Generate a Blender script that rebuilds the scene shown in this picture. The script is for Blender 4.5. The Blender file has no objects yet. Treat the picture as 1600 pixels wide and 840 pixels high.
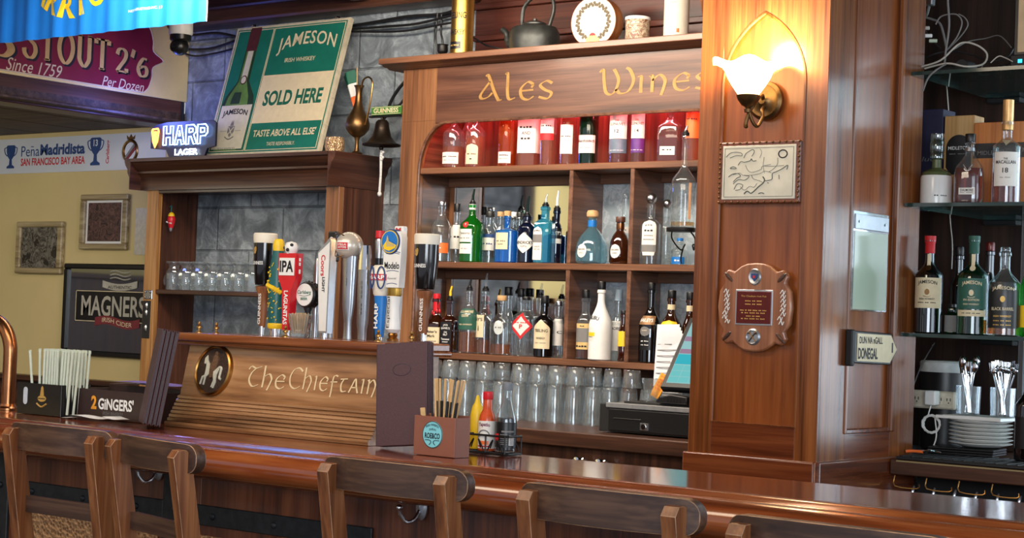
import bpy, math, random
import numpy as np
from mathutils import Vector, Matrix

random.seed(7)
SC = bpy.context.scene
COL = SC.collection
PI = math.pi

# ------------------------------------------------------------------ camera
CAM_H = 1.42
FPX = 2787.0
YAW, PITCH, ROLL = math.radians(37.9), math.radians(1.687), math.radians(2.171)
_F = np.array([-math.sin(YAW)*math.cos(PITCH), math.cos(YAW)*math.cos(PITCH), math.sin(PITCH)])
_R0 = np.array([math.cos(YAW), math.sin(YAW), 0.0])
_U0 = np.cross(_R0, _F)
_R = _R0*math.cos(ROLL)+_U0*math.sin(ROLL)
_U = -_R0*math.sin(ROLL)+_U0*math.cos(ROLL)
_C = np.array([0, 0, CAM_H])
cam = bpy.data.cameras.new('camera')
cam.sensor_width = 36.0
cam.lens = FPX/1600*36.0
cam.clip_start = 0.05
cam_o = bpy.data.objects.new('camera', cam)
COL.objects.link(cam_o)
cam_o.matrix_world = Matrix(((_R[0], _U[0], -_F[0], 0), (_R[1], _U[1], -_F[1], 0), (_R[2], _U[2], -_F[2], CAM_H), (0, 0, 0, 1)))
SC.camera = cam_o

# ------------------------------------------------------------------ light and exposure
SC.view_settings.view_transform = 'Standard'
SC.view_settings.look = 'None'
SC.view_settings.gamma = 1.0
SC.view_settings.use_curve_mapping = False
SC.view_settings.exposure = 0.36
SC.cycles.max_bounces = 10
SC.cycles.transparent_max_bounces = 32
SC.cycles.transmission_bounces = 8
SC.cycles.caustics_reflective = False
SC.cycles.caustics_refractive = False
SC.cycles.sample_clamp_indirect = 6.0
SC.cycles.use_denoising = True

W = bpy.data.worlds.new('daylight_world')
SC.world = W
W.use_nodes = True
W.node_tree.nodes['Background'].inputs['Color'].default_value = (0.80, 0.86, 1.0, 1)
W.node_tree.nodes['Background'].inputs['Strength'].default_value = 0.50

def area(name, loc, target, sx, sy, power, color, spread=PI):
    l = bpy.data.lights.new(name, 'AREA')
    l.shape = 'RECTANGLE'; l.size = sx; l.size_y = sy; l.energy = power; l.color = color; l.spread = spread
    o = bpy.data.objects.new(name, l); COL.objects.link(o)
    o.location = loc
    d = Vector(target)-Vector(loc)
    o.rotation_euler = d.to_track_quat('-Z', 'Y').to_euler()
    return o

def point(name, loc, power, color, r=0.03):
    l = bpy.data.lights.new(name, 'POINT')
    l.energy = power; l.color = color; l.shadow_soft_size = r
    o = bpy.data.objects.new(name, l); COL.objects.link(o); o.location = loc
    return o

# added unseen area lights: cool daylight fill near the camera, warm fill overhead
area('front_daylight_fill', (1.2, -1.6, 2.0), (-3.6, 5.2, 1.4), 3.0, 1.8, 150, (0.86, 0.93, 1.0))  # unseen cool light added behind the camera, no window modelled
area('side_daylight_fill', (2.4, 3.0, 2.0), (-3.0, 4.5, 1.3), 2.2, 1.6, 32, (0.82, 0.91, 1.0))  # unseen cool light added from the right, no window modelled
area('overhead_warm_fill', (-3.4, 2.3, 2.88), (-3.6, 3.6, 1.0), 2.4, 0.8, 46, (1.0, 0.80, 0.58))  # unseen warm light added over the customers' side
area('back_bar_fill', (-4.3, 4.55, 2.90), (-4.6, 5.9, 1.65), 2.8, 0.35, 105, (1.0, 0.86, 0.70))  # unseen light added to brighten the bottle shelves
area('alcove_fill', (-8.3, 3.6, 2.30), (-8.3, 6.0, 1.4), 1.6, 0.6, 20, (1.0, 0.90, 0.72))  # unseen light added to brighten the alcove
area('left_wall_fill', (-8.6, -0.8, 2.7), (-10.6, -1.6, 2.2), 1.6, 1.6, 90, (1.0, 0.92, 0.75))  # unseen light added to brighten the yellow wall reflected in the mirror
area('back_window_light', (-1.55, 6.02, 1.75), (-2.6, 5.0, 1.6), 1.1, 1.5, 26, (0.75, 0.87, 1.0))

def at(px, py, Y):
    """point on the plane y = Y seen at a pixel of the 1600x840 frame"""
    d = _F*FPX+_R*(px-800)-_U*(py-420)
    return _C+d*(Y/d[1])

def atz(px, py, Z):
    d = _F*FPX+_R*(px-800)-_U*(py-420)
    return _C+d*((Z-CAM_H)/d[2])

def atx(px, py, X):
    d = _F*FPX+_R*(px-800)-_U*(py-420)
    return _C+d*(X/d[0])

# ------------------------------------------------------------------ materials
def C(r, g, b):
    f = lambda c: (c/255/12.92) if c/255 <= 0.04045 else ((c/255+0.055)/1.055)**2.4
    return (f(r), f(g), f(b), 1.0)

def _new(name):
    m = bpy.data.materials.new(name); m.use_nodes = True
    nt = m.node_tree
    b = nt.nodes['Principled BSDF']
    return m, nt, b

def _coords(nt, scale=(1, 1, 1), rand=True):
    tc = nt.nodes.new('ShaderNodeTexCoord')
    mp = nt.nodes.new('ShaderNodeMapping')
    mp.inputs['Scale'].default_value = scale
    nt.links.new(tc.outputs['Object'], mp.inputs['Vector'])
    if rand:
        oi = nt.nodes.new('ShaderNodeObjectInfo')
        mul = nt.nodes.new('ShaderNodeMath'); mul.operation = 'MULTIPLY'; mul.inputs[1].default_value = 37.0
        nt.links.new(oi.outputs['Random'], mul.inputs[0])
        cb = nt.nodes.new('ShaderNodeCombineXYZ')
        for k in range(3): nt.links.new(mul.outputs[0], cb.inputs[k])
        nt.links.new(cb.outputs[0], mp.inputs['Location'])
    return mp.outputs['Vector']

def _ramp(nt, stops):
    r = nt.nodes.new('ShaderNodeValToRGB')
    e = r.color_ramp.elements
    while len(e) < len(stops): e.new(0.5)
    for k, (p, c) in enumerate(stops):
        e[k].position = p; e[k].color = c
    return r

def _noise(nt, vec, scale, detail=4, rough=0.55, dist=0.0):
    n = nt.nodes.new('ShaderNodeTexNoise')
    n.inputs['Scale'].default_value = scale; n.inputs['Detail'].default_value = detail
    n.inputs['Roughness'].default_value = rough; n.inputs['Distortion'].default_value = dist
    nt.links.new(vec, n.inputs['Vector'])
    return n.outputs['Fac']

def _bump(nt, b, h, strength, dist=0.002):
    bp = nt.nodes.new('ShaderNodeBump')
    bp.inputs['Strength'].default_value = strength; bp.inputs['Distance'].default_value = dist
    nt.links.new(h, bp.inputs['Height']); nt.links.new(bp.outputs['Normal'], b.inputs['Normal'])

def P(name, col, rough=0.5, metal=0.0, var=0.12, scale=40, bump=0.0, coat=0.0, spec=0.5):
    m, nt, b = _new(name)
    v = _coords(nt)
    n = _noise(nt, v, scale)
    lo = tuple(c*(1-var) for c in col[:3])+(1,)
    hi = tuple(min(1, c*(1+var)) for c in col[:3])+(1,)
    r = _ramp(nt, [(0.3, lo), (0.7, hi)])
    nt.links.new(n, r.inputs[0]); nt.links.new(r.outputs[0], b.inputs['Base Color'])
    b.inputs['Roughness'].default_value = rough; b.inputs['Metallic'].default_value = metal
    b.inputs['Coat Weight'].default_value = coat; b.inputs['Coat Roughness'].default_value = 0.08
    b.inputs['Specular IOR Level'].default_value = spec
    if bump: _bump(nt, b, n, bump)
    return m

def WOOD(name, dark, mid, light, axis='X', rough=0.38, coat=0.0, dens=1.0, bump=0.12):
    m, nt, b = _new(name)
    k = 26*dens
    sc = {'X': (1.1, k, k), 'Y': (k, 1.1, k), 'Z': (k, k, 1.1)}[axis]
    v = _coords(nt, sc)
    n1 = _noise(nt, v, 1.0, 5, 0.6, 0.35)
    sc2 = tuple(c*5.0 if c > 2 else c*3.5 for c in sc)
    v2 = _coords(nt, sc2)
    n2 = _noise(nt, v2, 1.0, 2, 0.5)
    mx = nt.nodes.new('ShaderNodeMath'); mx.operation = 'MULTIPLY_ADD'
    nt.links.new(n2, mx.inputs[0]); mx.inputs[1].default_value = 0.35
    nt.links.new(n1, mx.inputs[2])
    r = _ramp(nt, [(0.45, dark), (0.66, mid), (0.86, light)])
    nt.links.new(mx.outputs[0], r.inputs[0]); nt.links.new(r.outputs[0], b.inputs['Base Color'])
    b.inputs['Roughness'].default_value = rough
    b.inputs['Coat Weight'].default_value = coat; b.inputs['Coat Roughness'].default_value = 0.10
    _bump(nt, b, mx.outputs[0], bump, 0.001)
    return m

def GLASS(name, tint, haze=0.05, hazecol=(0.8, 0.85, 0.88, 1), edge=0.75, base=0.05, rough=0.04):
    """thin clear wall: see-through, with a rim that mirrors the room and a diffuse haze that makes it show brighter"""
    m, nt, b = _new(name)
    nt.nodes.remove(b)
    out = nt.nodes['Material Output']
    tr = nt.nodes.new('ShaderNodeBsdfTransparent')
    v = _coords(nt)
    n = _noise(nt, v, 25.0)
    rr = _ramp(nt, [(0.3, tuple(c*0.94 for c in tint[:3])+(1,)), (0.7, tint)])
    nt.links.new(n, rr.inputs[0]); nt.links.new(rr.outputs[0], tr.inputs['Color'])
    gl = nt.nodes.new('ShaderNodeBsdfGlossy'); gl.inputs['Roughness'].default_value = rough
    gl.inputs['Color'].default_value = (0.9, 0.95, 1, 1)
    df = nt.nodes.new('ShaderNodeBsdfDiffuse'); df.inputs['Color'].default_value = hazecol
    lw = nt.nodes.new('ShaderNodeLayerWeight'); lw.inputs['Blend'].default_value = 0.5
    pw = nt.nodes.new('ShaderNodeMath'); pw.operation = 'POWER'; pw.inputs[1].default_value = 2.4
    nt.links.new(lw.outputs['Facing'], pw.inputs[0])
    ma = nt.nodes.new('ShaderNodeMath'); ma.operation = 'MULTIPLY_ADD'
    nt.links.new(pw.outputs[0], ma.inputs[0]); ma.inputs[1].default_value = edge; ma.inputs[2].default_value = base
    m1 = nt.nodes.new('ShaderNodeMixShader'); m1.inputs[0].default_value = haze  # diffuse haze mixed in so the clear wall shows brighter
    nt.links.new(tr.outputs[0], m1.inputs[1]); nt.links.new(df.outputs[0], m1.inputs[2])
    m2 = nt.nodes.new('ShaderNodeMixShader')
    nt.links.new(ma.outputs[0], m2.inputs[0]); nt.links.new(m1.outputs[0], m2.inputs[1]); nt.links.new(gl.outputs[0], m2.inputs[2])
    nt.links.new(m2.outputs[0], out.inputs['Surface'])
    return m

def EMIT(name, col, strength):
    m, nt, b = _new(name)
    nt.nodes.remove(b)
    e = nt.nodes.new('ShaderNodeEmission'); e.inputs['Color'].default_value = col; e.inputs['Strength'].default_value = strength
    nt.links.new(e.outputs[0], nt.nodes['Material Output'].inputs['Surface'])
    return m

def BLOCKWALL(name):
    m, nt, b = _new(name)
    tc = nt.nodes.new('ShaderNodeTexCoord')
    sp = nt.nodes.new('ShaderNodeSeparateXYZ'); nt.links.new(tc.outputs['Object'], sp.inputs[0])
    cb = nt.nodes.new('ShaderNodeCombineXYZ')
    nt.links.new(sp.outputs['X'], cb.inputs['X']); nt.links.new(sp.outputs['Z'], cb.inputs['Y'])
    br = nt.nodes.new('ShaderNodeTexBrick')
    nt.links.new(cb.outputs[0], br.inputs['Vector'])
    br.inputs['Scale'].default_value = 1.0
    br.inputs['Brick Width'].default_value = 0.46; br.inputs['Row Height'].default_value = 0.215
    br.inputs['Mortar Size'].default_value = 0.006; br.inputs['Mortar Smooth'].default_value = 0.6
    br.inputs['Color1'].default_value = C(138, 146, 152); br.inputs['Color2'].default_value = C(152, 159, 164)
    br.inputs['Mortar'].default_value = C(120, 127, 132)
    n = _noise(nt, tc.outputs['Object'], 26.0, 8, 0.65)
    n2 = _noise(nt, tc.outputs['Object'], 7.0, 9, 0.68, 0.8)
    r = _ramp(nt, [(0.36, C(64, 70, 76)), (0.5, C(170, 176, 180)), (0.60, C(252, 253, 254))])
    nt.links.new(n2, r.inputs[0])
    mx = nt.nodes.new('ShaderNodeMix'); mx.data_type = 'RGBA'; mx.blend_type = 'OVERLAY'; mx.inputs[0].default_value = 0.55
    nt.links.new(br.outputs['Color'], mx.inputs[6]); nt.links.new(r.outputs[0], mx.inputs[7])
    nt.links.new(mx.outputs[2], b.inputs['Base Color'])
    ad = nt.nodes.new('ShaderNodeMath'); ad.operation = 'MULTIPLY_ADD'; ad.inputs[1].default_value = -1.2
    nt.links.new(br.outputs['Fac'], ad.inputs[0]); nt.links.new(n, ad.inputs[2])
    _bump(nt, b, ad.outputs[0], 0.8, 0.014)
    b.inputs['Roughness'].default_value = 0.5
    return m

def CELLS(name, dark, light, scale, rough=0.35, metal=0.8, bump=0.6):
    m, nt, b = _new(name)
    v = _coords(nt)
    vo = nt.nodes.new('ShaderNodeTexVoronoi'); vo.inputs['Scale'].default_value = scale
    nt.links.new(v, vo.inputs['Vector'])
    r = _ramp(nt, [(0.0, dark), (0.6, light)])
    nt.links.new(vo.outputs['Distance'], r.inputs[0]); nt.links.new(r.outputs[0], b.inputs['Base Color'])
    b.inputs['Roughness'].default_value = rough; b.inputs['Metallic'].default_value = metal
    _bump(nt, b, vo.outputs['Distance'], bump, 0.006)
    return m

def ENGRAVED(name, dark, light, scale, metal=0.5, rough=0.4, dist=1.5):
    m, nt, b = _new(name)
    v = _coords(nt)
    n = _noise(nt, v, scale, 6, 0.6, dist)
    r = _ramp(nt, [(0.40, dark), (0.48, light), (0.52, dark), (0.62, light)])
    nt.links.new(n, r.inputs[0]); nt.links.new(r.outputs[0], b.inputs['Base Color'])
    b.inputs['Roughness'].default_value = rough; b.inputs['Metallic'].default_value = metal
    _bump(nt, b, n, 0.6, 0.004)
    return m

M = {}
# woods
M['pillar'] = WOOD('varnished_pillar_oak', C(72, 36, 16), C(122, 68, 33), C(152, 92, 48), 'Z', 0.24, 0.2)
M['pillar_panel'] = WOOD('varnished_pillar_panel', C(92, 44, 18), C(132, 70, 32), C(152, 86, 43), 'Z', 0.24, 0.2, 0.6)
M['pillar_x'] = WOOD('varnished_pillar_rail', C(70, 30, 14), C(104, 50, 26), C(128, 68, 36), 'X', 0.24, 0.35)
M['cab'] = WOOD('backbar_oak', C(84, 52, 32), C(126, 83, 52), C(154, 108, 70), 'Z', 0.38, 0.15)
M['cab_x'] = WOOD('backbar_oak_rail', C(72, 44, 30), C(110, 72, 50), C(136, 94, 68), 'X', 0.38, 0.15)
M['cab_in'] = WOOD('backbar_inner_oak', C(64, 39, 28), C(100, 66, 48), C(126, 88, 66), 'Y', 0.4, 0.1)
M['frieze'] = WOOD('frieze_oak', C(62, 36, 26), C(92, 58, 42), C(116, 78, 58), 'X', 0.4, 0.1)
M['dark_x'] = WOOD('dark_stained_wood', C(38, 21, 14), C(68, 40, 27), C(92, 58, 40), 'X', 0.4, 0.1)
M['dark_z'] = WOOD('dark_stained_upright', C(42, 21, 13), C(76, 42, 27), C(100, 60, 41), 'Z', 0.4, 0.1)
M['post'] = WOOD('worn_golden_wood', C(104, 66, 32), C(158, 110, 60), C(190, 142, 84), 'Z', 0.45)
M['bar'] = WOOD('varnished_bar_mahogany', C(80, 30, 14), C(120, 52, 24), C(146, 74, 38), 'X', 0.16, 0.6, 0.5)
M['rail'] = WOOD('varnished_bar_rail', C(84, 38, 17), C(128, 62, 29), C(160, 92, 48), 'X', 0.18, 0.6, 0.5)
M['dark_y'] = WOOD('dark_stained_beam', C(46, 24, 18), C(76, 44, 32), C(96, 62, 46), 'Y', 0.42, 0.1)
M['pillar_y'] = WOOD('varnished_pillar_side_rail', C(70, 30, 14), C(104, 50, 26), C(128, 68, 36), 'Y', 0.24, 0.35)
M['darkboard'] = WOOD('near_black_board', C(22, 13, 10), C(44, 27, 20), C(62, 42, 32), 'Z', 0.5)
M['barfront'] = WOOD('bar_front_plank', C(58, 26, 14), C(92, 46, 24), C(118, 66, 38), 'Z', 0.4, 0.1)
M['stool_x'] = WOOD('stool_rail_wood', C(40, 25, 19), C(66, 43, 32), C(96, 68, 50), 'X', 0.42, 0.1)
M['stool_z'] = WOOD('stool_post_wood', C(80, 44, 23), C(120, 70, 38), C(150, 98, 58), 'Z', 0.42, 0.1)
M['tower'] = WOOD('carved_tap_oak', C(84, 52, 30), C(152, 108, 70), C(190, 146, 104), 'X', 0.36, 0.15, 0.5, 0.35)
M['tower_hi'] = WOOD('tap_tower_top_oak', C(96, 48, 22), C(142, 82, 44), C(166, 108, 66), 'X', 0.25, 0.3)
M['ceiling'] = WOOD('ceiling_plank', C(40, 30, 24), C(66, 50, 42), C(92, 72, 60), 'X', 0.6)
M['panel_red'] = WOOD('dark_red_boarding', C(48, 22, 16), C(78, 38, 28), C(98, 52, 40), 'X', 0.4, 0.1)
M['frame_gold'] = WOOD('bronze_frame_wood', C(104, 88, 58), C(150, 132, 94), C(184, 168, 128), 'X', 0.4)
M['drum_wood'] = WOOD('drum_hoop_wood', C(110, 58, 26), C(160, 96, 48), C(186, 124, 70), 'Z', 0.4)
M['box_wood'] = WOOD('orange_presentation_wood', C(150, 82, 34), C(188, 112, 52), C(206, 134, 70), 'Z', 0.35, 0.2)
M['tan_wood'] = WOOD('tan_presentation_wood', C(160, 116, 66), C(192, 150, 96), C(210, 172, 118), 'Z', 0.45)
M['plaque_wood'] = WOOD('walnut_plaque', C(108, 62, 38), C(146, 92, 62), C(168, 116, 84), 'Z', 0.3, 0.3)
# walls etc.
M['block'] = BLOCKWALL('painted_grey_block')
M['yellow'] = P('yellow_plaster', C(206, 186, 130), 0.75, 0, 0.05, 3.0, 0.05)
M['floor'] = P('dark_floor_tile', C(60, 48, 42), 0.5)
M['cream'] = P('cream_paint', C(222, 200, 138), 0.6, 0, 0.06, 8)
M['black'] = P('black_plastic', C(20, 20, 22), 0.35)
M['blackm'] = P('matt_black', C(24, 24, 25), 0.6)
M['softblack'] = P('black_iron', C(32, 31, 31), 0.42, 0.5, 0.25, 60, 0.2)
M['strap'] = P('black_strap_iron', C(44, 46, 48), 0.5, 0.5, 0.3, 40, 0.4)
M['white'] = P('white_enamel', C(232, 232, 228), 0.4, 0, 0.03)
M['paper'] = P('white_paper', C(226, 228, 232), 0.7, 0, 0.04)
M['label'] = P('white_label_paper', C(226, 222, 214), 0.6, 0, 0.03)
M['labelcream'] = P('cream_label_paper', C(222, 206, 170), 0.6, 0, 0.05)
M['ink'] = P('black_print', C(24, 24, 28), 0.6, 0, 0.05)
M['inkgrey'] = P('grey_print', C(120, 118, 116), 0.6, 0, 0.05)
M['inkwhite'] = P('white_print', C(236, 236, 232), 0.6, 0, 0.03)
M['inkgold'] = P('gold_print', C(214, 172, 92), 0.42, 0.35, 0.12)
M['inkred'] = P('red_print', C(196, 32, 38), 0.55, 0, 0.05)
M['inkblue'] = P('navy_print', C(30, 64, 118), 0.6, 0, 0.05)
M['inkgreen'] = P('green_print', C(18, 98, 76), 0.6, 0, 0.06)
M['red'] = P('red_plastic', C(206, 28, 40), 0.35, 0, 0.05)
M['yel'] = P('yellow_plastic', C(240, 200, 40), 0.4, 0, 0.05)
M['orange'] = P('orange_plastic', C(240, 112, 48), 0.45, 0, 0.06)
M['blue'] = P('blue_plastic', C(28, 116, 196), 0.4, 0, 0.05)
M['teal'] = P('teal_lacquer', C(24, 92, 92), 0.35, 0, 0.08)
M['brass'] = P('aged_brass', C(172, 128, 70), 0.3, 1.0, 0.18, 30)
M['brassdark'] = P('tarnished_brass', C(112, 84, 52), 0.36, 0.9, 0.25, 30)
M['friezegold'] = P('dull_frieze_gilding', C(164, 124, 64), 0.5, 0.15, 0.15)
M['gold'] = P('polished_gold_tube', C(206, 164, 80), 0.36, 1.0, 0.08)
M['copper'] = P('aged_copper', C(168, 112, 74), 0.28, 1.0, 0.15, 20)
M['steel'] = P('brushed_steel', C(190, 192, 196), 0.28, 1.0, 0.06)
M['chrome'] = P('chrome', C(214, 216, 220), 0.12, 1.0, 0.04)
M['silver'] = P('satin_silver', C(176, 180, 186), 0.34, 0.85, 0.08)
M['iron'] = P('old_kettle_iron', C(62, 64, 62), 0.42, 0.6, 0.3, 30, 0.4)
M['bronze'] = P('dark_bell_bronze', C(58, 48, 40), 0.35, 0.8, 0.25)
M['rope'] = P('white_rope', C(206, 206, 204), 0.8, 0, 0.1, 150, 0.5)
M['maroon'] = P('maroon_leatherette', C(78, 52, 56), 0.5, 0, 0.12, 220, 0.25)
M['maroondk'] = P('dark_maroon_leatherette', C(56, 44, 52), 0.45, 0, 0.12, 220, 0.25)
M['cork'] = P('natural_cork', C(198, 158, 110), 0.8, 0, 0.15, 90)
M['bamboo'] = P('pale_stirrer_wood', C(206, 168, 116), 0.7, 0, 0.12, 60)
M['cable'] = P('black_cable', C(26, 26, 28), 0.45)
M['cablegrey'] = P('grey_cable', C(190, 186, 176), 0.5)
M['china'] = P('white_china', C(226, 226, 222), 0.15, 0, 0.02)
M['stout'] = P('dark_stout', C(16, 10, 9), 0.12, 0, 0.1, 40, 0, 0.5)
M['foam'] = P('cream_beer_head', C(234, 226, 208), 0.5, 0, 0.03)
M['mirror'] = P('silvered_mirror', C(205, 210, 212), 0.04, 1.0, 0.03, 2.0)
M['hide'] = CELLS('hammered_copper', C(120, 84, 56), C(190, 146, 104), 90, 0.4, 0.5)
M['plastic_clear'] = GLASS('clear_plastic', (0.93, 0.95, 0.95, 1), 0.10)
# glass and drinks
M['g_clear'] = GLASS('clear_glass', (0.93, 0.96, 0.96, 1), 0.03)
M['g_pint'] = GLASS('pint_glass', (0.96, 0.98, 0.98, 1), 0.055, (0.85, 0.88, 0.9, 1), 0.85, 0.06)
M['g_shelf'] = GLASS('shelf_glass', (0.45, 0.62, 0.56, 1), 0.08, (0.12, 0.22, 0.2, 1), 0.5, 0.08)
M['g_green'] = GLASS('green_glass', (0.10, 0.60, 0.12, 1), 0.32, C(22, 120, 30), 0.5, 0.07)
M['g_dkgreen'] = GLASS('dark_green_glass', (0.10, 0.30, 0.14, 1), 0.35, C(14, 46, 24), 0.5, 0.07)
M['g_blue'] = GLASS('blue_glass', (0.16, 0.46, 0.85, 1), 0.38, C(20, 110, 205), 0.5, 0.07)
M['g_cyan'] = GLASS('pale_blue_glass', (0.34, 0.72, 0.88, 1), 0.34, C(40, 140, 180), 0.5, 0.07)
M['g_lightblue'] = GLASS('sky_blue_glass', (0.72, 0.90, 0.97, 1), 0.16, C(120, 180, 200), 0.6, 0.07)
M['g_navy'] = GLASS('navy_glass', (0.07, 0.10, 0.22, 1), 0.5, C(14, 22, 48), 0.5, 0.08)
M['g_black'] = GLASS('black_glass', (0.04, 0.03, 0.03, 1), 0.7, C(14, 12, 12), 0.5, 0.08)
M['g_brown'] = GLASS('brown_glass', (0.34, 0.15, 0.05, 1), 0.4, C(64, 28, 12), 0.5, 0.07)
M['g_amber'] = GLASS('amber_tinted_glass', (0.93, 0.72, 0.46, 1), 0.06, C(190, 110, 50), 0.6, 0.06)
M['whiskey'] = GLASS('whiskey_liquid', (0.90, 0.52, 0.18, 1), 0.14, C(200, 110, 40), 0.2, 0.03)
M['darkwhiskey'] = GLASS('dark_whiskey_liquid', (0.66, 0.24, 0.10, 1), 0.22, C(130, 50, 24), 0.2, 0.03)
M['soy'] = P('soy_sauce', C(14, 11, 12), 0.15, 0, 0.1)
M['hotsauce'] = P('red_hot_sauce', C(196, 74, 28), 0.25, 0, 0.15, 60)

# ------------------------------------------------------------------ mesh builder
class MB:
    def __init__(self):
        self.v = []; self.f = []; self.mi = []; self.mats = []
        self.X = None
    def _m(self, m):
        if m not in self.mats: self.mats.append(m)
        return self.mats.index(m)
    def add(self, vs, fs, m):
        b = len(self.v); k = self._m(m)
        if self.X is not None: vs = [self.X @ Vector(p) for p in vs]
        self.v.extend(tuple(p) for p in vs)
        for f in fs:
            self.f.append(tuple(b+i for i in f)); self.mi.append(k)
        return self
    def box(self, lo, hi, m, b=0.0):
        x0, y0, z0 = lo; x1, y1, z1 = hi
        b = min(b, (x1-x0)*0.45, (y1-y0)*0.45, (z1-z0)*0.45)
        if b <= 0:
            vs = [(x, y, z) for x in (x0, x1) for y in (y0, y1) for z in (z0, z1)]
            return self.add(vs, [(0, 1, 3, 2), (4, 6, 7, 5), (0, 4, 5, 1), (2, 3, 7, 6), (0, 2, 6, 4), (1, 5, 7, 3)], m)
        vs = []; idx = {}
        for i in (0, 1):
            for j in (0, 1):
                for k in (0, 1):
                    cx, cy, cz = (x0, x1)[i], (y0, y1)[j], (z0, z1)[k]
                    sx, sy, sz = (1, -1)[i]*b, (1, -1)[j]*b, (1, -1)[k]*b
                    idx[i, j, k] = len(vs)
                    vs += [(cx, cy+sy, cz+sz), (cx+sx, cy, cz+sz), (cx+sx, cy+sy, cz)]
        I = lambda i, j, k, a: idx[i, j, k]+a
        fs = []
        for s in (0, 1):
            fs.append((I(s, 0, 0, 0), I(s, 1, 0, 0), I(s, 1, 1, 0), I(s, 0, 1, 0)))
            fs.append((I(0, s, 0, 1), I(1, s, 0, 1), I(1, s, 1, 1), I(0, s, 1, 1)))
            fs.append((I(0, 0, s, 2), I(1, 0, s, 2), I(1, 1, s, 2), I(0, 1, s, 2)))
        for a in (0, 1):
            for c in (0, 1):
                fs.append((I(0, a, c, 1), I(1, a, c, 1), I(1, a, c, 2), I(0, a, c, 2)))
                fs.append((I(a, 0, c, 0), I(a, 1, c, 0), I(a, 1, c, 2), I(a, 0, c, 2)))
                fs.append((I(a, c, 0, 0), I(a, c, 1, 0), I(a, c, 1, 1), I(a, c, 0, 1)))
        for i in (0, 1):
            for j in (0, 1):
                for k in (0, 1):
                    fs.append((I(i, j, k, 0), I(i, j, k, 1), I(i, j, k, 2)))
        return self.add(vs, fs, m)
    def lathe(self, prof, m, seg=24, c=(0, 0, 0), cross=None, caps=True, a0=0.0, a1=2*PI, axis='Z'):
        vs = []; full = abs(a1-a0-2*PI) < 1e-6
        n = seg if full else seg+1
        for r, z in prof:
            for k in range(n):
                a = a0+(a1-a0)*k/seg
                ca, sa = math.cos(a), math.sin(a)
                if cross: ca, sa = cross(ca, sa)
                x, y = r*ca, r*sa
                if axis == 'Z': p = (c[0]+x, c[1]+y, c[2]+z)
                elif axis == 'Y': p = (c[0]+x, c[1]+z, c[2]+y)
                else: p = (c[0]+z, c[1]+x, c[2]+y)
                vs.append(p)
        fs = []
        for i in range(len(prof)-1):
            for k in range(seg):
                k2 = (k+1) % n
                fs.append((i*n+k, i*n+k2, (i+1)*n+k2, (i+1)*n+k))
        if caps and full:
            if prof[0][0] > 1e-5: fs.append(tuple(range(n))[::-1])
            if prof[-1][0] > 1e-5: fs.append(tuple((len(prof)-1)*n+k for k in range(n)))
        return self.add(vs, fs, m)
    def tube(self, pts, r, m, seg=8, closed=False, caps=True):
        pts = [Vector(p) for p in pts]; n = len(pts)
        rr = r if isinstance(r, (list, tuple)) else [r]*n
        vs = []; u = None
        for i in range(n):
            if closed: t = pts[(i+1) % n]-pts[i-1]
            else: t = pts[min(i+1, n-1)]-pts[max(i-1, 0)]
            if t.length < 1e-9: t = Vector((0, 0, 1))
            t.normalize()
            if u is None:
                u = t.orthogonal().normalized()
            else:
                u = u-t*u.dot(t)
                if u.length < 1e-6: u = t.orthogonal()
                u.normalize()
            w = t.cross(u)
            for k in range(seg):
                a = 2*PI*k/seg
                vs.append(pts[i]+(u*math.cos(a)+w*math.sin(a))*rr[i])
        fs = []
        for i in range(n if closed else n-1):
            j = (i+1) % n
            for k in range(seg):
                k2 = (k+1) % seg
                fs.append((i*seg+k, i*seg+k2, j*seg+k2, j*seg+k))
        if caps and not closed:
            fs.append(tuple(range(seg))[::-1]); fs.append(tuple((n-1)*seg+k for k in range(seg)))
        return self.add(vs, fs, m)
    def prism(self, poly, h, m, fn=None, h0=0.0):
        """polygon (u,v) thickened from h0 to h; fn maps (u, v, w) to a point, default x=u, y=-w, z=v"""
        fn = fn or (lambda u, v, w: (u, -w, v))
        n = len(poly)
        vs = [fn(u, v, h0) for u, v in poly]+[fn(u, v, h) for u, v in poly]
        fs = [tuple(range(n))[::-1], tuple(range(n, 2*n))]
        for k in range(n):
            k2 = (k+1) % n
            fs.append((k, k2, n+k2, n+k))
        return self.add(vs, fs, m)
    def extrude_x(self, poly, x0, x1, m):
        """profile polygon in (y, z) swept along x"""
        return self.prism(poly, x1-x0, m, lambda u, v, w: (x0+w, u, v))
    def sheet(self, fn, nu, nv, m):
        vs = [fn(i/nu, j/nv) for j in range(nv+1) for i in range(nu+1)]
        fs = [(j*(nu+1)+i, j*(nu+1)+i+1, (j+1)*(nu+1)+i+1, (j+1)*(nu+1)+i) for j in range(nv) for i in range(nu)]
        return self.add(vs, fs, m)
    def ball(self, c, r, m, seg=12, sq=(1, 1, 1)):
        nv = max(6, seg//2); vs = []; fs = []
        for j in range(nv+1):
            t = PI*j/nv
            for k in range(seg):
                a = 2*PI*k/seg
                vs.append((c[0]+r*sq[0]*math.sin(t)*math.cos(a), c[1]+r*sq[1]*math.sin(t)*math.sin(a), c[2]+r*sq[2]*math.cos(t)))
        for j in range(nv):
            for k in range(seg):
                k2 = (k+1) % seg
                fs.append((j*seg+k, j*seg+k2, (j+1)*seg+k2, (j+1)*seg+k))
        return self.add(vs, fs, m)
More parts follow.
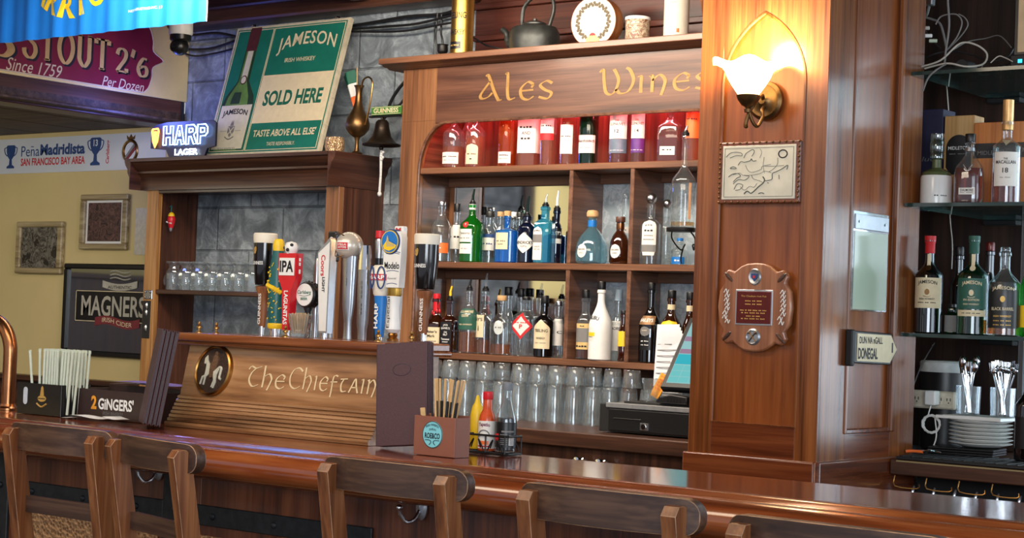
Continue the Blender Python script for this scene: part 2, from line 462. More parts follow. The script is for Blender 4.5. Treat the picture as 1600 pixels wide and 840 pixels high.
    def text(self, s, cx, cy, w, h, m, fn, bold=0.0, shear=0.0, arc=0.0, spacing=1.0):
        """lettering fitted to a box of width w and height h centred on (cx, cy); fn maps (u, v) to a point"""
        if s[0] == '~' and len(s) > 1:          # print too small to read: word-long bars
            n = int(s[1:]); lens = [0.6+0.8*((k*7+n*3) % 5)/4 for k in range(n)]
            tot = sum(lens)+0.28*(n-1); u = -w/2
            for L in lens:
                a = u; b = u+L/tot*w; u = b+0.28/tot*w
                q = max(1, int((b-a)/max(h, 1e-4)/0.9))
                for j in range(q):
                    ua = a+(b-a)*j/q; ub = a+(b-a)*(j+0.72)/q; hh = h*(0.42 if (j*3+n) % 4 else 0.30)
                    pts = [(ua, -h*0.3), (ub, -h*0.3), (ub, hh-h*0.1), (ua, hh-h*0.1)]
                    self.add([fn(cx+x, cy+y+arc*(1-(2*x/w)**2)) for x, y in pts], [(0, 1, 2, 3)], m)
            return self
        V, Fc = glyphs(s, bold, shear, spacing)
        x0 = min(p[0] for p in V); x1 = max(p[0] for p in V); y0 = min(p[1] for p in V); y1 = max(p[1] for p in V)
        kx = w/(x1-x0); ky = h/(y1-y0)
        out = []
        for x, y in V:
            u = (x-(x0+x1)/2)*kx; v = (y-(y0+y1)/2)*ky
            v += arc*(1-(2*u/w)**2)
            out.append(fn(cx+u, cy+v))
        return self.add(out, Fc, m)
    def strokes(self, glyph_list, cx, cy, w, h, m, fn, wmin=0.03, wmax=0.16, nib=0.6, gap=0.12):
        """pen lettering: polylines inked by a broad nib"""
        pen = 0.0; runs = []
        for g in glyph_list:
            adv, lines = g
            for ln in lines: runs.append([(pen+x, y) for x, y in smooth(ln)])
            pen += adv+gap
        xs = [p[0] for r in runs for p in r]; ys = [p[1] for r in runs for p in r]
        x0, x1, y0, y1 = min(xs), max(xs), min(ys), max(ys)
        kx = w/(x1-x0); ky = h/(y1-y0)
        for r in runs:
            vs = []; fs = []
            for i, (x, y) in enumerate(r):
                a = r[max(i-1, 0)]; b = r[min(i+1, len(r)-1)]
                tx, ty = b[0]-a[0], b[1]-a[1]; L = math.hypot(tx, ty) or 1
                tx /= L; ty /= L
                ww = wmin+(wmax-wmin)*abs(tx*math.sin(nib)-ty*math.cos(nib))
                for s in (-0.5, 0.5):
                    u = (x-ty*ww*s-(x0+x1)/2)*kx+cx; v = (y+tx*ww*s-(y0+y1)/2)*ky+cy
                    vs.append(fn(u, v))
                if i: fs.append((2*i-2, 2*i, 2*i+1, 2*i-1))
            self.add(vs, fs, m)
        return self
    def word(self, name, parent, *a, **k):
        return MB().text(*a, **k).build(name, parent)
    def build(self, name, parent=None, loc=None, rz=0.0, sharp=0.6, smoothed=True):
        me = bpy.data.meshes.new(name)
        me.from_pydata(self.v, [], self.f)
        for m in self.mats: me.materials.append(M[m] if isinstance(m, str) else m)
        me.polygons.foreach_set('material_index', self.mi)
        if smoothed:
            me.polygons.foreach_set('use_smooth', [True]*len(self.f))
            me.set_sharp_from_angle(angle=sharp)
        me.update()
        o = bpy.data.objects.new(name, me); COL.objects.link(o)
        if parent is not None: o.parent = parent
        if loc is not None: o.location = loc
        if rz: o.rotation_euler = (0, 0, rz)
        return o

def smooth(pts, n=6):
    if len(pts) < 3: return pts
    out = []
    for i in range(len(pts)-1):
        p0 = pts[max(i-1, 0)]; p1 = pts[i]; p2 = pts[i+1]; p3 = pts[min(i+2, len(pts)-1)]
        for k in range(n):
            t = k/n
            out.append(tuple(0.5*((2*p1[d])+(-p0[d]+p2[d])*t+(2*p0[d]-5*p1[d]+4*p2[d]-p3[d])*t*t+(-p0[d]+3*p1[d]-3*p2[d]+p3[d])*t**3) for d in range(len(p1))))
    out.append(pts[-1])
    return out

_glyph_cache = {}
def glyphs(s, bold, shear, spacing):
    key = (s, bold, shear, spacing)
    if key not in _glyph_cache:
        cu = bpy.data.curves.new('lettering_source', 'FONT')
        cu.body = s; cu.size = 1.0; cu.offset = bold; cu.shear = shear; cu.resolution_u = 3; cu.space_character = spacing
        o = bpy.data.objects.new('lettering_source', cu); COL.objects.link(o)
        dg = bpy.context.evaluated_depsgraph_get()
        ev = o.evaluated_get(dg)
        me = ev.to_mesh()
        V = [(v.co.x, v.co.y) for v in me.vertices]; Fc = [tuple(p.vertices) for p in me.polygons]
        ev.to_mesh_clear()
        bpy.data.objects.remove(o); bpy.data.curves.remove(cu)
        _glyph_cache[key] = (V, Fc)
    return _glyph_cache[key]

def front(x0=0, y=0, z0=0):
    """map flat lettering onto a plane facing -Y"""
    return lambda u, v: (x0+u, y, z0+v)

def thing(name, label, cat, loc=(0, 0, 0), rz=0.0, group=None):
    o = bpy.data.objects.new(name, None); COL.objects.link(o)
    o.empty_display_size = 0.05
    o.location = loc; o.rotation_euler = (0, 0, rz)
    o['label'] = label; o['category'] = cat
    if group: o['group'] = group
    return o

def tag(o, label, cat, group=None):
    o['label'] = label; o['category'] = cat
    if group: o['group'] = group
    return o

def struct(mb, name, parent=None):
    o = mb.build(name, parent)
    if parent is None: o['kind'] = 'structure'
    return o

def dup(root, loc, rz=None, label=None, group=None):
    r = root.copy(); COL.objects.link(r); r.location = loc
    if rz is not None: r.rotation_euler = (0, 0, rz)
    if label: r['label'] = label
    if group: r['group'] = group
    for ch in list(root.children):
        c = ch.copy(); COL.objects.link(c); c.parent = r
        for g in list(ch.children):
            d = g.copy(); COL.objects.link(d); d.parent = c
    return r

ORD = ['first', 'second', 'third', 'fourth', 'fifth', 'sixth', 'seventh', 'eighth', 'ninth', 'tenth', 'eleventh', 'twelfth', 'thirteenth', 'fourteenth']
def arc_pts(cx, cy, rx, ry, a0, a1, n):
    return [(cx+rx*math.cos(a0+(a1-a0)*k/n), cy+ry*math.sin(a0+(a1-a0)*k/n)) for k in range(n+1)]

def scl(p):
    return FPX/float(np.dot(np.array(p)-_C, _F))
def bevel(o, w=0.003, seg=2, edge_mat=None):
    if edge_mat: o.data.materials.append(M[edge_mat])
    b = o.modifiers.new('edge', 'BEVEL'); b.width = w; b.segments = seg; b.limit_method = 'ANGLE'; b.angle_limit = 0.7
    if edge_mat: b.material = len(o.data.materials)-1
    return o

# ================================================================== THE SETTING
YW = 6.15                      # back wall
struct(MB().box((-10.6, -2.0, -0.08), (2.6, 6.3, 0.0), 'floor'), 'floor')
mb = MB().box((-6.95, YW, 0), (-2.47, YW+0.12, 3.05), 'block')
mb.box((-2.47, YW, 0), (2.6, YW+0.12, 0.95), 'block').box((-2.47, YW, 2.62), (2.6, YW+0.12, 3.05), 'block').box((-0.9, YW, 0.95), (2.6, YW+0.12, 2.62), 'block')
struct(mb, 'wall_back')
struct(MB().box((-10.6, YW, 0), (-6.95, YW+0.12, 2.42), 'yellow'), 'wall_alcove')
struct(MB().box((-10.72, -4.5, 0), (-10.6, 6.27, 3.4), 'yellow'), 'wall_left')
mb = MB().box((-7.08, 3.12, 0), (-6.97, 4.55, 2.35), 'block'); mb.box((-7.10, 3.0, 0), (-6.95, 3.12, 2.35), 'dark_z', 0.006)
struct(mb, 'wall_partition')
struct(MB().box((-10.6, -4.5, 0), (-10.56, 6.08, 1.62), 'dark_z').box((-10.6, -4.5, 1.62), (-10.53, 6.08, 1.66), 'dark_y', 0.006), 'trim_5')
mb = MB()
for k in range(9):
    x = -10.55+k*0.41
    mb.box((x, 3.5, 2.36), (x+0.40, YW, 2.375), 'ceiling', 0.003)
mb.box((-10.6, 3.5, 2.375), (-6.95, YW, 2.42), 'ceiling')
struct(mb, 'ceiling_alcove')
mb = MB()
for k in range(24):
    y = 1.2+k*0.21
    mb.box((-6.95, y, 2.95), (2.6, y+0.205, 2.965), 'ceiling', 0.003)
mb.box((-6.95, 1.2, 2.965), (2.6, YW, 3.05), 'ceiling')
struct(mb, 'ceiling')
struct(MB().box((-6.95, 5.99, 2.835), (-5.0, YW, 2.95), 'dark_x', 0.01).box((-6.95, 5.96, 2.90), (-5.0, 6.0, 2.95), 'dark_x', 0.008), 'trim_1')
mb = MB()
for x in (-5.62, -3.9):
    mb.box((x, 1.3, 2.86), (x+0.09, 5.96, 2.95), 'dark_x', 0.01)
struct(mb, 'trim_2')
struct(MB().box((-10.6, 6.08, 0.0), (-6.95, YW, 1.0), 'dark_x').box((-10.6, 6.04, 1.0), (-6.95, YW, 1.03), 'dark_x', 0.006), 'trim_3')
# window beyond the pillar
mb = MB()
for lo, hi in (((-2.47, 6.13, 0.95), (-2.40, 6.27, 2.62)), ((-0.97, 6.13, 0.95), (-0.9, 6.27, 2.62)), ((-2.40, 6.13, 0.95), (-0.97, 6.27, 1.02)), ((-2.40, 6.13, 2.55), (-0.97, 6.27, 2.62)), ((-1.72, 6.14, 1.02), (-1.66, 6.26, 2.55))):
    mb.box(lo, hi, M.setdefault('palewindow', P('pale_window_frame', C(186, 198, 208), 0.5, 0, 0.05)), 0.004)  # pale grey-blue colour on the window frame
wn = struct(mb, 'window_1')
MB().box((-2.40, 6.19, 1.02), (-0.97, 6.196, 2.55), 'plastic_clear').build('window_pane', wn)

# beam with the painted sign board side
struct(MB().box((-7.12, 1.2, 2.35), (-6.952, YW, 2.95), 'dark_y', 0.004), 'beam')

# ------------------------------------------------------------------ pillar
PX0, PX1, PY0, PY1 = -3.04, -2.583, 4.85, 5.52
mb = MB()
mb.box((PX0, PY0+0.012, 0), (PX1-0.012, PY1, 2.95), 'pillar_panel')
# front face: stiles, rails around a pointed panel
zb, zs, za = 1.131, 2.19, 2.415
xl, xr = -2.956, -2.66
mb.box((PX0, PY0, 0), (xl, PY0+0.014, 2.95), 'pillar', 0.001)
mb.box((xr, PY0, 0), (PX1, PY0+0.014, 2.95), 'pillar', 0.001)
mb.box((xl, PY0, 0), (xr, PY0+0.014, zb), 'pillar_x', 0.001)
xm = (xl+xr)/2
hw = (xr-xl)/2
arch = []
for k in range(15):
    t = k/14
    arch.append((xl+hw*(1-math.cos(t*1.02))/(1-math.cos(1.02)), zs+(za-zs)*math.sin(t*1.02)/math.sin(1.02)))
full_arch = arch+[(2*xm-x, z) for x, z in reversed(arch[:-1])]
mb.prism(full_arch+[(xr, 2.95), (xl, 2.95)], PY0+0.014, 'pillar', lambda u, v, w: (u, w, v), h0=PY0)
# right face: stiles and rails around a rectangular panel
ya, yb = 5.03, 5.345
mb.box((PX1-0.014, PY0+0.0142, 0), (PX1, ya, 2.95), 'pillar', 0.001)
mb.box((PX1-0.014, yb, 0), (PX1, PY1, 2.95), 'pillar', 0.001)
mb.box((PX1-0.014, ya, 0), (PX1, yb, 1.118), 'pillar_y', 0.001)
mb.box((PX1-0.014, ya, 2.80), (PX1, yb, 2.95), 'pillar_y', 0.001)
pil = struct(mb, 'pillar')
mb = MB()
path = [(xl, PY0+0.002, zb), (xl, PY0+0.002, zs)]+[(x, PY0+0.002, z) for x, z in full_arch[1:-1]]+[(xr, PY0+0.002, zs), (xr, PY0+0.002, zb)]
mb.tube(path, 0.006, 'pillar', 6, closed=True)
mb.box((PX1-0.006, ya-0.008, 1.11), (PX1+0.005, ya+0.008, 2.80), 'pillar', 0.003)
mb.box((PX1-0.006, yb-0.012, 1.11), (PX1+0.012, yb+0.012, 2.80), 'pillar', 0.004)
mb.box((PX1-0.006, ya, 1.11), (PX1+0.005, yb, 1.125), 'pillar_x', 0.003)
mb.build('panel_molding', pil)
mb = MB()
mb.prism([(PX0-0.012, PY0-0.014), (PX1+0.0005, PY0-0.014), (PX1+0.0005, PY0+0.2), (PX0-0.012, PY1)], 1.03, 'pillar_x', lambda u, v, w: (u, v, w), h0=0)
b = mb.build('pillar_base', pil); bevel(b, 0.006)
MB().prism([(PX0, 2.40)]+[(PX0-0.048*math.sin(k*PI/16), 2.40+0.30*k/8*1.0) for k in range(1, 9)]+[(PX0, 2.72)], 0.09, 'pillar', lambda u, v, w: (u, PY0+0.01+w, v)).build('scroll_corbel', pil)
b = MB().prism([(PX1+0.0006, PY0-0.014), (PX1+0.014, PY0-0.002), (PX1+0.014, PY1), (PX1+0.0006, PY1)], 1.03, 'pillar_y', lambda u, v, w: (u, v, w), h0=0).build('pillar_base_side', pil); bevel(b, 0.005)

# ================================================================== THE BAR
ZB = 1.07
bar = thing('bar_counter', 'long glossy mahogany bar counter with rounded armrest edge and plank front', 'bar', (0, 0, 0))
MB().box((-7.6, 3.25, 1.03), (0.35, 3.76, ZB), 'bar', 0.004).build('bar_top', bar)
prof = [(3.27, 1.068), (3.258, 1.079), (3.238, 1.083), (3.216, 1.079), (3.205, 1.071), (3.188, 1.071), (3.165, 1.066), (3.143, 1.052), (3.131, 1.032), (3.132, 1.01), (3.146, 0.994), (3.17, 0.985), (3.27, 0.985)]
MB().extrude_x(prof, -7.6, 0.35, 'rail').build('armrest_rail', bar, sharp=0.9)
mb = MB()
x = -7.6
while x < 0.3:
    mb.box((x, 3.255, 0.06), (x+0.4495, 3.29, 1.0), 'barfront', 0.001); x += 0.45
mb.box((-7.6, 3.29, 0.0), (0.35, 3.33, 1.03), 'barfront')
mb.build('plank_front', bar)
for x0, x1 in ((-5.2, -4.45), (-4.36, -3.69), (-3.60, -2.93), (-1.75, -1.1)):
    mb = MB().box((x0, 3.246, 0.852), (x1, 3.256, 0.905), 'strap', 0.002)
    n = 3
    for k in range(n):
        mb.ball((x0+(x1-x0)*(0.16+0.34*k), 3.245, 0.878), 0.009, 'strap', 10, (1, 0.7, 1))
    mb.build('iron_band', bar)
    MB().box((x0+0.02, 3.25, 0.36), (x1-0.02, 3.257, 0.825), 'hide', 0.001).build('hammered_panel', bar)
for x in (-4.45, -3.69, -1.83):
    mb = MB().box((x, 3.245, 0.30), (x+0.085, 3.257, 0.985), 'strap', 0.002)
    for z in (0.885, 0.6): mb.ball((x+0.05, 3.243, z), 0.009, 'strap', 10, (1, 0.7, 1))
    mb.build('upright_strap', bar)
for px, py in ((246, 735), (656, 795)):
    p = at(px, py, 3.25)
    mb = MB()
    mb.lathe([(0.0, -0.012), (0.012, -0.010), (0.017, -0.004), (0.017, 0.0)], 'silver', 20, (p[0]+0.006, 3.252, p[2]+0.004), cross=lambda c, s: (c*1.0, s*1.75), axis='Y')
    mb.tube(smooth([(p[0]+0.005, 3.245, p[2]+0.0), (p[0]+0.003, 3.228, p[2]-0.022), (p[0]-0.006, 3.21, p[2]-0.028), (p[0]-0.012, 3.195, p[2]-0.012), (p[0]-0.013, 3.19, p[2]+0.004)], 5), 0.0042, 'chrome', 8)
    mb.ball((p[0]-0.013, 3.19, p[2]+0.006), 0.008, 'chrome', 10)
    mb.build('coat_hook', bar)

M['paleedge'] = P('pale_wood_edge', C(150, 112, 82), 0.4, 0, 0.6, 30)  # lighter tan colour for the bevelled stool edges
# ------------------------------------------------------------------ bar stools
def stool_crest():
    mb = MB(); n = 28; hw_ = 0.207; R = 0.030; vs = []
    for i in range(n+1):
        # denser columns towards the rounded ends
        t = -1+2*i/n
        x = hw_*math.sin(t*PI/2)
        e = hw_-abs(x)
        cut = R-math.sqrt(max(0, R*R-(R-e)**2)) if e < R else 0
        zt, zl = 1.108-cut+0.004*(1-(x/hw_)**2), 1.040+cut
        y = -0.262+0.85*x*x
        for dy in (-0.013, 0.013):
            for z in (zl, zt): vs.append((x, y+dy, z))
    fs = []
    for i in range(n):
        a, b = 4*i, 4*i+4
        fs += [(a, b, b+1, a+1), (a+2, a+3, b+3, b+2), (a+1, b+1, b+3, a+3), (a, a+2, b+2, b)]
    fs += [(0, 1, 3, 2), (4*n, 4*n+2, 4*n+3, 4*n+1)]
    mb.add(vs, fs, 'stool_x'); return mb

def make_stool(label):
    t = thing('bar_stool', label, 'bar stool', (0, 0, 0), 0, 'wooden bar stools along the bar')
    bevel(stool_crest().build('crest_rail', t), 0.0045, 2, 'paleedge')
    for s in (-1, 1):
        x = s*0.1665
        o = MB().extrude_x([(-0.19, 0.0), (-0.155, 0.0), (-0.175, 0.72), (-0.238, 1.085), (-0.252, 1.096), (-0.272, 1.095), (-0.284, 1.078), (-0.222, 0.72)], x-0.0165, x+0.0165, 'stool_z')
        o.lathe([(0.0, -0.002), (0.005, -0.002), (0.006, 0.0)], 'dark_z', 10, (x, -0.277, 1.055), axis='Y')
        bevel(o.build('back_post', t), 0.0045, 2, 'paleedge')
        o = MB().extrude_x([(0.03, 0.0), (0.06, 0.0), (0.055, 0.71), (0.025, 0.71)], x-0.0165, x+0.0165, 'stool_z')
        bevel(o.build('front_leg', t), 0.004)
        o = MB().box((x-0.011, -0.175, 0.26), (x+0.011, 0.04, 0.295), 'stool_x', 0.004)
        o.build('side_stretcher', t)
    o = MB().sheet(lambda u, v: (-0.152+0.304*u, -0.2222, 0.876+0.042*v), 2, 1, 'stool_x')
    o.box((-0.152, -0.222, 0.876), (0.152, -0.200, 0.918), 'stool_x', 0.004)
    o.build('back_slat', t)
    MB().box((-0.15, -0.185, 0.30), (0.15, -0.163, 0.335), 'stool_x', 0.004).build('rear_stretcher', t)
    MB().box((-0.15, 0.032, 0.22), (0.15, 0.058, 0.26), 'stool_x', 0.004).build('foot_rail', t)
    MB().box((-0.185, -0.2, 0.705), (0.185, 0.062, 0.74), 'stool_x', 0.015).build('seat', t)
    return t
stools = [(-3.71, 2.88, 0.0, 'wooden bar stool in front of the black napkin caddy'),
          (-3.225, 2.82, -0.25, 'wooden bar stool with a silver coat hook showing through its back'),
          (-2.545, 2.85, 0.0, 'wooden bar stool in front of the brown stirrer box, before the plain plank bar front'),
          (-1.925, 2.76, 0.0, 'wooden bar stool at the bar below the firefighter cross plaque'),
          (-1.36, 2.61, -0.03, 'wooden bar stool with glinting top rail below the white arrow sign')]
st0 = None
for i, (x, y, rz, lab) in enumerate(stools):
    y0 = y+0.27
    if st0 is None:
        st0 = make_stool(lab); st0.location = (x, y0, 0); st0.rotation_euler = (0, 0, rz)
    else:
        dup(st0, (x, y0, 0), rz, lab)

# ================================================================== TAP TOWER
TW0, TW1 = -4.075, -3.255
ZT = 1.350
def face_y(z):
    return 3.668-(1.32-z)*0.21
tower = thing('tap_tower', 'carved oak tap tower with horse medallion standing on the bar', 'tap tower', (0, 0, 0))
prof = [(3.86, ZB+0.001), (3.86, 1.322), (face_y(1.322), 1.322), (face_y(1.165), 1.165)]
y = face_y(1.165); z = 1.163
for k in range(7):
    prof += [(y-0.002, z), (y-0.010, z-0.002), (y-0.011, z-0.009), (y-0.006, z-0.0105)]
    y -= 0.0062; z -= 0.011
prof += [(y-0.012, z), (y-0.016, z-0.006), (y-0.012, ZB+0.001)]
o = MB().extrude_x(prof[::-1], TW0, TW1, 'tower').build('carved_body', tower)
plan = [(TW0-0.022, 3.62), (-3.25, 3.62), (-3.222, 3.648), (-3.222, 3.87), (TW0-0.022, 3.87)]
o = MB().prism(plan, ZT, 'tower_hi', lambda u, v, w: (u, v, w), h0=ZT-0.024)
o.prism([(x, y+0.012) for x, y in plan], ZT-0.022, 'tower_hi', lambda u, v, w: (u, v, w), h0=ZT-0.036)
bevel(o.build('top_board', tower), 0.005)
# uncial lettering
G = {
 'T': (0.62, [[(0.0, 0.82), (0.12, 0.98), (0.35, 0.9), (0.62, 1.0)], [(0.36, 0.9), (0.16, 0.65), (0.1, 0.3), (0.3, 0.02), (0.58, 0.12)]]),
 'h': (0.5, [[(0.05, 1.05), (0.06, 0.5), (0.05, 0.0)], [(0.06, 0.5), (0.3, 0.66), (0.44, 0.45), (0.4, 0.2), (0.3, -0.12)]]),
 'e': (0.5, [[(0.46, 0.56), (0.28, 0.66), (0.06, 0.42), (0.1, 0.1), (0.3, 0.0), (0.48, 0.12)], [(0.08, 0.34), (0.46, 0.36)], [(0.46, 0.56), (0.4, 0.44)]]),
 'C': (0.72, [[(0.72, 0.84), (0.5, 1.0), (0.2, 0.9), (0.04, 0.55), (0.12, 0.16), (0.4, 0.0), (0.7, 0.14)]]),
 'i': (0.2, [[(0.0, 0.62), (0.1, 0.64), (0.1, 0.3), (0.1, 0.0)]]),
 'f': (0.42, [[(0.38, 0.72), (0.22, 0.76), (0.12, 0.6), (0.12, 0.0), (0.1, -0.28)], [(0.0, 0.44), (0.38, 0.46)]]),
 't': (0.42, [[(0.0, 0.6), (0.4, 0.64)], [(0.2, 0.62), (0.08, 0.35), (0.16, 0.04), (0.4, 0.06)]]),
 'a': (0.52, [[(0.02, 0.0), (0.14, 0.3), (0.3, 0.66), (0.4, 0.3), (0.52, 0.0)], [(0.1, 0.24), (0.42, 0.26)]]),
 'n': (0.56, [[(0.02, 0.6), (0.1, 0.62), (0.1, 0.0)], [(0.1, 0.44), (0.3, 0.66), (0.46, 0.46), (0.44, 0.18), (0.36, -0.14)]]),
 'A': (0.72, [[(0.66, 0.02), (0.5, 0.4), (0.3, 1.0), (0.22, 0.98)], [(0.36, 0.78), (0.06, 0.3), (0.1, 0.14), (0.3, 0.18), (0.44, 0.34)], [(0.66, 0.02), (0.76, 0.06)]]),
 'l': (0.36, [[(0.02, 1.0), (0.1, 1.02), (0.1, 0.4), (0.16, 0.06), (0.36, 0.1)]]),
 's': (0.46, [[(0.44, 0.56), (0.26, 0.66), (0.06, 0.52), (0.2, 0.34), (0.42, 0.2), (0.3, 0.0), (0.02, 0.08)]]),
 'W': (1.0, [[(0.0, 0.9), (0.1, 1.0), (0.14, 0.5), (0.2, 0.1), (0.36, 0.0), (0.5, 0.2), (0.56, 0.6), (0.42, 1.0)], [(0.5, 0.2), (0.62, 0.02), (0.86, 0.1), (1.0, 0.5), (0.9, 0.9), (0.78, 1.02)]]),
 ' ': (0.3, []),
}
def uncial(s): return [G[c] for c in s]
cc = M.setdefault('carvedcream', P('carved_cream_gilding', C(226, 202, 158), 0.5, 0, 0.1))
fct = lambda u, v: (u, face_y(v)-0.0016, v)
for wd, pa, pb, py in (('The', 384, 443, 588), ('Chieftain', 450, 584, 592)):
    a = at(pa, py, 3.64); b = at(pb, py, 3.64)
    MB().strokes(uncial(wd), (a[0]+b[0])/2, a[2]-(0.0 if wd == 'The' else 0.003), b[0]-a[0], 0.070 if wd == 'The' else 0.078, cc, fct, 0.028, 0.09, 0.5).build('carved_lettering', tower)
mc = at(333, 579, 3.645); mx_, mz_ = mc[0], mc[2]
slope = math.atan(0.21)
MX = Matrix.Translation((mx_, face_y(mz_), mz_)) @ Matrix.Rotation(-slope, 4, 'X')
MR_ = 0.0775
mb = MB(); mb.X = MX
mb.lathe([(0.0, -0.004), (MR_*0.87, -0.004), (MR_*0.87, -0.009), (MR_*0.91, -0.013), (MR_*0.97, -0.010), (MR_, 0.0)], 'brass', 44, axis='Y', caps=False)
mb.build('medallion_rim', tower)
mb = MB(); mb.X = MX
mb.prism(arc_pts(0, 0, MR_*0.868, MR_*0.868, 0, 2*PI, 44)[:-1], 0.0055, M.setdefault('medal_ground', P('engraved_brown', C(66, 50, 42), 0.5, 0.2, 0.4, 160, 0.7)))
mb.build('medallion_ground', tower)
hb = M.setdefault('horsewhite', P('pale_horse_enamel', C(204, 202, 184), 0.45, 0, 0.12, 60)); rb_ = M.setdefault('riderbrown', P('rider_brown_relief', C(116, 88, 66), 0.45, 0.2, 0.35, 200, 0.8))
K = MR_*0.9
pol = lambda L: [(x*K, z*K) for x, z in L]
mb = MB(); mb.X = MX
mb.prism(pol([(-.60, .50), (-.52, .60), (-.47, .64), (-.40, .42), (-.24, .24), (-.18, .0), (-.18, -.14), (-.30, -.26), (-.36, -.30), (-.38, -.45), (-.40, -.64), (-.46, -.64), (-.44, -.42), (-.45, -.29), (-.53, -.33), (-.60, -.62), (-.67, -.62), (-.60, -.28), (-.46, -.22), (-.44, -.05), (-.44, .18), (-.48, .34), (-.52, .26), (-.60, .28)]), 0.0085, hb, h0=0.0055)
mb.prism(pol([(.05, -.05), (.18, .05), (.32, .18), (.42, .14), (.36, .0), (.28, -.16), (.27, -.36), (.30, -.50), (.22, -.76), (.15, -.76), (.22, -.50), (.20, -.42), (.12, -.72), (.05, -.72), (.14, -.42), (.08, -.26)]), 0.0085, hb, h0=0.0055)
mb.tube([(x*K, -0.0075, z*K) for x, z in smooth([(.36, .15), (.50, .12), (.49, -.1), (.48, -.30), (.58, -.36)], 5)], 0.0038, hb, 7)
mb.build('horse_relief', tower)
mb = MB(); mb.X = MX
mb.prism(pol([(-.22, .25), (-.10, .40), (-.08, .62), (-.02, .66), (-.02, .80), (.10, .84), (.16, .74), (.14, .64), (.24, .52), (.22, .34), (.18, .05), (.05, -.05), (.02, -.30), (-.12, -.34), (-.18, -.12)]), 0.0095, rb_, h0=0.0055)
mb.build('rider_relief', tower)
for i, (px, py) in enumerate(((311, 515), (338, 515), (446, 519), (591, 524), (643, 526))):
    x = at(px, py, 3.70)[0]
    MB().lathe([(0.0, 0.034), (0.004, 0.032), (0.005, 0.027), (0.003, 0.023), (0.008, 0.019), (0.008, 0.014), (0.003, 0.012), (0.004, 0.006), (0.011, 0.003), (0.011, 0.0)][::-1], 'brass', 14, (x, 3.70, ZT)).build('brass_finial', tower)

# ------------------------------------------------------------------ tap handles
YT = 3.80
def tapx(px, py=515): return at(px, py, YT)[0]
def taph(px, py): return at(px, py, YT)[2]-ZT
def tap(px, label, name='beer_tap'):
    return thing(name, label, 'beer tap', (tapx(px), YT, ZT+0.0012), 0, 'beer tap handles on the tower')
def ell(ky): return lambda c, s: (c, s*ky)
def sq(n=4, ky=1.0):
    def f(c, s):
        k = (abs(c)**n+abs(s)**n)**(-1.0/n)
        return c*k, s*k*ky
    return f
def vtext(mb, s, x, y, zc, w, h, m, bold=0.02, up=True):
    """lettering running up the front of a handle"""
    mb.text(s, 0, 0, w, h, m, (lambda u, v: (x-v, y, zc+u)) if up else (lambda u, v: (x+v, y, zc-u)), bold)

def guinness(px, ytop, label):
    t = tap(px, label); H = taph(px, ytop); r = 0.036
    t.location.y = YT+0.03; t.location.x = at(px, 515, YT+0.03)[0]
    MB().lathe([(0.009, 0.0), (0.009, 0.026), (0.0, 0.026)], 'chrome', 16).build('ferrule', t)
    zc = H*0.49
    mb = MB().lathe([(0.010, 0.022), (0.012, 0.03), (0.017, zc*0.6), (0.019, zc-0.03), (0.026, zc-0.018), (0.028, zc-0.004), (0.0, zc)], 'stool_z', 20, cross=ell(0.7))
    vtext(mb, 'GUINNESS', 0, -0.0145, zc*0.52, zc*0.62, 0.0115, 'inkwhite')
    mb.build('wooden_grip', t)
    hz = H-0.030
    mb = MB().lathe([(0.026, zc), (0.0275, zc+0.004), (0.034, zc+(hz-zc)*0.6), (0.035, hz)], 'stout', 24)
    rr = 0.0348
    mb.text('GUINNESS', 0, zc+(hz-zc)*0.52, 0.046, 0.0105, 'inkwhite', lambda u, v: (rr*math.sin(u/rr), -rr*math.cos(u/rr), v), 0.02)
    mb.strokes([(1, [[(0.1, 0.9), (0.0, 0.4), (0.3, 0.0), (0.45, 0.5), (0.4, 1.0), (0.1, 0.9)], [(0.15, 0.85), (0.25, 0.1)], [(0.28, 0.9), (0.3, 0.1)]])], -0.010, zc+(hz-zc)*0.82, 0.013, 0.02, 'inkgold', lambda u, v: (rr*math.sin(u/rr), -rr*math.cos(u/rr)*1.005, v), 0.06, 0.14)
    mb.build('stout_glass', t)
    MB().lathe([(0.0355, hz), (0.037, hz+0.01), (0.037, H-0.004), (0.034, H), (0.0, H)], 'foam', 24).build('cream_head', t)
    return t
guinness(409, 364, 'stout glass tap handle with cream head, nearest the shelf of small mugs')
guinness(662, 365, 'stout glass tap handle with cream head, at the bottle shelf end of the tower')

t = tap(430, 'teal and yellow patterned bottle shaped tap handle'); H = taph(430, 374)
MB().lathe([(0.017, 0.0), (0.018, 0.02), (0.0, 0.02)], 'chrome', 18).build('ferrule', t)
mb = MB().lathe([(0.021, 0.02), (0.0245, 0.026), (0.0245, 0.034), (0.022, 0.037)], 'yel', 20)
mb.lathe([(0.022, 0.036), (0.024, 0.08), (0.027, 0.14), (0.026, 0.19), (0.021, 0.225), (0.0165, H-0.035)], 'teal', 20)
mb.lathe([(0.0165, H-0.036), (0.018, H-0.02), (0.015, H-0.006), (0.011, H), (0.0, H)], 'yel', 20)
random.seed(3)
for k in range(46):
    z = 0.045+0.165*random.random(); a_ = -PI/2+random.uniform(-1.2, 1.2); R_ = 0.0285 if 0.1 < z < 0.19 else 0.0255
    c_ = (R_*math.cos(a_)*0.98, R_*math.sin(a_)*0.98, z)
    if k % 3: mb.ball(c_, random.uniform(0.0015, 0.0035), 'yel', 6)
    else: mb.tube([c_, (R_*math.cos(a_+0.25)*0.98, R_*math.sin(a_+0.25)*0.98, z+random.uniform(-0.012, 0.012))], 0.0012, 'yel', 5)
mb.tube([(-0.029, -0.006, 0.155), (-0.012, -0.027, 0.150), (0.012, -0.026, 0.142), (0.027, -0.008, 0.128)], 0.007, 'yel', 8)
mb.build('bottle_grip', t)

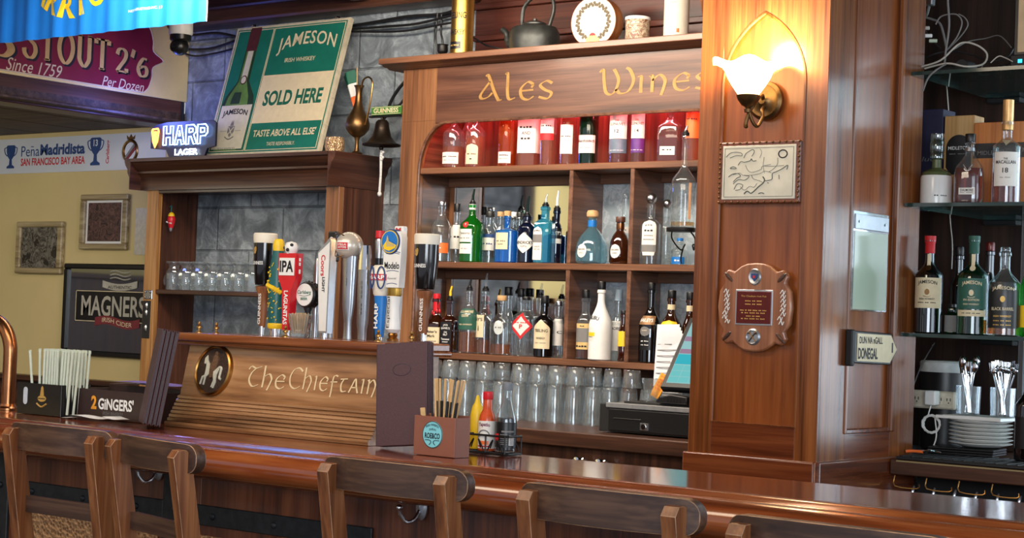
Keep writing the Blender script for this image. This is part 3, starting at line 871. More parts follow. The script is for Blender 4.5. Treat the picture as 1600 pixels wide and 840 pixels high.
t = tap(450, 'red tap handle with a black and white lettered square block'); H = taph(450, 397)
t.location.y = YT-0.03; t.location.x = at(450, 515, YT-0.03)[0]
MB().lathe([(0.009, 0.0), (0.010, 0.022), (0.0, 0.022)], 'chrome', 16).build('ferrule', t)
mb = MB().prism([(-0.012, 0.018), (0.012, 0.018), (0.015, 0.08), (0.019, H-0.105), (0.035, H-0.075), (0.037, H), (-0.037, H), (-0.035, H-0.075), (-0.019, H-0.105), (-0.015, 0.08)], 0.014, 'red', h0=-0.014)
vtext(mb, 'LAGUNITAS', 0.0, -0.0152, 0.085, 0.10, 0.017, 'inkwhite', 0.03, up=False)
mb.text('~2', 0, 0, 0.05, 0.012, 'inkwhite', lambda u, v: (0.0376, v, H-0.035+u))
bevel(mb.build('red_grip', t), 0.003)
mb = MB().box((-0.031, -0.0168, H-0.066), (0.031, -0.0145, H-0.014), 'inkwhite', 0.0005)
mb.text('IPA', 0, H-0.039, 0.056, 0.034, 'ink', front(0, -0.0178), 0.03)
mb.build('letter_block', t)
mb = MB().lathe([(0.014, 0.0), (0.02, 0.012), (0.021, 0.022), (0.015, 0.034), (0.0, 0.038)], 'white', 16, (0, 0, H-0.002))
for c_ in ((-0.012, -0.014, H+0.016), (0.013, -0.012, H+0.024), (0.004, -0.019, H+0.010)): mb.ball(c_, 0.0055, 'ink', 8)
mb.build('mottled_knob', t)

t = tap(480, 'round black and white disc tap handle above the toothpick glass'); zc = taph(480, 461)
MB().lathe([(0.008, 0.0), (0.009, 0.02), (0.012, 0.05), (0.009, 0.075), (0.013, zc-0.04), (0.011, zc-0.02), (0.0, zc-0.02)], 'black', 16).build('black_stem', t)
mb = MB().lathe([(0.0, -0.016), (0.036, -0.016), (0.039, -0.012), (0.039, 0.014), (0.034, 0.018), (0.0, 0.018)], 'black', 32, (0, 0, zc), axis='Y')
for k in range(20):
    a_ = 2*PI*k/20
    mb.ball((0.039*math.cos(a_), 0.0, zc+0.039*math.sin(a_)), 0.004, 'black', 6)
mb.build('disc_body', t)
mb = MB().prism(arc_pts(0, zc, 0.033, 0.033, 0, 2*PI, 32)[:-1], 0.0185, 'white', h0=0.0155)
mb.text('Carlsberg', 0, zc+0.006, 0.056, 0.014, 'inkgreen', front(0, -0.0192), 0.015, 0.15)
mb.text('BEER', 0, zc-0.012, 0.028, 0.008, 'inkgreen', front(0, -0.0192), 0.02)
mb.tube(smooth([(-0.02, -0.0185, zc-0.002), (0, -0.0185, zc-0.004), (0.02, -0.0185, zc-0.001)]), 0.0009, 'inkgreen', 5)
mb.build('white_face', t)

t = tap(507, 'white and silver blade tap handle with red script'); H = taph(507, 372)
MB().lathe([(0.009, 0.0), (0.009, 0.02), (0.0, 0.02)], 'chrome', 16).build('ferrule', t)
mb = MB().prism([(-0.013, 0.014), (0.021, 0.014), (0.024, H-0.01), (0.018, H), (-0.028, H-0.042)], 0.012, 'silver', h0=-0.012)
mb.prism([(-0.011, 0.02), (0.017, 0.02), (0.020, H-0.012), (-0.025, H-0.046)], 0.0132, 'white', h0=0.011)
vtext(mb, 'Coors', -0.003, -0.0142, H-0.082, 0.062, 0.017, 'inkred', 0.02, up=False)
vtext(mb, 'LIGHT', 0.001, -0.0142, H-0.138, 0.044, 0.011, 'ink', 0.03, up=False)
bevel(mb.build('blade_grip', t), 0.002)

t = tap(514, 'black topped tap handle standing behind the white and silver blade'); H = taph(514, 360)
t.location.y = YT+0.06; t.location.x = at(516, 515, YT+0.06)[0]
mb = MB().box((-0.018, -0.01, H-0.09), (0.018, 0.01, H), 'black', 0.004)
mb.tube([(0.008*math.cos(k*0.42), -0.011, H-0.03+0.012*math.sin(k*0.42)) for k in range(15)], 0.0016, 'inkwhite', 5)
mb.build('black_head', t)
MB().lathe([(0.008, 0.0), (0.010, 0.05), (0.014, H-0.09), (0.0, H-0.088)], 'silver', 12).build('grip', t)
t = tap(494, 'slim grey tap handle half hidden behind the white and silver blade')
t.location.y = YT+0.055; t.location.x = at(492, 515, YT+0.055)[0]
MB().lathe([(0.008, 0.0), (0.010, 0.06), (0.012, 0.21), (0.006, 0.235), (0.0, 0.236)], 'steel', 12).build('grip', t)

t = tap(543, 'chrome tap handle topped with a cream ball and red badge'); H = taph(541, 363)
mb = MB().lathe([(0.012, 0.0), (0.011, 0.02), (0.011, 0.05), (0.017, 0.10), (0.0175, 0.125), (0.020, 0.20), (0.021, H-0.07), (0.0, H-0.068)], 'steel', 20, cross=sq(4, 0.8))
vtext(mb, '~2', 0.0, -0.0168, 0.19, 0.07, 0.009, 'silver', 0.01)
mb.build('chrome_grip', t)
cz = H-0.040; cx_ = -0.006
mb = MB().ball((cx_, 0, cz), 0.041, M.setdefault('pearl', P('pearl_lacquer', C(206, 198, 184), 0.25, 0.3, 0.05)), 28)
mb.tube([(cx_+0.034*math.cos(k*2*PI/30)*0.9, -0.027-0.006*math.sin(k), cz+0.034*math.sin(k*2*PI/30)) for k in range(0, 1)]+[(cx_, -0.03, cz)], 0.0001, 'brassdark', 4)
mb.tube([(cx_-0.012+0.030*math.cos(a_), -0.0415+0.028*abs(math.cos(a_))**2+0.004, cz+0.0335*math.sin(a_)) for a_ in [2*PI*k/30 for k in range(30)]], 0.0018, 'brassdark', 5, closed=True)
mb.build('ball_head', t)
mb = MB(); rb = 0.0418
bf = lambda u, v: (cx_+0.008+u, -math.sqrt(max(1e-6, rb*rb-(0.008+u)**2-v*v))-0.0006, cz+v)
mb.sheet(lambda u, v: bf(-0.019+0.038*u, -0.014+0.028*v), 8, 6, 'white')
bf2 = lambda u, v: tuple(np.array(bf(u, v))+np.array((0, -0.0008, 0)))
mb.sheet(lambda u, v: bf2(-0.017+0.034*u, -0.012+0.02*v), 8, 5, 'inkred')
bf3 = lambda u, v: tuple(np.array(bf(u, v))+np.array((0, -0.0016, 0)))
mb.text('STELLA', 0, 0.002, 0.028, 0.006, 'inkwhite', bf3, 0.02); mb.text('ARTOIS', 0, -0.006, 0.028, 0.006, 'inkwhite', bf3, 0.02)
mb.build('red_badge', t)

t = tap(566, 'slim brushed silver tap handle with clear tip'); H = taph(564, 384)
mb = MB().lathe([(0.012, 0.0), (0.013, 0.03), (0.016, 0.05), (0.018, H*0.6), (0.0185, H-0.07), (0.0, H-0.069)], 'steel', 20, cross=sq(5, 0.7))
vtext(mb, '~2', 0.0, -0.0135, H*0.45, 0.10, 0.012, 'inkgrey', 0.0)
mb.build('grip', t)
MB().lathe([(0.0185, H-0.07), (0.017, H-0.02), (0.014, H), (0.0, H)], 'chrome', 16, cross=sq(4, 0.7)).build('tip', t)

t = tap(593, 'blue tap handle with a cream pint shaped head'); H = taph(590, 414)
MB().lathe([(0.008, 0.0), (0.008, 0.012), (0.0, 0.012)], 'chrome', 16).build('ferrule', t)
zc = H*0.59
mb = MB().lathe([(0.013, 0.01), (0.016, 0.04), (0.018, zc*0.7), (0.021, zc), (0.0, zc)], 'blue', 22, cross=ell(0.8))
vtext(mb, 'HARP', -0.001, -0.0168, zc*0.55, 0.072, 0.014, 'inkwhite', 0.03)
mb.build('blue_grip', t)
mb = MB().lathe([(0.021, zc), (0.024, zc+0.004), (0.032, zc+0.04), (0.035, zc+0.065), (0.032, H-0.012), (0.024, H-0.002), (0.0, H)], 'foam', 24, cross=ell(0.8))
rr = 0.0345
gf = lambda u, v: (rr*math.sin(u/rr), -0.83*rr*math.cos(u/rr), v)
for xo in (-0.016, 0.020):
    mb.tube([gf(xo+0.012*math.cos(a_), zc+0.052+0.031*math.sin(a_)) for a_ in [2*PI*k/24 for k in range(24)]], 0.0024, 'inkblue', 6, closed=True)
mb.sheet(lambda u, v: gf(-0.032+0.07*u, zc+0.044+0.018*v), 14, 1, 'inkred')
gf2 = lambda u, v: (rr*1.02*math.sin(u/rr), -0.85*rr*math.cos(u/rr), v)
mb.text('HARP', 0.002, zc+0.053, 0.058, 0.012, 'inkwhite', gf2, 0.03)
mb.build('cream_head', t)

t = tap(614, 'white tap handle with a round blue bridge emblem on top'); H = taph(608, 360)
MB().lathe([(0.016, 0.0), (0.017, 0.006), (0.011, 0.010), (0.014, 0.018), (0.011, 0.024), (0.0, 0.026)], 'brass', 20).build('ferrule', t)
zc = 0.140
mb = MB().lathe([(0.013, 0.024), (0.022, 0.034), (0.021, 0.05), (0.017, 0.09), (0.020, zc-0.022), (0.022, zc-0.012), (0.0, zc-0.010)], 'white', 22)
vtext(mb, 'Especial', 0.0, -0.0225, 0.082, 0.088, 0.014, 'ink', 0.0)
mb.build('white_grip', t)
MB().lathe([(0.022, zc-0.012), (0.024, zc-0.008), (0.023, zc+0.008), (0.024, zc+0.012), (0.0, zc+0.012)], 'gold', 22, cross=ell(0.7)).build('gold_band', t)
mb = MB().prism([(-0.024, zc+0.012), (0.026, zc+0.012), (0.030, H-0.075), (0.030, H-0.02), (0.024, H-0.004), (-0.01, H-0.004), (-0.038, H-0.06), (-0.034, zc+0.05)], 0.013, 'white', h0=-0.013)
mb.text('Modelo', -0.002, zc+0.075, 0.056, 0.02, 'ink', front(0, -0.0138), 0.02)
mb.text('Especial', 0.0, zc+0.038, 0.034, 0.008, 'inkgrey', front(0, -0.0138), 0.0, 0.3)
for z, w_ in ((zc+0.022, 0.040), (zc+0.058, 0.05), (zc+0.112, 0.056), (zc+0.108, 0.05)):
    mb.tube(smooth([(-w_/2, -0.0134, z), (0, -0.0134, z+0.003), (w_/2, -0.0134, z)]), 0.0012, 'inkblue', 4)
bevel(mb.build('label_panel', t), 0.002)
ez = H-0.034; ex = -0.010
mb = MB().lathe([(0.0, -0.017), (0.034, -0.017), (0.036, -0.014), (0.036, 0.010), (0.0, 0.010)], 'inkblue', 36, (ex, 0, ez), axis='Y')
mb.prism(arc_pts(ex, ez, 0.0325, 0.0325, 0, 2*PI, 36)[:-1], 0.0178, 'yel', h0=0.016)
mb.prism(arc_pts(ex, ez, 0.030, 0.030, 0, 2*PI, 36)[:-1], 0.0184, 'blue', h0=0.016)
mb.prism([(ex-0.024, ez-0.012), (ex-0.012, ez+0.002), (ex-0.008, ez+0.018), (ex-0.004, ez+0.002), (ex+0.010, ez-0.003), (ex+0.026, ez-0.010), (ex+0.022, ez-0.018), (ex, ez-0.026), (ex-0.018, ez-0.022)], 0.0192, 'yel', h0=0.018)
for k in range(6): mb.tube([(ex-0.008+0.005*k, -0.0194, ez+0.008-0.002*k), (ex-0.008+0.005*k, -0.0194, ez-0.014)], 0.0006, 'blue', 4)
mb.build('bridge_emblem', t)

t = tap(600, 'white tap handle with red top hidden behind the blue bridge emblem')
t.location.y = YT+0.062; t.location.x = at(620, 515, YT+0.062)[0]; H = at(620, 354, YT+0.062)[2]-ZT
mb = MB().box((-0.017, -0.010, H-0.10), (0.017, 0.012, H), 'white', 0.003)
mb.text('M', 0, H-0.012, 0.02, 0.014, 'inkred', front(0, -0.0108), 0.04)
mb.build('head', t); MB().lathe([(0.009, 0), (0.013, 0.1), (0.014, H-0.1), (0, H-0.099)], 'white', 12).build('grip', t)
t = tap(588, 'red capped black necked tap handle beside the blue bridge emblem')
t.location.y = YT+0.055; t.location.x = at(588, 515, YT+0.055)[0]; H = at(588, 361, YT+0.055)[2]-ZT
MB().lathe([(0.008, 0), (0.010, 0.05), (0.012, H-0.08), (0.0, H-0.079)], 'black', 12).build('black_neck', t)
MB().lathe([(0.012, H-0.08), (0.014, H-0.03), (0.012, H-0.024), (0.0, H-0.023)], 'silver', 12).build('collar', t)
MB().lathe([(0.012, H-0.023), (0.014, H-0.02), (0.013, H), (0.0, H)], 'red', 12).build('red_cap', t)

# toothpick glass on the tower
x = at(468, 519, 3.675)[0]
t = thing('toothpick_glass', 'cut glass tumbler full of toothpicks on the tap tower', 'glass', (x, 3.675, ZT+0.0012))
n = 20
mb = MB().lathe([(0.024, 0.0), (0.027, 0.004), (0.0285, 0.02), (0.026, 0.022), (0.031, 0.035), (0.035, 0.068), (0.033, 0.068), (0.028, 0.032), (0.022, 0.010), (0.0, 0.010)], 'g_pint', 10, caps=True)
mb.build('tumbler', t, sharp=0.3)
mb = MB(); random.seed(5)
for k in range(70):
    a_ = random.uniform(0, 2*PI); r0 = 0.017*math.sqrt(random.random()); r1 = r0*1.5+0.001
    mb.tube([(r0*math.cos(a_), r0*math.sin(a_), 0.012), (r1*math.cos(a_), r1*math.sin(a_), 0.066+random.uniform(-0.003, 0.006))], 0.0011, 'bamboo', 5)
o = mb.build('toothpicks', t); o['kind'] = 'stuff'

# ================================================================== MAIN BACK BAR CABINET
YC, YBK = 5.85, 6.075
CX0, CX1 = -5.198, -3.25
S1, S2, S3, ZC = 2.071, 1.665, 1.277, 1.025
cab = thing('back_bar_cabinet', 'tall carved oak back bar shelf unit with gold lettering on its top board', 'bar cabinet', (0, 0, 0))
OX0, OX1 = -5.087, -3.36
# front frame with rounded opening corners
mb = MB()
arcL = [(OX0, ZC+0.002), (OX0, 2.05)]+[(OX0+0.145*(1-math.cos(t*PI/2/10)), 2.05+0.215*math.sin(t*PI/2/10)) for t in range(1, 11)]
arcR = [(OX1-(x-OX0), z) for x, z in arcL]
poly_left = [(CX0, ZC+0.002)]+arcL+[(OX0+0.145, 2.275), (CX0, 2.275)]
fnY = lambda u, v, w: (u, YC+w, v)
mb.prism(poly_left, 0.028, 'cab', fnY)
mb.box((CX0, YC, 2.275), (OX0+0.145-0.06, YC+0.028, 2.505), 'cab', 0.001)
bevel(mb.build('front_stile', cab), 0.003); mb = MB()
mb.prism([(CX1, ZC+0.002)]+arcR+[(OX1-0.145, 2.275), (CX1, 2.275)], 0.028, 'cab', fnY)
bevel(mb.build('front_stile', cab), 0.003)
mb = MB()
for arr in (arcL, arcR):
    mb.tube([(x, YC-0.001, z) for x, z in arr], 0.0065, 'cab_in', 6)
mb.tube([(OX0+0.145, YC-0.001, 2.265), (OX1-0.145, YC-0.001, 2.265)], 0.0065, 'cab_in', 6)
mb.build('arch_bead', cab)
mb = MB().box((OX0+0.085, YC-0.004, 2.262), (CX1, YC+0.026, 2.505), 'frieze', 0.002)
a = at(752, 140, YC); b = at(864, 135, YC)
ff = front(0, YC-0.0055)
mb.strokes(uncial('Ales'), (a[0]+b[0])/2, a[2]+0.004, b[0]-a[0], 0.118, 'friezegold', ff, 0.03, 0.105, 0.5)
a = at(938, 130, YC); b = at(1112, 122, YC)
mb.strokes(uncial('Wines'), (a[0]+b[0])/2, a[2]-0.004, b[0]-a[0], 0.118, 'friezegold', ff, 0.03, 0.105, 0.5)
mb.build('lettered_frieze', cab)
# cornice
mb = MB().extrude_x([(5.765, 2.522), (5.765, 2.548), (6.12, 2.548), (6.12, 2.506), (5.835, 2.506), (5.825, 2.512), (5.80, 2.514), (5.785, 2.522)], CX0-0.075, CX1+0.08, 'cab_x')
bevel(mb.build('cornice', cab), 0.003)
# carcass
mb = MB().box((CX0, YC+0.028, ZC+0.002), (CX0+0.02, 6.12, 2.506), 'cab'); mb.build('side_panel', cab)
MB().box((CX1-0.02, YC+0.028, ZC+0.002), (CX1, 6.12, 2.506), 'cab').build('side_panel', cab)
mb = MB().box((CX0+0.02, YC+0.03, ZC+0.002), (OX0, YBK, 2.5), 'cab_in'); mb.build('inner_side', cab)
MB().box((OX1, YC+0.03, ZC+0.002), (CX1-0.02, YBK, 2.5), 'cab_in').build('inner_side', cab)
for i, (z, t) in enumerate(((S1, 0.027), (S2, 0.027), (S3, 0.027))):
    MB().box((OX0, YC+0.004, z-t), (OX1, YBK, z), 'cab_x', 0.003).build('shelf', cab)
    MB().box((OX0, YBK-0.022, z-t-0.04), (OX1, YBK-0.002, z-t), 'cab_x', 0.002).build('shelf_rail', cab)
for x in (-4.272, -3.972):
    for z0, z1 in ((S2, S1-0.027), (S3, S2-0.027), (ZC+0.002, S3-0.027)):
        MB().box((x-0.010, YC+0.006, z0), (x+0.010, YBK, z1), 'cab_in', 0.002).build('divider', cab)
# backs: dark board behind the pink row, mirror in the big bay, grey painted metal in the small bays
MB().box((OX0, YBK, S1), (OX1, YBK+0.02, 2.5), 'dark_z').build('back_board', cab)
MB().box((OX0, YBK, ZC), (-4.272, YBK+0.008, S1), 'mirror').build('mirror_back', cab)
M['tin'] = ENGRAVED('grey_painted_tin', C(168, 184, 194), C(206, 218, 226), 14, 0.35, 0.35, 0.3)
MB().box((-4.272, YBK, ZC), (OX1, YBK+0.008, S1), 'tin').build('tin_back', cab)
for z0, z1 in ((S2, S1-0.03), (S3, S2-0.03)):
    MB().box((OX0, YBK-0.012, z0), (OX0+0.03, YBK, z1), 'cab', 0.002).build('back_stile', cab)
for x in (-4.10, -3.80): MB().box((x-0.004, YBK-0.006, S3), (x+0.004, YBK, S1-0.03), 'cab', 0.001).build('back_stile', cab)
# strip lamp under the top board, glowing red
led = MB().box((OX0+0.16, YC+0.030, 2.440), (OX1-0.16, YC+0.042, 2.452), EMIT('red_led_strip', (1.0, 0.05, 0.06, 1), 6.0)).build('led_strip', cab)
area('led_strip_light', (-4.25, YC+0.034, 2.436), (-4.25, YC+0.09, 2.1), 1.5, 0.012, 15, (1.0, 0.09, 0.10))
# boarding above the cabinet
mb = MB()
x0 = at(738, 60, 6.12)[0]
for k, (z0, z1, d) in enumerate(((2.55, 2.66, 0.01), (2.66, 2.685, 0.03), (2.685, 2.80, 0.014), (2.80, 2.825, 0.034), (2.825, 2.95, 0.02))):
    mb.box((x0, YW-d, z0), (-2.9, YW-0.0005, z1), 'panel_red', 0.003)
o = struct(mb, 'trim_4')

# ================================================================== BACK COUNTER
ctr = thing('back_counter', 'low dark wooden back counter running under the bottle shelves', 'counter', (0, 0, 0))
MB().box((-6.9, 5.30, ZC-0.055), (-3.058, 6.13, ZC), 'dark_x', 0.004).build('worktop', ctr)
MB().box((-6.9, 5.34, 0.05), (-3.062, 6.10, ZC-0.058), 'dark_z').build('cupboard_carcass', ctr)
for k in range(8):
    x0 = -6.85+k*0.47
    d = MB().box((x0, 5.315, 0.12), (x0+0.455, 5.339, ZC-0.105), 'dark_z', 0.003)
    d.box((x0+0.06, 5.311, 0.18), (x0+0.395, 5.316, ZC-0.165), 'dark_z', 0.002)
    d = d.build('cupboard_door', ctr)
    if k == 6:
        px_list = (908, 942)
        for px in px_list:
            p = at(px, 711, 5.30)
            MB().lathe([(0.012, 0.012), (0.012, 0.0), (0.007, -0.006), (0.008, -0.018), (0.015, -0.026), (0.014, -0.034), (0.0, -0.037)], 'chrome', 16, (p[0], 5.303, 0.925), axis='Y').build('door_knob', d)

# ================================================================== BOTTLES
def bprof(r, H, rn, zs=0.62, zn=0.80, foot=0.004, lip=True, belly=0.0):
    """bottle silhouette: body to zs*H, shoulder to the neck at zn*H, lip at the top"""
    p = [(r*0.90, 0.0), (r, foot)]
    for k in range(1, 4): p.append((r*(1+belly*math.sin(k/3*PI*0.5)), foot+(zs*H-foot)*k/3))
    r1 = p[-1][0]
    for k in range(1, 9):
        t = k/8
        s = 0.5-0.5*math.cos(t*PI)
        p.append((r1+(rn-r1)*s**0.8 if t < 1 else rn, zs*H+(zn-zs)*H*t))
    p.append((rn, H*0.97))
    if lip: p[-1:] = [(rn, H-0.016), (rn*1.22, H-0.014), (rn*1.22, H-0.004), (rn, H)]
    return p

class Bottle:
    def __init__(self, label, px, w, ytop, z, Y, glass='g_clear', cat='bottle', name='liquor_bottle', group=None, cross=None, seg=22, H=None, x=None):
        p = at(px, 400, Y) if x is None else (x, Y, z)
        # find X for the bottle's middle height
        zz = z+0.12
        q = _C+(_F*FPX+_R*(px-800)-_U*(0))*1.0
        # iterate so that the middle of the bottle lands on the pixel column
        X = p[0]
        for _ in range(4):
            v = np.array((X, Y, zz))-_C
            u = 800+FPX*float(v@_R)/float(v@_F)
            X += (px-u)/scl((X, Y, zz))/math.cos(YAW)*0.9
        self.s = scl((X, Y, zz))
        self.r = w*1.05/2/self.s
        self.H = (at(px, ytop, Y)[2]-z) if H is None else H
        self.t = thing(name, label, cat, (X, Y, z+0.0012), 0, group)
        self.cross = cross; self.cross_sq = bool(cross) and cross(0.7071, 0.7071)[0] > 0.75; self.glass = glass;
        if self.cross_sq: self.t.rotation_euler = (0, 0, 0.22)
        self.seg = seg; self.Y = Y; self.z = z
    def body(self, Hn=None, rn=0.014, zs=0.62, zn=0.80, prof=None, belly=0.0, lip=True):
        self.Hn = Hn or self.H
        self.prof = prof or bprof(self.r, self.Hn, rn, zs, zn, belly=belly, lip=lip)
        MB().lathe(self.prof, self.glass, self.seg, cross=self.cross).build('glass_body', self.t)
        return self
    def rad(self, z):
        pr = self.prof
        for (r0, z0), (r1, z1) in zip(pr, pr[1:]):
            if z0 <= z <= z1 and z1 > z0: return r0+(r1-r0)*(z-z0)/(z1-z0)
        return pr[-1][0]
    def fill(self, m, top):
        pr = []; 
        pts = [k/14 for k in range(15)]
        for t in pts:
            z = 0.006+(top-0.006)*t
            pr.append((max(0.002, self.rad(z)-0.0025), z))
        MB().lathe(pr, m, self.seg, cross=self.cross).build('liquid', self.t)
        return self
    def cap(self, m, h=0.03, r=None, z=None, name='cap', tip=None):
        z = self.Hn-0.002 if z is None else z
        r = r or (self.prof[-1][0]*1.12)
        MB().lathe([(r*0.96, z), (r, z+0.002), (r, z+h-0.003), (r*0.92, z+h), (0.0, z+h)], m, 16).build(name, self.t)
        self.top = z+h
        return self
    def pourer(self, m='black', mt='plastic_clear', h=None):
        z = self.Hn-0.004
        h = (self.H-z) if h is None else h
        h = max(0.03, h)
        MB().lathe([(0.014, z), (0.0145, z+0.002), (0.0145, z+0.012), (0.010, z+0.016), (0.009, z+0.022), (0.0, z+0.022)], m, 14).build('pourer_collar', self.t)
        MB().tube([(0, 0, z+0.02), (0, 0, z+0.6*h), (0.006, 0, z+h)], [0.006, 0.0055, 0.004], mt, 8).build('pourer_spout', self.t)
        return self
    def surf(self, off=0.0007, ang=-PI/2, extra=0.0):
        """map label coordinates (u round the bottle, v up) to its outside"""
        cr = self.cross or (lambda c, s: (c, s))
        def f(u, v):
            R = self.rad(v)+off
            a = ang+u/max(R, 0.004)
            c, s = cr(math.cos(a), math.sin(a))
            return (R*c, R*s, v)
        return f
    def label(self, m, z0, z1, w, texts=(), ang=-PI/2, outline=None, name='label', bands=(), keep=False):
        """paper label; texts: (string, v centre 0-1, width share, height, ink); bands: (v0, v1, material)"""
        ang += 0.30 if not self.cross_sq else 0.0
        f0 = self.surf(0.0008, ang); f1 = self.surf(0.0013, ang); f2 = self.surf(0.0018, ang)
        mb = MB()
        if outline is None:
            mb.sheet(lambda a, b: f0(-w/2+w*a, z0+(z1-z0)*b), 14, 5, m)
        else:
            # outline(b) gives the half width share at height b
            mb.sheet(lambda a, b: f0((-w/2+w*a)*outline(b), z0+(z1-z0)*b), 14, 16, m)
        for v0, v1, bm in bands:
            k = 1.0
            mb.sheet(lambda a, b: f1((-w/2+w*a)*k, z0+(z1-z0)*(v0+(v1-v0)*b)), 14, 2, bm)
        for tx in texts:
            s, vc, wk, h, ink = tx[:5]
            arc = tx[5] if len(tx) > 5 else 0.0
            mb.text(s, 0, z0+(z1-z0)*vc, w*wk, h, ink, f2, 0.015, 0.0, arc)
        mb.build(name, self.t)
        return self
oval = lambda b: max(0.02, math.sqrt(max(0, 1-(2*b-1)**2)))
diamond = lambda b: max(0.02, 1-abs(2*b-1)**1.4)
archt = lambda b: 1.0 if b < 0.8 else max(0.05, math.sqrt(max(0, 1-((b-0.8)/0.2)**2)))
peak = lambda b: 1.0 if b < 0.72 else max(0.03, 1-(b-0.72)/0.28)
pointy = lambda b: 1.0 if b > 0.12 else max(0.05, 0.6+0.4*b/0.12)
GP = 'bottles glowing red on the top shelf'
YR = 5.925
# --- top row under the red lamp
def toprow(px, w, label, glass, liquid, lv, zs=0.6, Hn=0.30, rn=0.013, cross=None, Y=YR, cap='black', caph=0.03):
    b = Bottle(label, px, w, 180, S1, Y, glass, group=GP, H=Hn+caph, cross=cross)
    b.body(Hn, rn, zs, zs+0.18)
    if liquid: b.fill(liquid, Hn*lv)
    b.cap(cap, caph)
    return b
b = toprow(709, 33, 'round clear spirit bottle with wide label, at the curved end of the top shelf', 'g_clear', 'whiskey', 0.35, 0.56, 0.27)
b.label('label', 0.018, 0.068, 0.085, [('~2', 0.62, 0.8, 0.007, 'ink'), ('~2', 0.3, 0.6, 0.005, 'inkgrey')])
b = toprow(743, 30, 'amber spirit bottle with tall cream label next to the round clear bottle', 'g_clear', 'whiskey', 0.5, 0.56, 0.27)
b.label('labelcream', 0.014, 0.10, 0.058, [('~2', 0.5, 0.75, 0.008, 'ink'), ('~1', 0.25, 0.25, 0.009, 'ink')], outline=archt)
b = toprow(731, 20, 'plain spirit bottle standing behind between the first two on the top shelf', 'g_clear', 'whiskey', 0.6, 0.6, 0.28, Y=6.02)
b = toprow(793, 28, 'full amber bottle with a small low label on the top shelf', 'g_amber', 'whiskey', 0.85, 0.66, 0.29)
b.label('label', 0.014, 0.062, 0.062, [('~1', 0.7, 0.7, 0.008, 'ink'), ('IRISH WHISKEY', 0.4, 0.7, 0.005, 'inkgrey')])
b = toprow(829, 33, 'broad spirit bottle wholly wrapped in a printed label on the top shelf', 'g_clear', 'whiskey', 0.3, 0.72, 0.29, cross=sq(5), Y=5.95)
b.label('label', 0.055, 0.20, 0.13, [('~1', 0.75, 0.42, 0.014, 'ink'), ('AND', 0.58, 0.3, 0.014, 'ink'), ('~1', 0.42, 0.34, 0.014, 'ink')])
b = toprow(857, 25, 'slim spirit bottle with a banded red label on the top shelf', 'g_clear', 'whiskey', 0.45, 0.66, 0.29)
b.label('label', 0.105, 0.20, 0.07, [('~2', 0.62, 0.7, 0.009, 'ink')], bands=[(0.0, 0.3, 'inkred')])
b = toprow(888, 25, 'golden spirit bottle with a long plain label on the top shelf', 'g_clear', 'whiskey', 0.9, 0.66, 0.29)
b.label('label', 0.045, 0.165, 0.062, [('~2', 0.6, 0.75, 0.007, 'ink')])
b = toprow(920, 26, 'dark green bottle with a pink lit label on the top shelf', 'g_dkgreen', 'darkwhiskey', 0.6, 0.68, 0.30, cross=sq(3.2))
b.label('label', 0.045, 0.118, 0.085, [('Glenfiddich', 0.68, 0.9, 0.013, 'ink'), ('~2', 0.3, 0.5, 0.005, 'inkgrey')])
b = toprow(968, 30, 'spirit bottle numbered 12 with a blue grey foot label', 'g_clear', 'darkwhiskey', 0.7, 0.66, 0.30)
b.label('label', 0.098, 0.20, 0.09, [('THE', 0.72, 0.2, 0.007, 'inkred'), ('GLENLIVET', 0.58, 0.8, 0.011, 'ink'), ('12', 0.3, 0.22, 0.014, 'ink')])
b.label(M.setdefault('slate', P('slate_label', C(92, 110, 128), 0.5)), 0.04, 0.096, 0.09, [('~4', 0.2, 0.7, 0.004, 'inkwhite')], name='foot_label', outline=lambda q: 1.0)
b = toprow(998, 22, 'spirit bottle numbered 14 with a purple foot label', 'g_clear', 'darkwhiskey', 0.7, 0.66, 0.30)
b.label('label', 0.098, 0.20, 0.07, [('THE', 0.72, 0.2, 0.007, 'inkred'), ('GLENLIVET', 0.58, 0.85, 0.011, 'ink'), ('14', 0.3, 0.26, 0.014, 'ink')])
b.label(M.setdefault('purple', P('purple_label', C(84, 40, 120), 0.5)), 0.04, 0.096, 0.07, [('~4', 0.2, 0.8, 0.004, 'inkwhite')], name='foot_label')
b = toprow(1048, 37, 'wide dark red decanter bottle with sloping shoulders and a small low label', 'g_clear', 'darkwhiskey', 0.66, 0.55, 0.25, 0.012, cross=sq(4, 0.7))
b.label('label', 0.026, 0.060, 0.058, [('~2', 0.6, 0.7, 0.008, 'ink')])
b = toprow(1083, 22, 'bottle with a tall orange label at the pillar end of the top shelf', 'g_clear', 'whiskey', 0.4, 0.66, 0.29)
b.label('orange', 0.09, 0.19, 0.066, [('~2', 0.75, 0.75, 0.008, 'ink')])

# --- middle row
GM = 'bottles on the middle shelf'
def mid(px, w, ytop, label, glass='g_clear', Y=5.905, cross=None, seg=22): return Bottle(label, px, w, ytop, S2, Y, glass, group=GM, cross=cross, seg=seg)
b = mid(689, 31, 305, 'clear bottle with a bright orange label standing beside the dark stout tap').body(0.245, 0.016, 0.62, 0.86).fill('g_clear', 0.10)
b.label('orange', 0.038, 0.082, 0.11, [('~2', 0.5, 0.4, 0.008, 'inkwhite')]); b.cap('steel', 0.018, 0.017)
b = mid(713, 17, 309, 'dark capped bottle with a white label half hidden behind the green gin bottle', Y=5.98).body(0.225, 0.013, 0.62, 0.8)
b.label('label', 0.06, 0.165, 0.06, [('~2', 0.5, 0.9, 0.012, 'ink')]); b.cap('black', 0.035, 0.015)
b = mid(737, 36, 296, 'bright green gin bottle with white label and red seal', 'g_green').body(0.248, 0.0145, 0.63, 0.83)
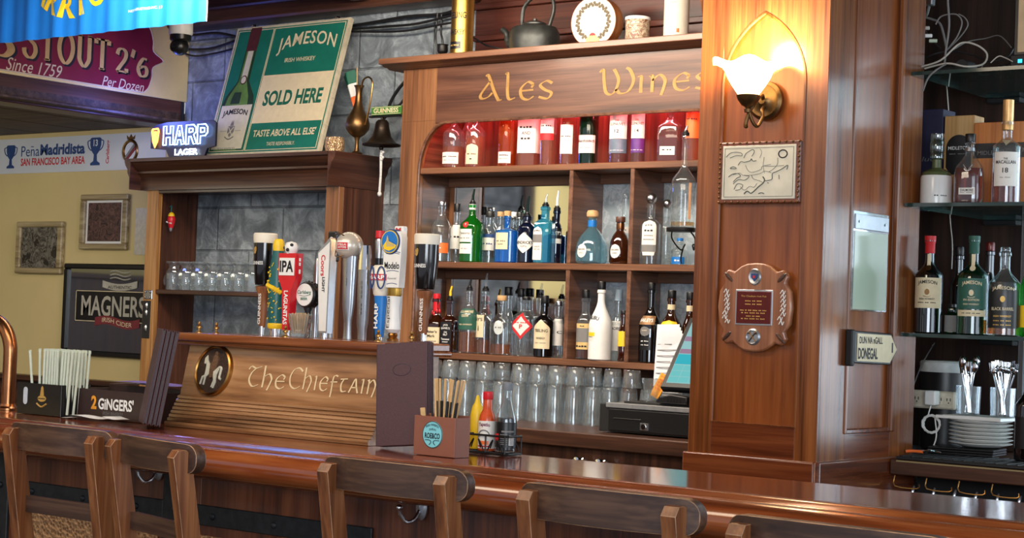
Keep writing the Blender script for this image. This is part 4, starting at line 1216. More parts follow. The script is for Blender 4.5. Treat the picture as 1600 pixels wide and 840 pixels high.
b.label('label', 0.085, 0.14, 0.065, [('Tanqueray', 0.66, 0.8, 0.012, 'inkgrey'), ('~3', 0.3, 0.8, 0.006, 'inkgrey')], ang=-PI/2-0.25)
b.label('label', 0.035, 0.078, 0.065, [('~2', 0.5, 0.5, 0.005, 'inkgrey')], ang=-PI/2-0.25, name='foot_label')
b.label('inkred', 0.146, 0.172, 0.026, [('T', 0.5, 0.3, 0.01, 'inkwhite')], ang=-PI/2-0.2, outline=oval, name='red_seal')
MB().lathe([(0.0155, 0.225), (0.0165, 0.248), (0.0, 0.249)], 'label', 14).build('neck_wrap', b.t)
b.pourer('black', 'g_dkgreen')
b = mid(765, 22, 320, 'clear bottle with a blue topped white label behind the sky blue bottle', Y=5.985).body(0.20, 0.017, 0.66, 0.84)
b.label('label', 0.055, 0.125, 0.066, [('~2', 0.4, 0.8, 0.010, 'inkblue')], bands=[(0.78, 1.0, 'inkblue')]); b.cap('iron', 0.026, 0.019)
b = mid(781, 14, 316, 'narrow clear bottle with cork behind the sky blue bottle', Y=6.0).body(0.205, 0.013, 0.66, 0.84).cap('cork', 0.02)
b = mid(792, 40, 322, 'broad sky blue bottle with a beige label and cork', 'g_blue', cross=ell(0.72)).body(0.20, 0.0135, 0.66, 0.74)
b.label('labelcream', 0.055, 0.142, 0.068, [('~2', 0.4, 0.75, 0.009, 'inkgrey'), ('~1', 0.25, 0.4, 0.007, 'inkgrey')], ang=-PI/2-0.3); b.cap('cork', 0.020, 0.016)
b = mid(811, 13, 320, 'small clear bottle with dark stopper behind the navy bottle', Y=6.0).body(0.20, 0.012, 0.6, 0.8).cap('iron', 0.022)
b = mid(802, 12, 318, 'slim clear bottle with white cap behind the sky blue bottle', Y=6.03).body(0.205, 0.012, 0.6, 0.8).cap('white', 0.02)
b = mid(823, 27, 307, 'navy black apothecary bottle with a white diamond label', 'g_navy').body(0.195, 0.017, 0.76, 0.88)
b.label('label', 0.04, 0.125, 0.092, [("HENDRICK'S", 0.52, 0.9, 0.013, 'ink'), ('GIN', 0.34, 0.3, 0.008, 'inkgrey')], outline=diamond)
b.pourer('black', 'g_dkgreen')
b = mid(851, 28, 303, 'square pale blue gin bottle with a tall arched white label', 'g_cyan', cross=sq(6)).body(0.235, 0.0145, 0.70, 0.80)
b.label('label', 0.012, 0.15, 0.038, [('BOMBAY', 0.86, 0.7, 0.006, 'ink', 0.003), ('LONDON', 0.4, 0.6, 0.007, 'inkgrey'), ('DRY GIN', 0.32, 0.6, 0.006, 'inkgrey')], ang=-PI/2-0.35, outline=archt, bands=[(0.52, 0.76, 'inkgrey')])
b.pourer()
b = mid(869, 16, 298, 'black lettered bottle with a long white spout pressed against the shelf divider', 'g_navy', Y=5.97).body(0.225, 0.013, 0.66, 0.80)
b.label('label', 0.085, 0.105, 0.075, []); b.label('black', 0.105, 0.15, 0.075, [("NOLET'S", 0.5, 0.85, 0.016, 'inkwhite')], name='black_label'); b.pourer('black', 'white')
zb_ = 0.118
b = mid(925, 49, 325, 'pot bellied pale blue glass tequila bottle with a round wooden stopper', 'g_lightblue')
r = b.r
b.body(0.19, 0.013, prof=[(r*0.8, 0), (r*0.97, 0.008), (r*1.0, 0.04), (r*0.92, 0.08), (r*0.70, 0.112), (r*0.42, 0.134), (0.0165, 0.148), (0.0165, 0.178), (0.018, 0.19)])
b.label('label', 0.022, 0.078, 0.046, [('Don Julio', 0.6, 0.75, 0.011, 'ink'), ('BLANCO', 0.36, 0.5, 0.006, 'inkgrey')], ang=-PI/2-0.35, outline=oval)
MB().lathe([(0.0178, 0.15), (0.0182, 0.152), (0.0182, 0.176), (0.0, 0.177)], 'blue', 16).build('blue_neck_band', b.t)
MB().lathe([(0.018, 0.186), (0.024, 0.192), (0.025, 0.206), (0.020, 0.216), (0.0, 0.219)], 'cork', 18).build('wooden_stopper', b.t)
b = mid(969, 31, 333, 'pot bellied brown tequila bottle with oval label and copper neck band', 'g_brown')
r = b.r
b.body(0.17, 0.013, prof=[(r*0.85, 0), (r*0.98, 0.008), (r*1.0, 0.05), (r*0.92, 0.09), (r*0.68, 0.115), (0.015, 0.134), (0.015, 0.165), (0.016, 0.175)])
b.label('label', 0.022, 0.078, 0.046, [('Don Julio', 0.6, 0.75, 0.011, 'ink'), ('ANEJO', 0.36, 0.5, 0.006, 'inkgrey')], ang=-PI/2-0.2, outline=oval)
MB().lathe([(0.0162, 0.138), (0.0168, 0.14), (0.0168, 0.163), (0.0, 0.164)], 'copper', 16).build('copper_neck_band', b.t)
b.cap(M['dark_z'], 0.022, 0.02)
b = mid(976, 22, 287, 'tall clear bottle behind the brown tequila bottle', Y=6.01).body(0.275, 0.013, 0.62, 0.76).cap('g_clear', 0.02)
b.label('label', 0.13, 0.155, 0.05, [('~1', 0.5, 0.7, 0.008, 'inkgrey')])
b = mid(1016, 32, 280, 'clear tequila bottle with tall arched white label and ball stopper', cross=ell(0.75)).body(0.24, 0.017, 0.66, 0.78)
b.label('label', 0.035, 0.175, 0.068, [('~1', 0.84, 0.5, 0.010, 'inkgrey', 0.003), ('~1', 0.7, 0.6, 0.012, 'ink'), ('~1', 0.56, 0.6, 0.007, 'inkgrey'), ('~1', 0.45, 0.7, 0.007, 'inkgrey')], outline=lambda q: archt(q)*(1.0 if q > 0.2 else 0.75+q), bands=[(0.10, 0.30, 'inkgrey')])
MB().ball((0, 0, 0.262), 0.0215, 'steel', 16).build('ball_stopper', b.t)
b = mid(1041, 20, 285, 'clear bottle with ball stopper behind the arched label bottle', Y=6.0).body(0.23, 0.015, 0.66, 0.78)
MB().ball((0, 0, 0.248), 0.018, 'steel', 14).build('ball_stopper', b.t)
# iron stand with the big clear decanter, hung out before the shelf edge
xs = at(1064, 360, 5.785)[0]
zt = at(1064, 356, 5.785)[2]
t = thing('bottle_stand', 'black iron scroll bracket carrying a tall clear decanter before the middle shelf', 'stand', (xs, 5.785, S2+0.0012))
hh = zt-S2
mb = MB().lathe([(0.058, hh-0.016), (0.060, hh-0.012), (0.060, hh-0.002), (0.058, hh), (0.0, hh)], 'softblack', 24, cross=ell(0.8))
mb.build('stand_plate', t)
for s in (-1, 1):
    MB().tube(smooth([(s*0.04, 0.0, hh-0.012), (s*0.052, 0.02, hh*0.7), (s*0.03, 0.05, hh*0.4), (s*0.018, 0.06, hh*0.55), (s*0.03, 0.07, hh*0.5), (s*0.05, 0.085, hh*0.2), (s*0.05, 0.09, 0.003)], 6), 0.003, 'softblack', 7).build('scroll_leg', t)
b = Bottle('tall clear decanter with slender neck on the black iron stand', 1068, 39, 197, S2+hh+0.001, 5.785, 'g_clear', cross=ell(0.8)); b.t['group'] = GM
b.body(b.H-0.035, 0.0125, 0.50, 0.68).fill('g_amber', 0.02)
b.label(M.setdefault('stripred', P('amber_strip_label', C(196, 150, 110), 0.5)), 0.03, 0.17, 0.012, [], ang=-PI/2+0.7); b.pourer('black', 'steel')
b = mid(1063, 26, 366, 'small clear bottle with a blue label under the iron stand', Y=5.99).body(0.10, 0.012, 0.6, 0.8)
b.label('blue', 0.006, 0.034, 0.06, [('~1', 0.5, 0.4, 0.01, 'inkwhite')]); b.cap('blue', 0.012)

# --- lower row
GL = 'bottles on the bottom shelf'
def low(px, w, ytop, label, glass='g_clear', Y=5.905, cross=None, seg=22): return Bottle(label, px, w, ytop, S3, Y, glass, group=GL, cross=cross, seg=seg)
b = low(681, 28, 456, 'brown bourbon bottle with dripping red wax top', 'g_brown', cross=sq(4)).body(0.23, 0.014, 0.52, 0.74).fill('darkwhiskey', 0.12)
b.label('labelcream', 0.03, 0.105, 0.07, [("Maker's", 0.75, 0.7, 0.012, 'ink'), ('Mark', 0.5, 0.5, 0.012, 'ink'), ('~1', 0.2, 0.7, 0.007, 'inkgrey')])
mb = MB().lathe([(0.0155, 0.175), (0.0165, 0.19), (0.016, 0.23), (0.017, 0.24), (0.016, 0.25), (0.0, 0.252)], 'red', 16)
for k in range(7):
    a_ = k*0.9; mb.ball((0.0158*math.cos(a_), 0.0158*math.sin(a_), 0.175-0.006*(k % 3)), 0.005, 'red', 8, (1, 1, 2))
mb.build('red_wax_top', b.t)
b = low(702, 23, 447, 'square black labelled bourbon bottle with a yellow green spout', 'g_brown', cross=sq(6)).body(0.225, 0.013, 0.6, 0.72).fill('darkwhiskey', 0.13)
b.label('black', 0.025, 0.13, 0.046, [('JACK', 0.85, 0.5, 0.009, 'inkwhite', 0.002), ("DANIEL'S", 0.73, 0.8, 0.009, 'inkwhite', 0.002), ('Old', 0.58, 0.3, 0.008, 'inkwhite'), ('No.7', 0.48, 0.4, 0.010, 'inkwhite'), ('Tennessee', 0.3, 0.8, 0.009, 'inkwhite'), ('WHISKEY', 0.18, 0.6, 0.006, 'inkwhite')], outline=lambda q: 1.0)
b.pourer('black', 'yel')
b = low(732, 30, 436, 'amber whiskey bottle with a dark green wraparound label').body(0.27, 0.014, 0.60, 0.80).fill('whiskey', 0.09)
b.label(M.setdefault('dkgreenlabel', P('deep_green_label', C(38, 88, 74), 0.55)), 0.10, 0.19, 0.13, [('TULLAMORE', 0.86, 0.52, 0.011, 'labelcream'), ('DEW', 0.66, 0.24, 0.011, 'labelcream'), ('IRISH WHISKEY', 0.25, 0.5, 0.006, 'labelcream')]); b.pourer('black', 'black')
b = low(757, 24, 427, 'clear bottle with tall cream label and a long see through spout', Y=5.93).body(0.27, 0.016, 0.62, 0.74).fill('whiskey', 0.06)
b.label('labelcream', 0.07, 0.165, 0.05, [("RY'S", 0.8, 0.8, 0.014, 'ink'), ('i', 0.4, 0.1, 0.02, 'ink')], ang=-PI/2-0.45); b.pourer('black', 'plastic_clear')
b = low(783, 36, 455, 'wide clear bottle with a white printed crest and a little amber left', Y=5.90, cross=ell(0.8)).body(0.23, 0.020, 0.60, 0.78).fill('whiskey', 0.045)
b.label(M.setdefault('frost', P('frosted_print', C(196, 204, 204), 0.6)), 0.085, 0.145, 0.046, [('~2', 0.5, 0.7, 0.009, 'inkgrey')], outline=oval); b.cap('cork', 0.022, 0.021)
b = low(793, 18, 441, 'black capped bottle behind the crest printed bottle', 'g_clear', Y=6.0).body(0.255, 0.015, 0.6, 0.78).cap('black', 0.036, 0.018)
b = low(813, 17, 441, 'clear bottle with a tall black stopper behind the red diamond bottle', 'g_clear', Y=6.01).body(0.25, 0.015, 0.6, 0.78).cap('black', 0.036, 0.017)
b = low(821, 33, 462, 'clear square bottle with a bold red and white diamond label', cross=sq(5)).body(0.235, 0.016, 0.70, 0.82)
fr = b.surf(0.0012, -PI/2); fr2 = b.surf(0.0018, -PI/2); fr3 = b.surf(0.0024, -PI/2)
mb = MB(); zc = 0.125
for (kk, m_, f_) in ((0.056, 'orange' if False else 'inkred', fr), (0.040, 'label', fr2)):
    mb.sheet(lambda a, q, kk=kk, f_=f_: f_((-1+2*a)*kk*max(0.01, 1-abs(2*q-1))*0.86, zc-kk+2*kk*q), 14, 14, m_)
mb.text('~2', 0, zc+0.014, 0.05, 0.008, 'inkred', fr3, 0.02); mb.text('P', 0, zc-0.002, 0.014, 0.018, 'inkred', fr3, 0.03)
mb.build('diamond_label', b.t); b.cap('black', 0.014, 0.018)
b = low(843, 15, 443, 'tall clear bottle with black collar behind the black whiskey bottle', Y=6.0).body(0.25, 0.014, 0.6, 0.78).pourer('black', 'plastic_clear')
b = low(850, 30, 458, 'jet black whiskey bottle with a peaked cream label', 'g_black').body(0.225, 0.015, 0.66, 0.80)
b.label('labelcream', 0.035, 0.155, 0.082, [('TEELING', 0.62, 0.75, 0.012, 'ink'), ('WHISKEY', 0.36, 0.5, 0.008, 'ink'), ('~2', 0.2, 0.6, 0.005, 'inkgrey')], outline=peak); b.cap('black', 0.032, 0.0165)
b = low(872, 15, 467, 'white labelled bottle cut off by the shelf divider', 'g_clear', Y=5.96).body(0.215, 0.014, 0.66, 0.80)
b.label('label', 0.05, 0.16, 0.085, [('S C', 0.5, 0.6, 0.012, 'ink')]); b.cap('steel', 0.02)
b = low(914, 22, 441, 'spiced rum bottle with a tan label and black cap', 'g_clear', Y=5.93, cross=sq(4)).body(0.25, 0.0145, 0.62, 0.78).fill('darkwhiskey', 0.11)
b.label(M.setdefault('tanlabel', P('tan_label', C(212, 178, 116), 0.6)), 0.04, 0.145, 0.066, [('~1', 0.9, 0.3, 0.007, 'ink'), ('~1', 0.12, 0.7, 0.011, 'ink')], bands=[(0.28, 0.82, 'inkgrey')]); b.cap('black', 0.034, 0.016)
b = low(938, 35, 437, 'opaque white coconut rum bottle with black cap', 'white', Y=5.895).body(0.285, 0.0145, 0.50, 0.86)
b.label('label', 0.075, 0.135, 0.04, [('~1', 0.3, 0.6, 0.005, 'ink')], ang=-PI/2-0.6, outline=oval, bands=[(0.35, 0.6, 'yel')])
f_ = b.surf(0.0012, -PI/2-0.35)
MB().text('MALIBU', 0, 0.165, 0.066, 0.015, 'ink', f_, 0.03, 0, 0.006).build('printed_name', b.t); b.cap('black', 0.034, 0.0165)
b = low(965, 19, 442, 'clear white rum bottle with a pale blue white cap', 'g_clear', Y=5.99).body(0.245, 0.014, 0.6, 0.78)
b.label('label', 0.04, 0.16, 0.06, [('BACARDI', 0.75, 0.8, 0.012, 'ink')]); b.cap(M.setdefault('palecap', P('pale_cap', C(186, 208, 222), 0.4)), 0.045, 0.016)
b = low(974, 15, 478, 'brown bottle with a yellow label against the second divider', 'g_brown', Y=5.90).body(0.19, 0.013, 0.6, 0.8).fill('whiskey', 0.1)
b.label('yel', 0.06, 0.12, 0.05, []); b.cap('black', 0.015)
b = low(1016, 34, 442, 'tall black cream liqueur bottle with a banner label', 'g_black').body(0.29, 0.0145, 0.52, 0.76)
b.label(M.setdefault('darkgold', P('dark_gold_label', C(150, 112, 74), 0.45, 0.3)), 0.15, 0.185, 0.075, [('BAILEYS', 0.5, 0.8, 0.014, 'inkwhite')], ang=-PI/2-0.2)
b.label('inkgrey', 0.105, 0.142, 0.046, [('~1', 0.6, 0.5, 0.006, 'labelcream')], ang=-PI/2-0.25, name='picture_label', outline=oval)
b.label('black', 0.05, 0.10, 0.05, [('~2', 0.7, 0.7, 0.006, 'inkwhite'), ('~2', 0.4, 0.7, 0.005, 'inkwhite')], ang=-PI/2-0.2, name='lower_label'); b.cap('black', 0.028, 0.016)
b = low(1048, 33, 449, 'dark brown coffee liqueur bottle with a yellow arched label', 'g_brown').body(0.26, 0.015, 0.56, 0.80).fill('soy', 0.19)
b.label('yel', 0.085, 0.17, 0.078, [('KAHLUA', 0.22, 0.85, 0.017, 'inkred')], outline=archt)
MB().lathe([(0.0162, 0.212), (0.0165, 0.232), (0.0, 0.233)], 'labelcream', 14).build('neck_wrap', b.t); b.cap('black', 0.03, 0.0172)
b = low(1077, 22, 451, 'dark brown bottle with cream neck wrap beside the pillar', 'g_brown', Y=5.93).body(0.255, 0.014, 0.56, 0.80).fill('soy', 0.18)
b.label('label', 0.05, 0.12, 0.06, [('~1', 0.5, 0.8, 0.009, 'ink')])
MB().lathe([(0.0152, 0.208), (0.0155, 0.23), (0.0, 0.231)], 'labelcream', 14).build('neck_wrap', b.t); b.cap('black', 0.03, 0.0165)

# ================================================================== GLASSES ON THE BACK COUNTER
def pint_mb(r0=0.030, r1=0.044, h=0.150):
    # upside down: wide rim on the counter, thick base on top
    return MB().lathe([(r1, 0.0), (r1+0.0006, 0.002), (r0+0.002, h-0.006), (r0, h), (r0*0.7, h-0.001), (0.0, h-0.003)], 'g_pint', 18, caps=False).lathe([(r1-0.002, 0.0), (r0-0.001, h-0.016), (r0*0.6, h-0.018), (0.0, h-0.018)], 'g_pint', 18, caps=False)
pint0 = None
def place_glass(x, y, z, label, group):
    global pint0
    if pint0 is None:
        pint0 = pint_mb().build('pint_glass'); pint0.location = (x, y, z); o = pint0
    else:
        o = pint0.copy(); COL.objects.link(o); o.location = (x, y, z)
    return tag(o, label, 'drinking glass', group)
x_reg = at(930, 640, 5.72)[0]
rows = ((5.70, -4.84, 12, 0.092, 'front'), (5.795, -4.83, 12, 0.092, 'middle'), (5.89, -4.80, 12, 0.092, 'back'))
GG = 'upturned pint glasses under the bottle shelves'
for yy, x0, n, dx, nm in rows:
    for k in range(n):
        x = x0+dx*k
        if nm == 'front' and k > 9: continue
        if abs(x+4.272) < 0.056 and nm == 'back' or abs(x+3.972) < 0.056 and nm == 'back': continue
        place_glass(x, yy, ZC+0.0012, 'pint glass upside down on the back counter, %s from the menu in the %s row' % (ORD[k], nm), GG)
# rocks glasses stacked on the pints
rk0 = None
for yy, x0, n, nm, gap in ((5.71, -4.84, 9, 'front', (4,)), (5.80, -4.82, 11, 'rear', ())):
    j = 0
    for k in range(n):
        if k in gap: continue
        x = x0+0.092*k
        if rk0 is None:
            rk0 = MB().lathe([(0.040, 0.0), (0.0406, 0.002), (0.033, 0.066), (0.031, 0.070), (0.0, 0.069)], 'g_pint', 18, caps=False).lathe([(0.038, 0.0), (0.031, 0.06), (0.0, 0.06)], 'g_pint', 18, caps=False).build('tumbler_glass'); o = rk0
        else:
            o = rk0.copy(); COL.objects.link(o)
        o.location = (x, yy, ZC+0.1535)
        tag(o, 'short tumbler stacked on upturned pint glasses, %s from the menu in the %s upper row' % (ORD[j], nm), 'drinking glass', 'tumblers stacked on the pint glasses')
        j += 1

# ================================================================== TILL
XR0, XR1 = -3.788, -3.33
till = thing('cash_drawer', 'flat black cash drawer with grey lid edge standing on the back counter', 'cash drawer', (0, 0, ZC+0.0012))
bevel(MB().box((XR0, 5.425, 0.004), (XR1, 5.80, 0.105), 'blackm').build('drawer_case', till), 0.003)
o = MB().box((XR0+0.045, 5.418, 0.010), (XR1+0.05, 5.426, 0.088), 'black', 0.002)
o.tube([(XR0+0.07, 5.417, 0.055), (XR0+0.19, 5.417, 0.055)], 0.0018, 'softblack', 5)
d = o.build('drawer_front', till)
MB().box((-3.60, 5.413, 0.018), (-3.565, 5.419, 0.044), 'steel', 0.001).lathe([(0.010, 0.0), (0.010, -0.004), (0.0, -0.004)], 'chrome', 16, (-3.583, 5.414, 0.031), axis='Y').build('lock', d)
MB().box((XR0+0.03, 5.420, 0.092), (XR1, 5.79, 0.110), M.setdefault('lidgrey', P('grey_lid', C(150, 152, 154), 0.35, 0.4)), 0.002).build('lid', till)
MB().box((XR0+0.075, 5.47, 0.110), (XR1, 5.78, 0.118), 'blackm', 0.002).build('top_mat', till)
zt_ = ZC+0.0012+0.118+0.0012
# touch screen
XM0 = -3.566
mon = thing('till_screen', 'tilted black till touch screen showing teal order buttons', 'screen', (0, 5.50, 0))
ang = math.atan2(0.19, 0.262)
MX = Matrix.Translation((0, -0.02, 1.200)) @ Matrix.Rotation(-ang, 4, 'X')
mb = MB(); mb.X = MX
mb.box((XM0, 0.0, 0.0), (XM0+0.40, 0.032, 0.325), 'black', 0.006)
mb.build('bezel', mon)
mb = MB(); mb.X = MX
scr = EMIT('till_screen_glow', C(150, 200, 200), 0.75)
cols = {'t': EMIT('till_teal_button', C(60, 176, 190), 0.8), 'p': EMIT('till_mauve_row', C(176, 142, 168), 0.6), 'g': EMIT('till_grey_row', C(150, 196, 196), 0.75), 'm': EMIT('till_mint_row', C(120, 204, 204), 0.7)}
x0_, x1_ = XM0+0.022, XM0+0.378
mb.box((x0_, -0.0012, 0.024), (x1_, 0.001, 0.302), scr)
for z0, z1, k in ((0.235, 0.300, 'g'), (0.212, 0.233, 'p'), (0.178, 0.209, 'g'), (0.156, 0.176, 'p'), (0.108, 0.152, 't')):
    mb.box((x0_+0.002, -0.0022, z0), (x1_-0.002, -0.0012, z1), cols[k])
for r in range(3):
    for c in range(8):
        mb.box((x0_+0.003+0.044*c, -0.0022, 0.028+0.026*r), (x0_+0.044+0.044*c, -0.0012, 0.051+0.026*r), cols['m'])
mb.build('display', mon)
mb = MB().box((XM0+0.12, 0.10, zt_+0.0), (XM0+0.28, 0.26, zt_+0.012), 'black', 0.004)
mb.box((XM0+0.17, 0.13, zt_+0.01), (XM0+0.23, 0.17, 1.32), 'black', 0.005)
mb.build('stand', mon)
crd = thing('card_reader', 'small black card reader on the cash drawer below the till screen', 'card reader', (-3.50, 5.475, zt_))
mb = MB().prism([(-0.055, 0.0), (0.075, 0.0), (0.075, 0.028), (0.0, 0.034), (-0.045, 0.020), (-0.058, 0.008)], 0.028, 'black', h0=-0.028)
bevel(mb.build('reader_body', crd), 0.004)
mb = MB()
for k in range(5): mb.box((-0.01+0.013*k, -0.029, 0.006), (-0.003+0.013*k, -0.0275, 0.020), 'softblack')
mb.build('key_row', crd)
g = thing('pen_glass', 'short cut tumbler holding an orange card on the cash drawer', 'glass', (-3.62, 5.52, zt_))
MB().lathe([(0.030, 0.0), (0.033, 0.003), (0.035, 0.02), (0.034, 0.03), (0.041, 0.085), (0.039, 0.085), (0.031, 0.03), (0.028, 0.01), (0.0, 0.01)], 'g_pint', 12).build('tumbler', g, sharp=0.3)
oc = thing('orange_card', 'bright orange punched tag leaning in the short tumbler by the till', 'card', (-3.605, 5.508, zt_+0.018))
mb = MB(); mb.X = Matrix.Rotation(0.38, 4, 'Y') @ Matrix.Rotation(-0.25, 4, 'X')
mb.prism([(-0.017, 0.0), (0.017, 0.0), (0.020, 0.02), (0.020, 0.092), (-0.020, 0.092), (-0.020, 0.02)], 0.002, M.setdefault('tagorange', P('orange_tag', C(246, 160, 30), 0.5)), h0=-0.002)
for r in range(5):
    for c in range(3): mb.box((-0.013+0.01*c, -0.0026, 0.03+0.012*r), (-0.007+0.01*c, -0.002, 0.036+0.012*r), 'orange')
mb.build('tag_sheet', oc)
rp = thing('receipt_stack', 'sheaf of white order slips propped behind the till screen', 'paper', (-3.66, 5.66, zt_+0.05))
for k in range(5):
    mb = MB(); mb.X = Matrix.Translation((0.004*k, 0.006*k, 0)) @ Matrix.Rotation(-0.12+0.04*k, 4, 'X') @ Matrix.Rotation(0.02*(k-2), 4, 'Y')
    mb.sheet(lambda u, v: (-0.05+0.10*u, 0.004*math.sin(u*PI), 0.004+0.235*v-0.012*k), 6, 4, 'paper')
    for r in range(8): mb.box((-0.042, -0.0008, 0.03+0.022*r), (0.02+0.02*(r % 3), 0.0002, 0.0325+0.022*r), 'inkgrey') if k == 0 else None
    mb.build('order_slip', rp)
# ================================================================== ON THE PILLAR
sc_ = thing('wall_sconce', 'lit brass wall sconce with a scalloped glass tulip shade on the pillar', 'wall lamp', (-2.795, PY0-0.001, 2.136))
mb = MB().lathe([(0.0, -0.030), (0.012, -0.030), (0.020, -0.022), (0.042, -0.016), (0.050, -0.018), (0.060, -0.010), (0.062, 0.0)], 'brassdark', 36, axis='Y')
mb.build('back_plate', sc_)
mb = MB()
mb.tube(smooth([(0.0, -0.02, 0.0), (0.012, -0.05, 0.012), (0.012, -0.085, -0.01), (0.0, -0.105, -0.05), (-0.006, -0.112, -0.088), (0.0, -0.112, -0.09)], 8), 0.0062, 'brassdark', 10)
mb.tube(smooth([(0.0, -0.112, -0.03), (0.008, -0.10, -0.07), (0.016, -0.08, -0.088), (0.022, -0.06, -0.06), (0.014, -0.05, -0.035), (0.002, -0.02, -0.02)], 8), 0.0055, 'brassdark', 10)
mb.build('scroll_arm', sc_)
mb = MB().lathe([(0.0, -0.050), (0.010, -0.048), (0.012, -0.038), (0.008, -0.032), (0.020, -0.026), (0.032, -0.010), (0.037, 0.004), (0.033, 0.006), (0.0, 0.004)], 'brassdark', 28, (0, -0.112, 0.0))
mb.build('lamp_cup', sc_)
shade = EMIT('glowing_frosted_shade', (1.0, 0.72, 0.36, 1), 7.0)
def scal(c, s):
    a = math.atan2(s, c); return (c, s)
mb = MB()
prof = [(0.030, 0.002), (0.036, 0.012), (0.052, 0.035), (0.066, 0.058), (0.074, 0.078), (0.084, 0.092), (0.104, 0.102), (0.116, 0.104)]
n = 48; vs = []; fs = []
for i, (r, z) in enumerate(prof):
    w = (i/(len(prof)-1))**2
    for k in range(n):
        a = 2*PI*k/n
        rr = r*(1+0.05*w*math.cos(6*a)); zz = z+0.009*w*math.cos(6*a)
        vs.append((rr*math.cos(a), -0.112+rr*math.sin(a), zz))
for i in range(len(prof)-1):
    for k in range(n):
        k2 = (k+1) % n; fs.append((i*n+k, i*n+k2, (i+1)*n+k2, (i+1)*n+k))
mb.add(vs, fs, shade)
mb.build('glass_shade', sc_, sharp=3)
point('sconce_bulb_light', (-2.795, PY0-0.115, 2.136+0.15), 24, (1.0, 0.60, 0.26), 0.05)

M['slateink'] = P('map_engraving_ink', C(62, 70, 66), 0.5)
t = thing('map_plaque', 'silver engraved map plaque in a dark beaded frame on the pillar', 'plaque', (-2.805, PY0-0.001, 1.913))
hw_, hh_ = 0.144, 0.096
mb = MB().box((-hw_, -0.016, -hh_), (hw_, 0.0, hh_), 'pillar_x', 0.003)
pts = []
for x0, z0, x1, z1 in ((-hw_, -hh_, hw_, -hh_), (hw_, -hh_, hw_, hh_), (hw_, hh_, -hw_, hh_), (-hw_, hh_, -hw_, -hh_)):
    for k in range(24): pts.append((x0+(x1-x0)*k/24, -0.016, z0+(z1-z0)*k/24))
for p in pts[::2]: mb.ball((p[0]*0.975, p[1], p[2]*0.965), 0.0042, 'brassdark', 6)
mb.build('beaded_frame', t)
mb = MB().box((-hw_+0.014, -0.0185, -hh_+0.012), (hw_-0.014, -0.015, hh_-0.012), P('pale_silver_map_plate', C(204, 200, 184), 0.32, 0.15, 0.12, 14), 0.001)
um = lambda x, y: ((x-490)/365*0.122, -0.0187, (410-y)/260*0.076)
for r_, ln in ((0.0013, [(272, 330), (300, 292), (340, 300), (400, 285), (410, 265), (430, 290), (465, 285)]), (0.0011, [(330, 255), (350, 210), (385, 185), (425, 165), (440, 195), (415, 240)]), (0.0007, [(548, 250), (540, 340), (556, 420)]), (0.0007, [(500, 160), (520, 200), (500, 260)]),
               (0.0015, [(560, 505), (605, 500), (640, 485), (640, 430), (680, 410), (740, 382), (770, 360), (800, 345), (790, 390)]), (0.0008, [(220, 432), (290, 415), (330, 440), (420, 440), (510, 425), (560, 400), (630, 420)]), (0.0013, [(170, 455), (215, 425), (275, 420), (300, 450), (260, 470), (225, 510)]),
               (0.0012, [(225, 530), (280, 485), (350, 492), (395, 452), (340, 440)]), (0.0012, [(235, 590), (270, 530), (330, 545), (300, 590), (250, 600)]), (0.0021, [(345, 640), (380, 610), (420, 635), (465, 600), (500, 565), (548, 525), (560, 490), (540, 460)]), (0.0010, [(420, 440), (440, 480), (500, 500), (540, 520)]),
               (0.0008, [(540, 345), (600, 350), (690, 350), (760, 345)]), (0.0008, [(690, 260), (690, 330), (650, 380), (600, 410)]), (0.0008, [(350, 330), (380, 390), (430, 410), (520, 380), (530, 350), (620, 330)]), (0.0012, [(140, 240), (180, 200), (230, 190), (300, 200), (310, 230), (250, 225), (180, 250)]),
               (0.0018, [(500, 640), (530, 630), (560, 640)]), (0.0014, [(590, 525), (605, 530)]), (0.0014, [(710, 445), (712, 490)]), (0.0014, [(185, 362), (220, 345), (255, 365), (190, 366)]), (0.0008, [(300, 560), (350, 600), (400, 560), (450, 570), (480, 530)])):
    mb.tube([um(x, y) for x, y in smooth(ln, 3)], r_, 'slateink', 4)
mb.tube([(0.085+0.015*math.cos(a), -0.0187, 0.055+0.012*math.sin(a)) for a in [2*PI*k/20 for k in range(20)]], 0.0022, 'ink', 5, closed=True)
for s in ((-0.122, -0.122, -0.076, 0.076), (0.122, 0.122, -0.076, 0.076)): mb.tube([(s[0], -0.0187, s[2]), (s[1], -0.0187, s[3])], 0.0007, 'ink', 4)
for s in (-0.076, 0.076): mb.tube([(-0.122, -0.0187, s), (0.122, -0.0187, s)], 0.0007, 'ink', 4)
mb.build('engraved_plate', t)

t = thing('cross_plaque', 'walnut firefighter cross plaque with a red brass plate and two medals', 'plaque', (-2.803, PY0-0.001, 1.493))
R_ = 0.13
half = [(0.052, 0.128), (0.075, 0.110), (0.098, 0.118), (0.118, 0.097), (0.108, 0.076), (0.126, 0.05), (0.132, 0.0)]
q = [(0.0, 0.138), (0.030, 0.136)]+half
out = q+[(x, -z) for x, z in reversed(q[:-1])]
out = out+[(-x, z) for x, z in reversed(out[1:-1])]
o = MB().prism(out, 0.020, 'plaque_wood')
o = bevel(o.build('cross_board', t), 0.006)
for sx in (-1, 1):
    for sz in (-1, 1):
        mb = MB(); mb.X = Matrix.Translation((sx*0.094, -0.0205, sz*0.092)) @ Matrix.Rotation(sx*sz*-0.75, 4, 'Y')
        mb.lathe([(0.0, -0.003), (0.010, -0.002), (0.013, 0.002)], 'dark_x', 12, cross=lambda c, s: (c*1.7, s*0.55), axis='Y')
        mb.build('carved_groove', t)
mb = MB().box((-0.066, -0.0225, -0.056), (0.066, -0.0195, 0.054), 'silver', 0.001)
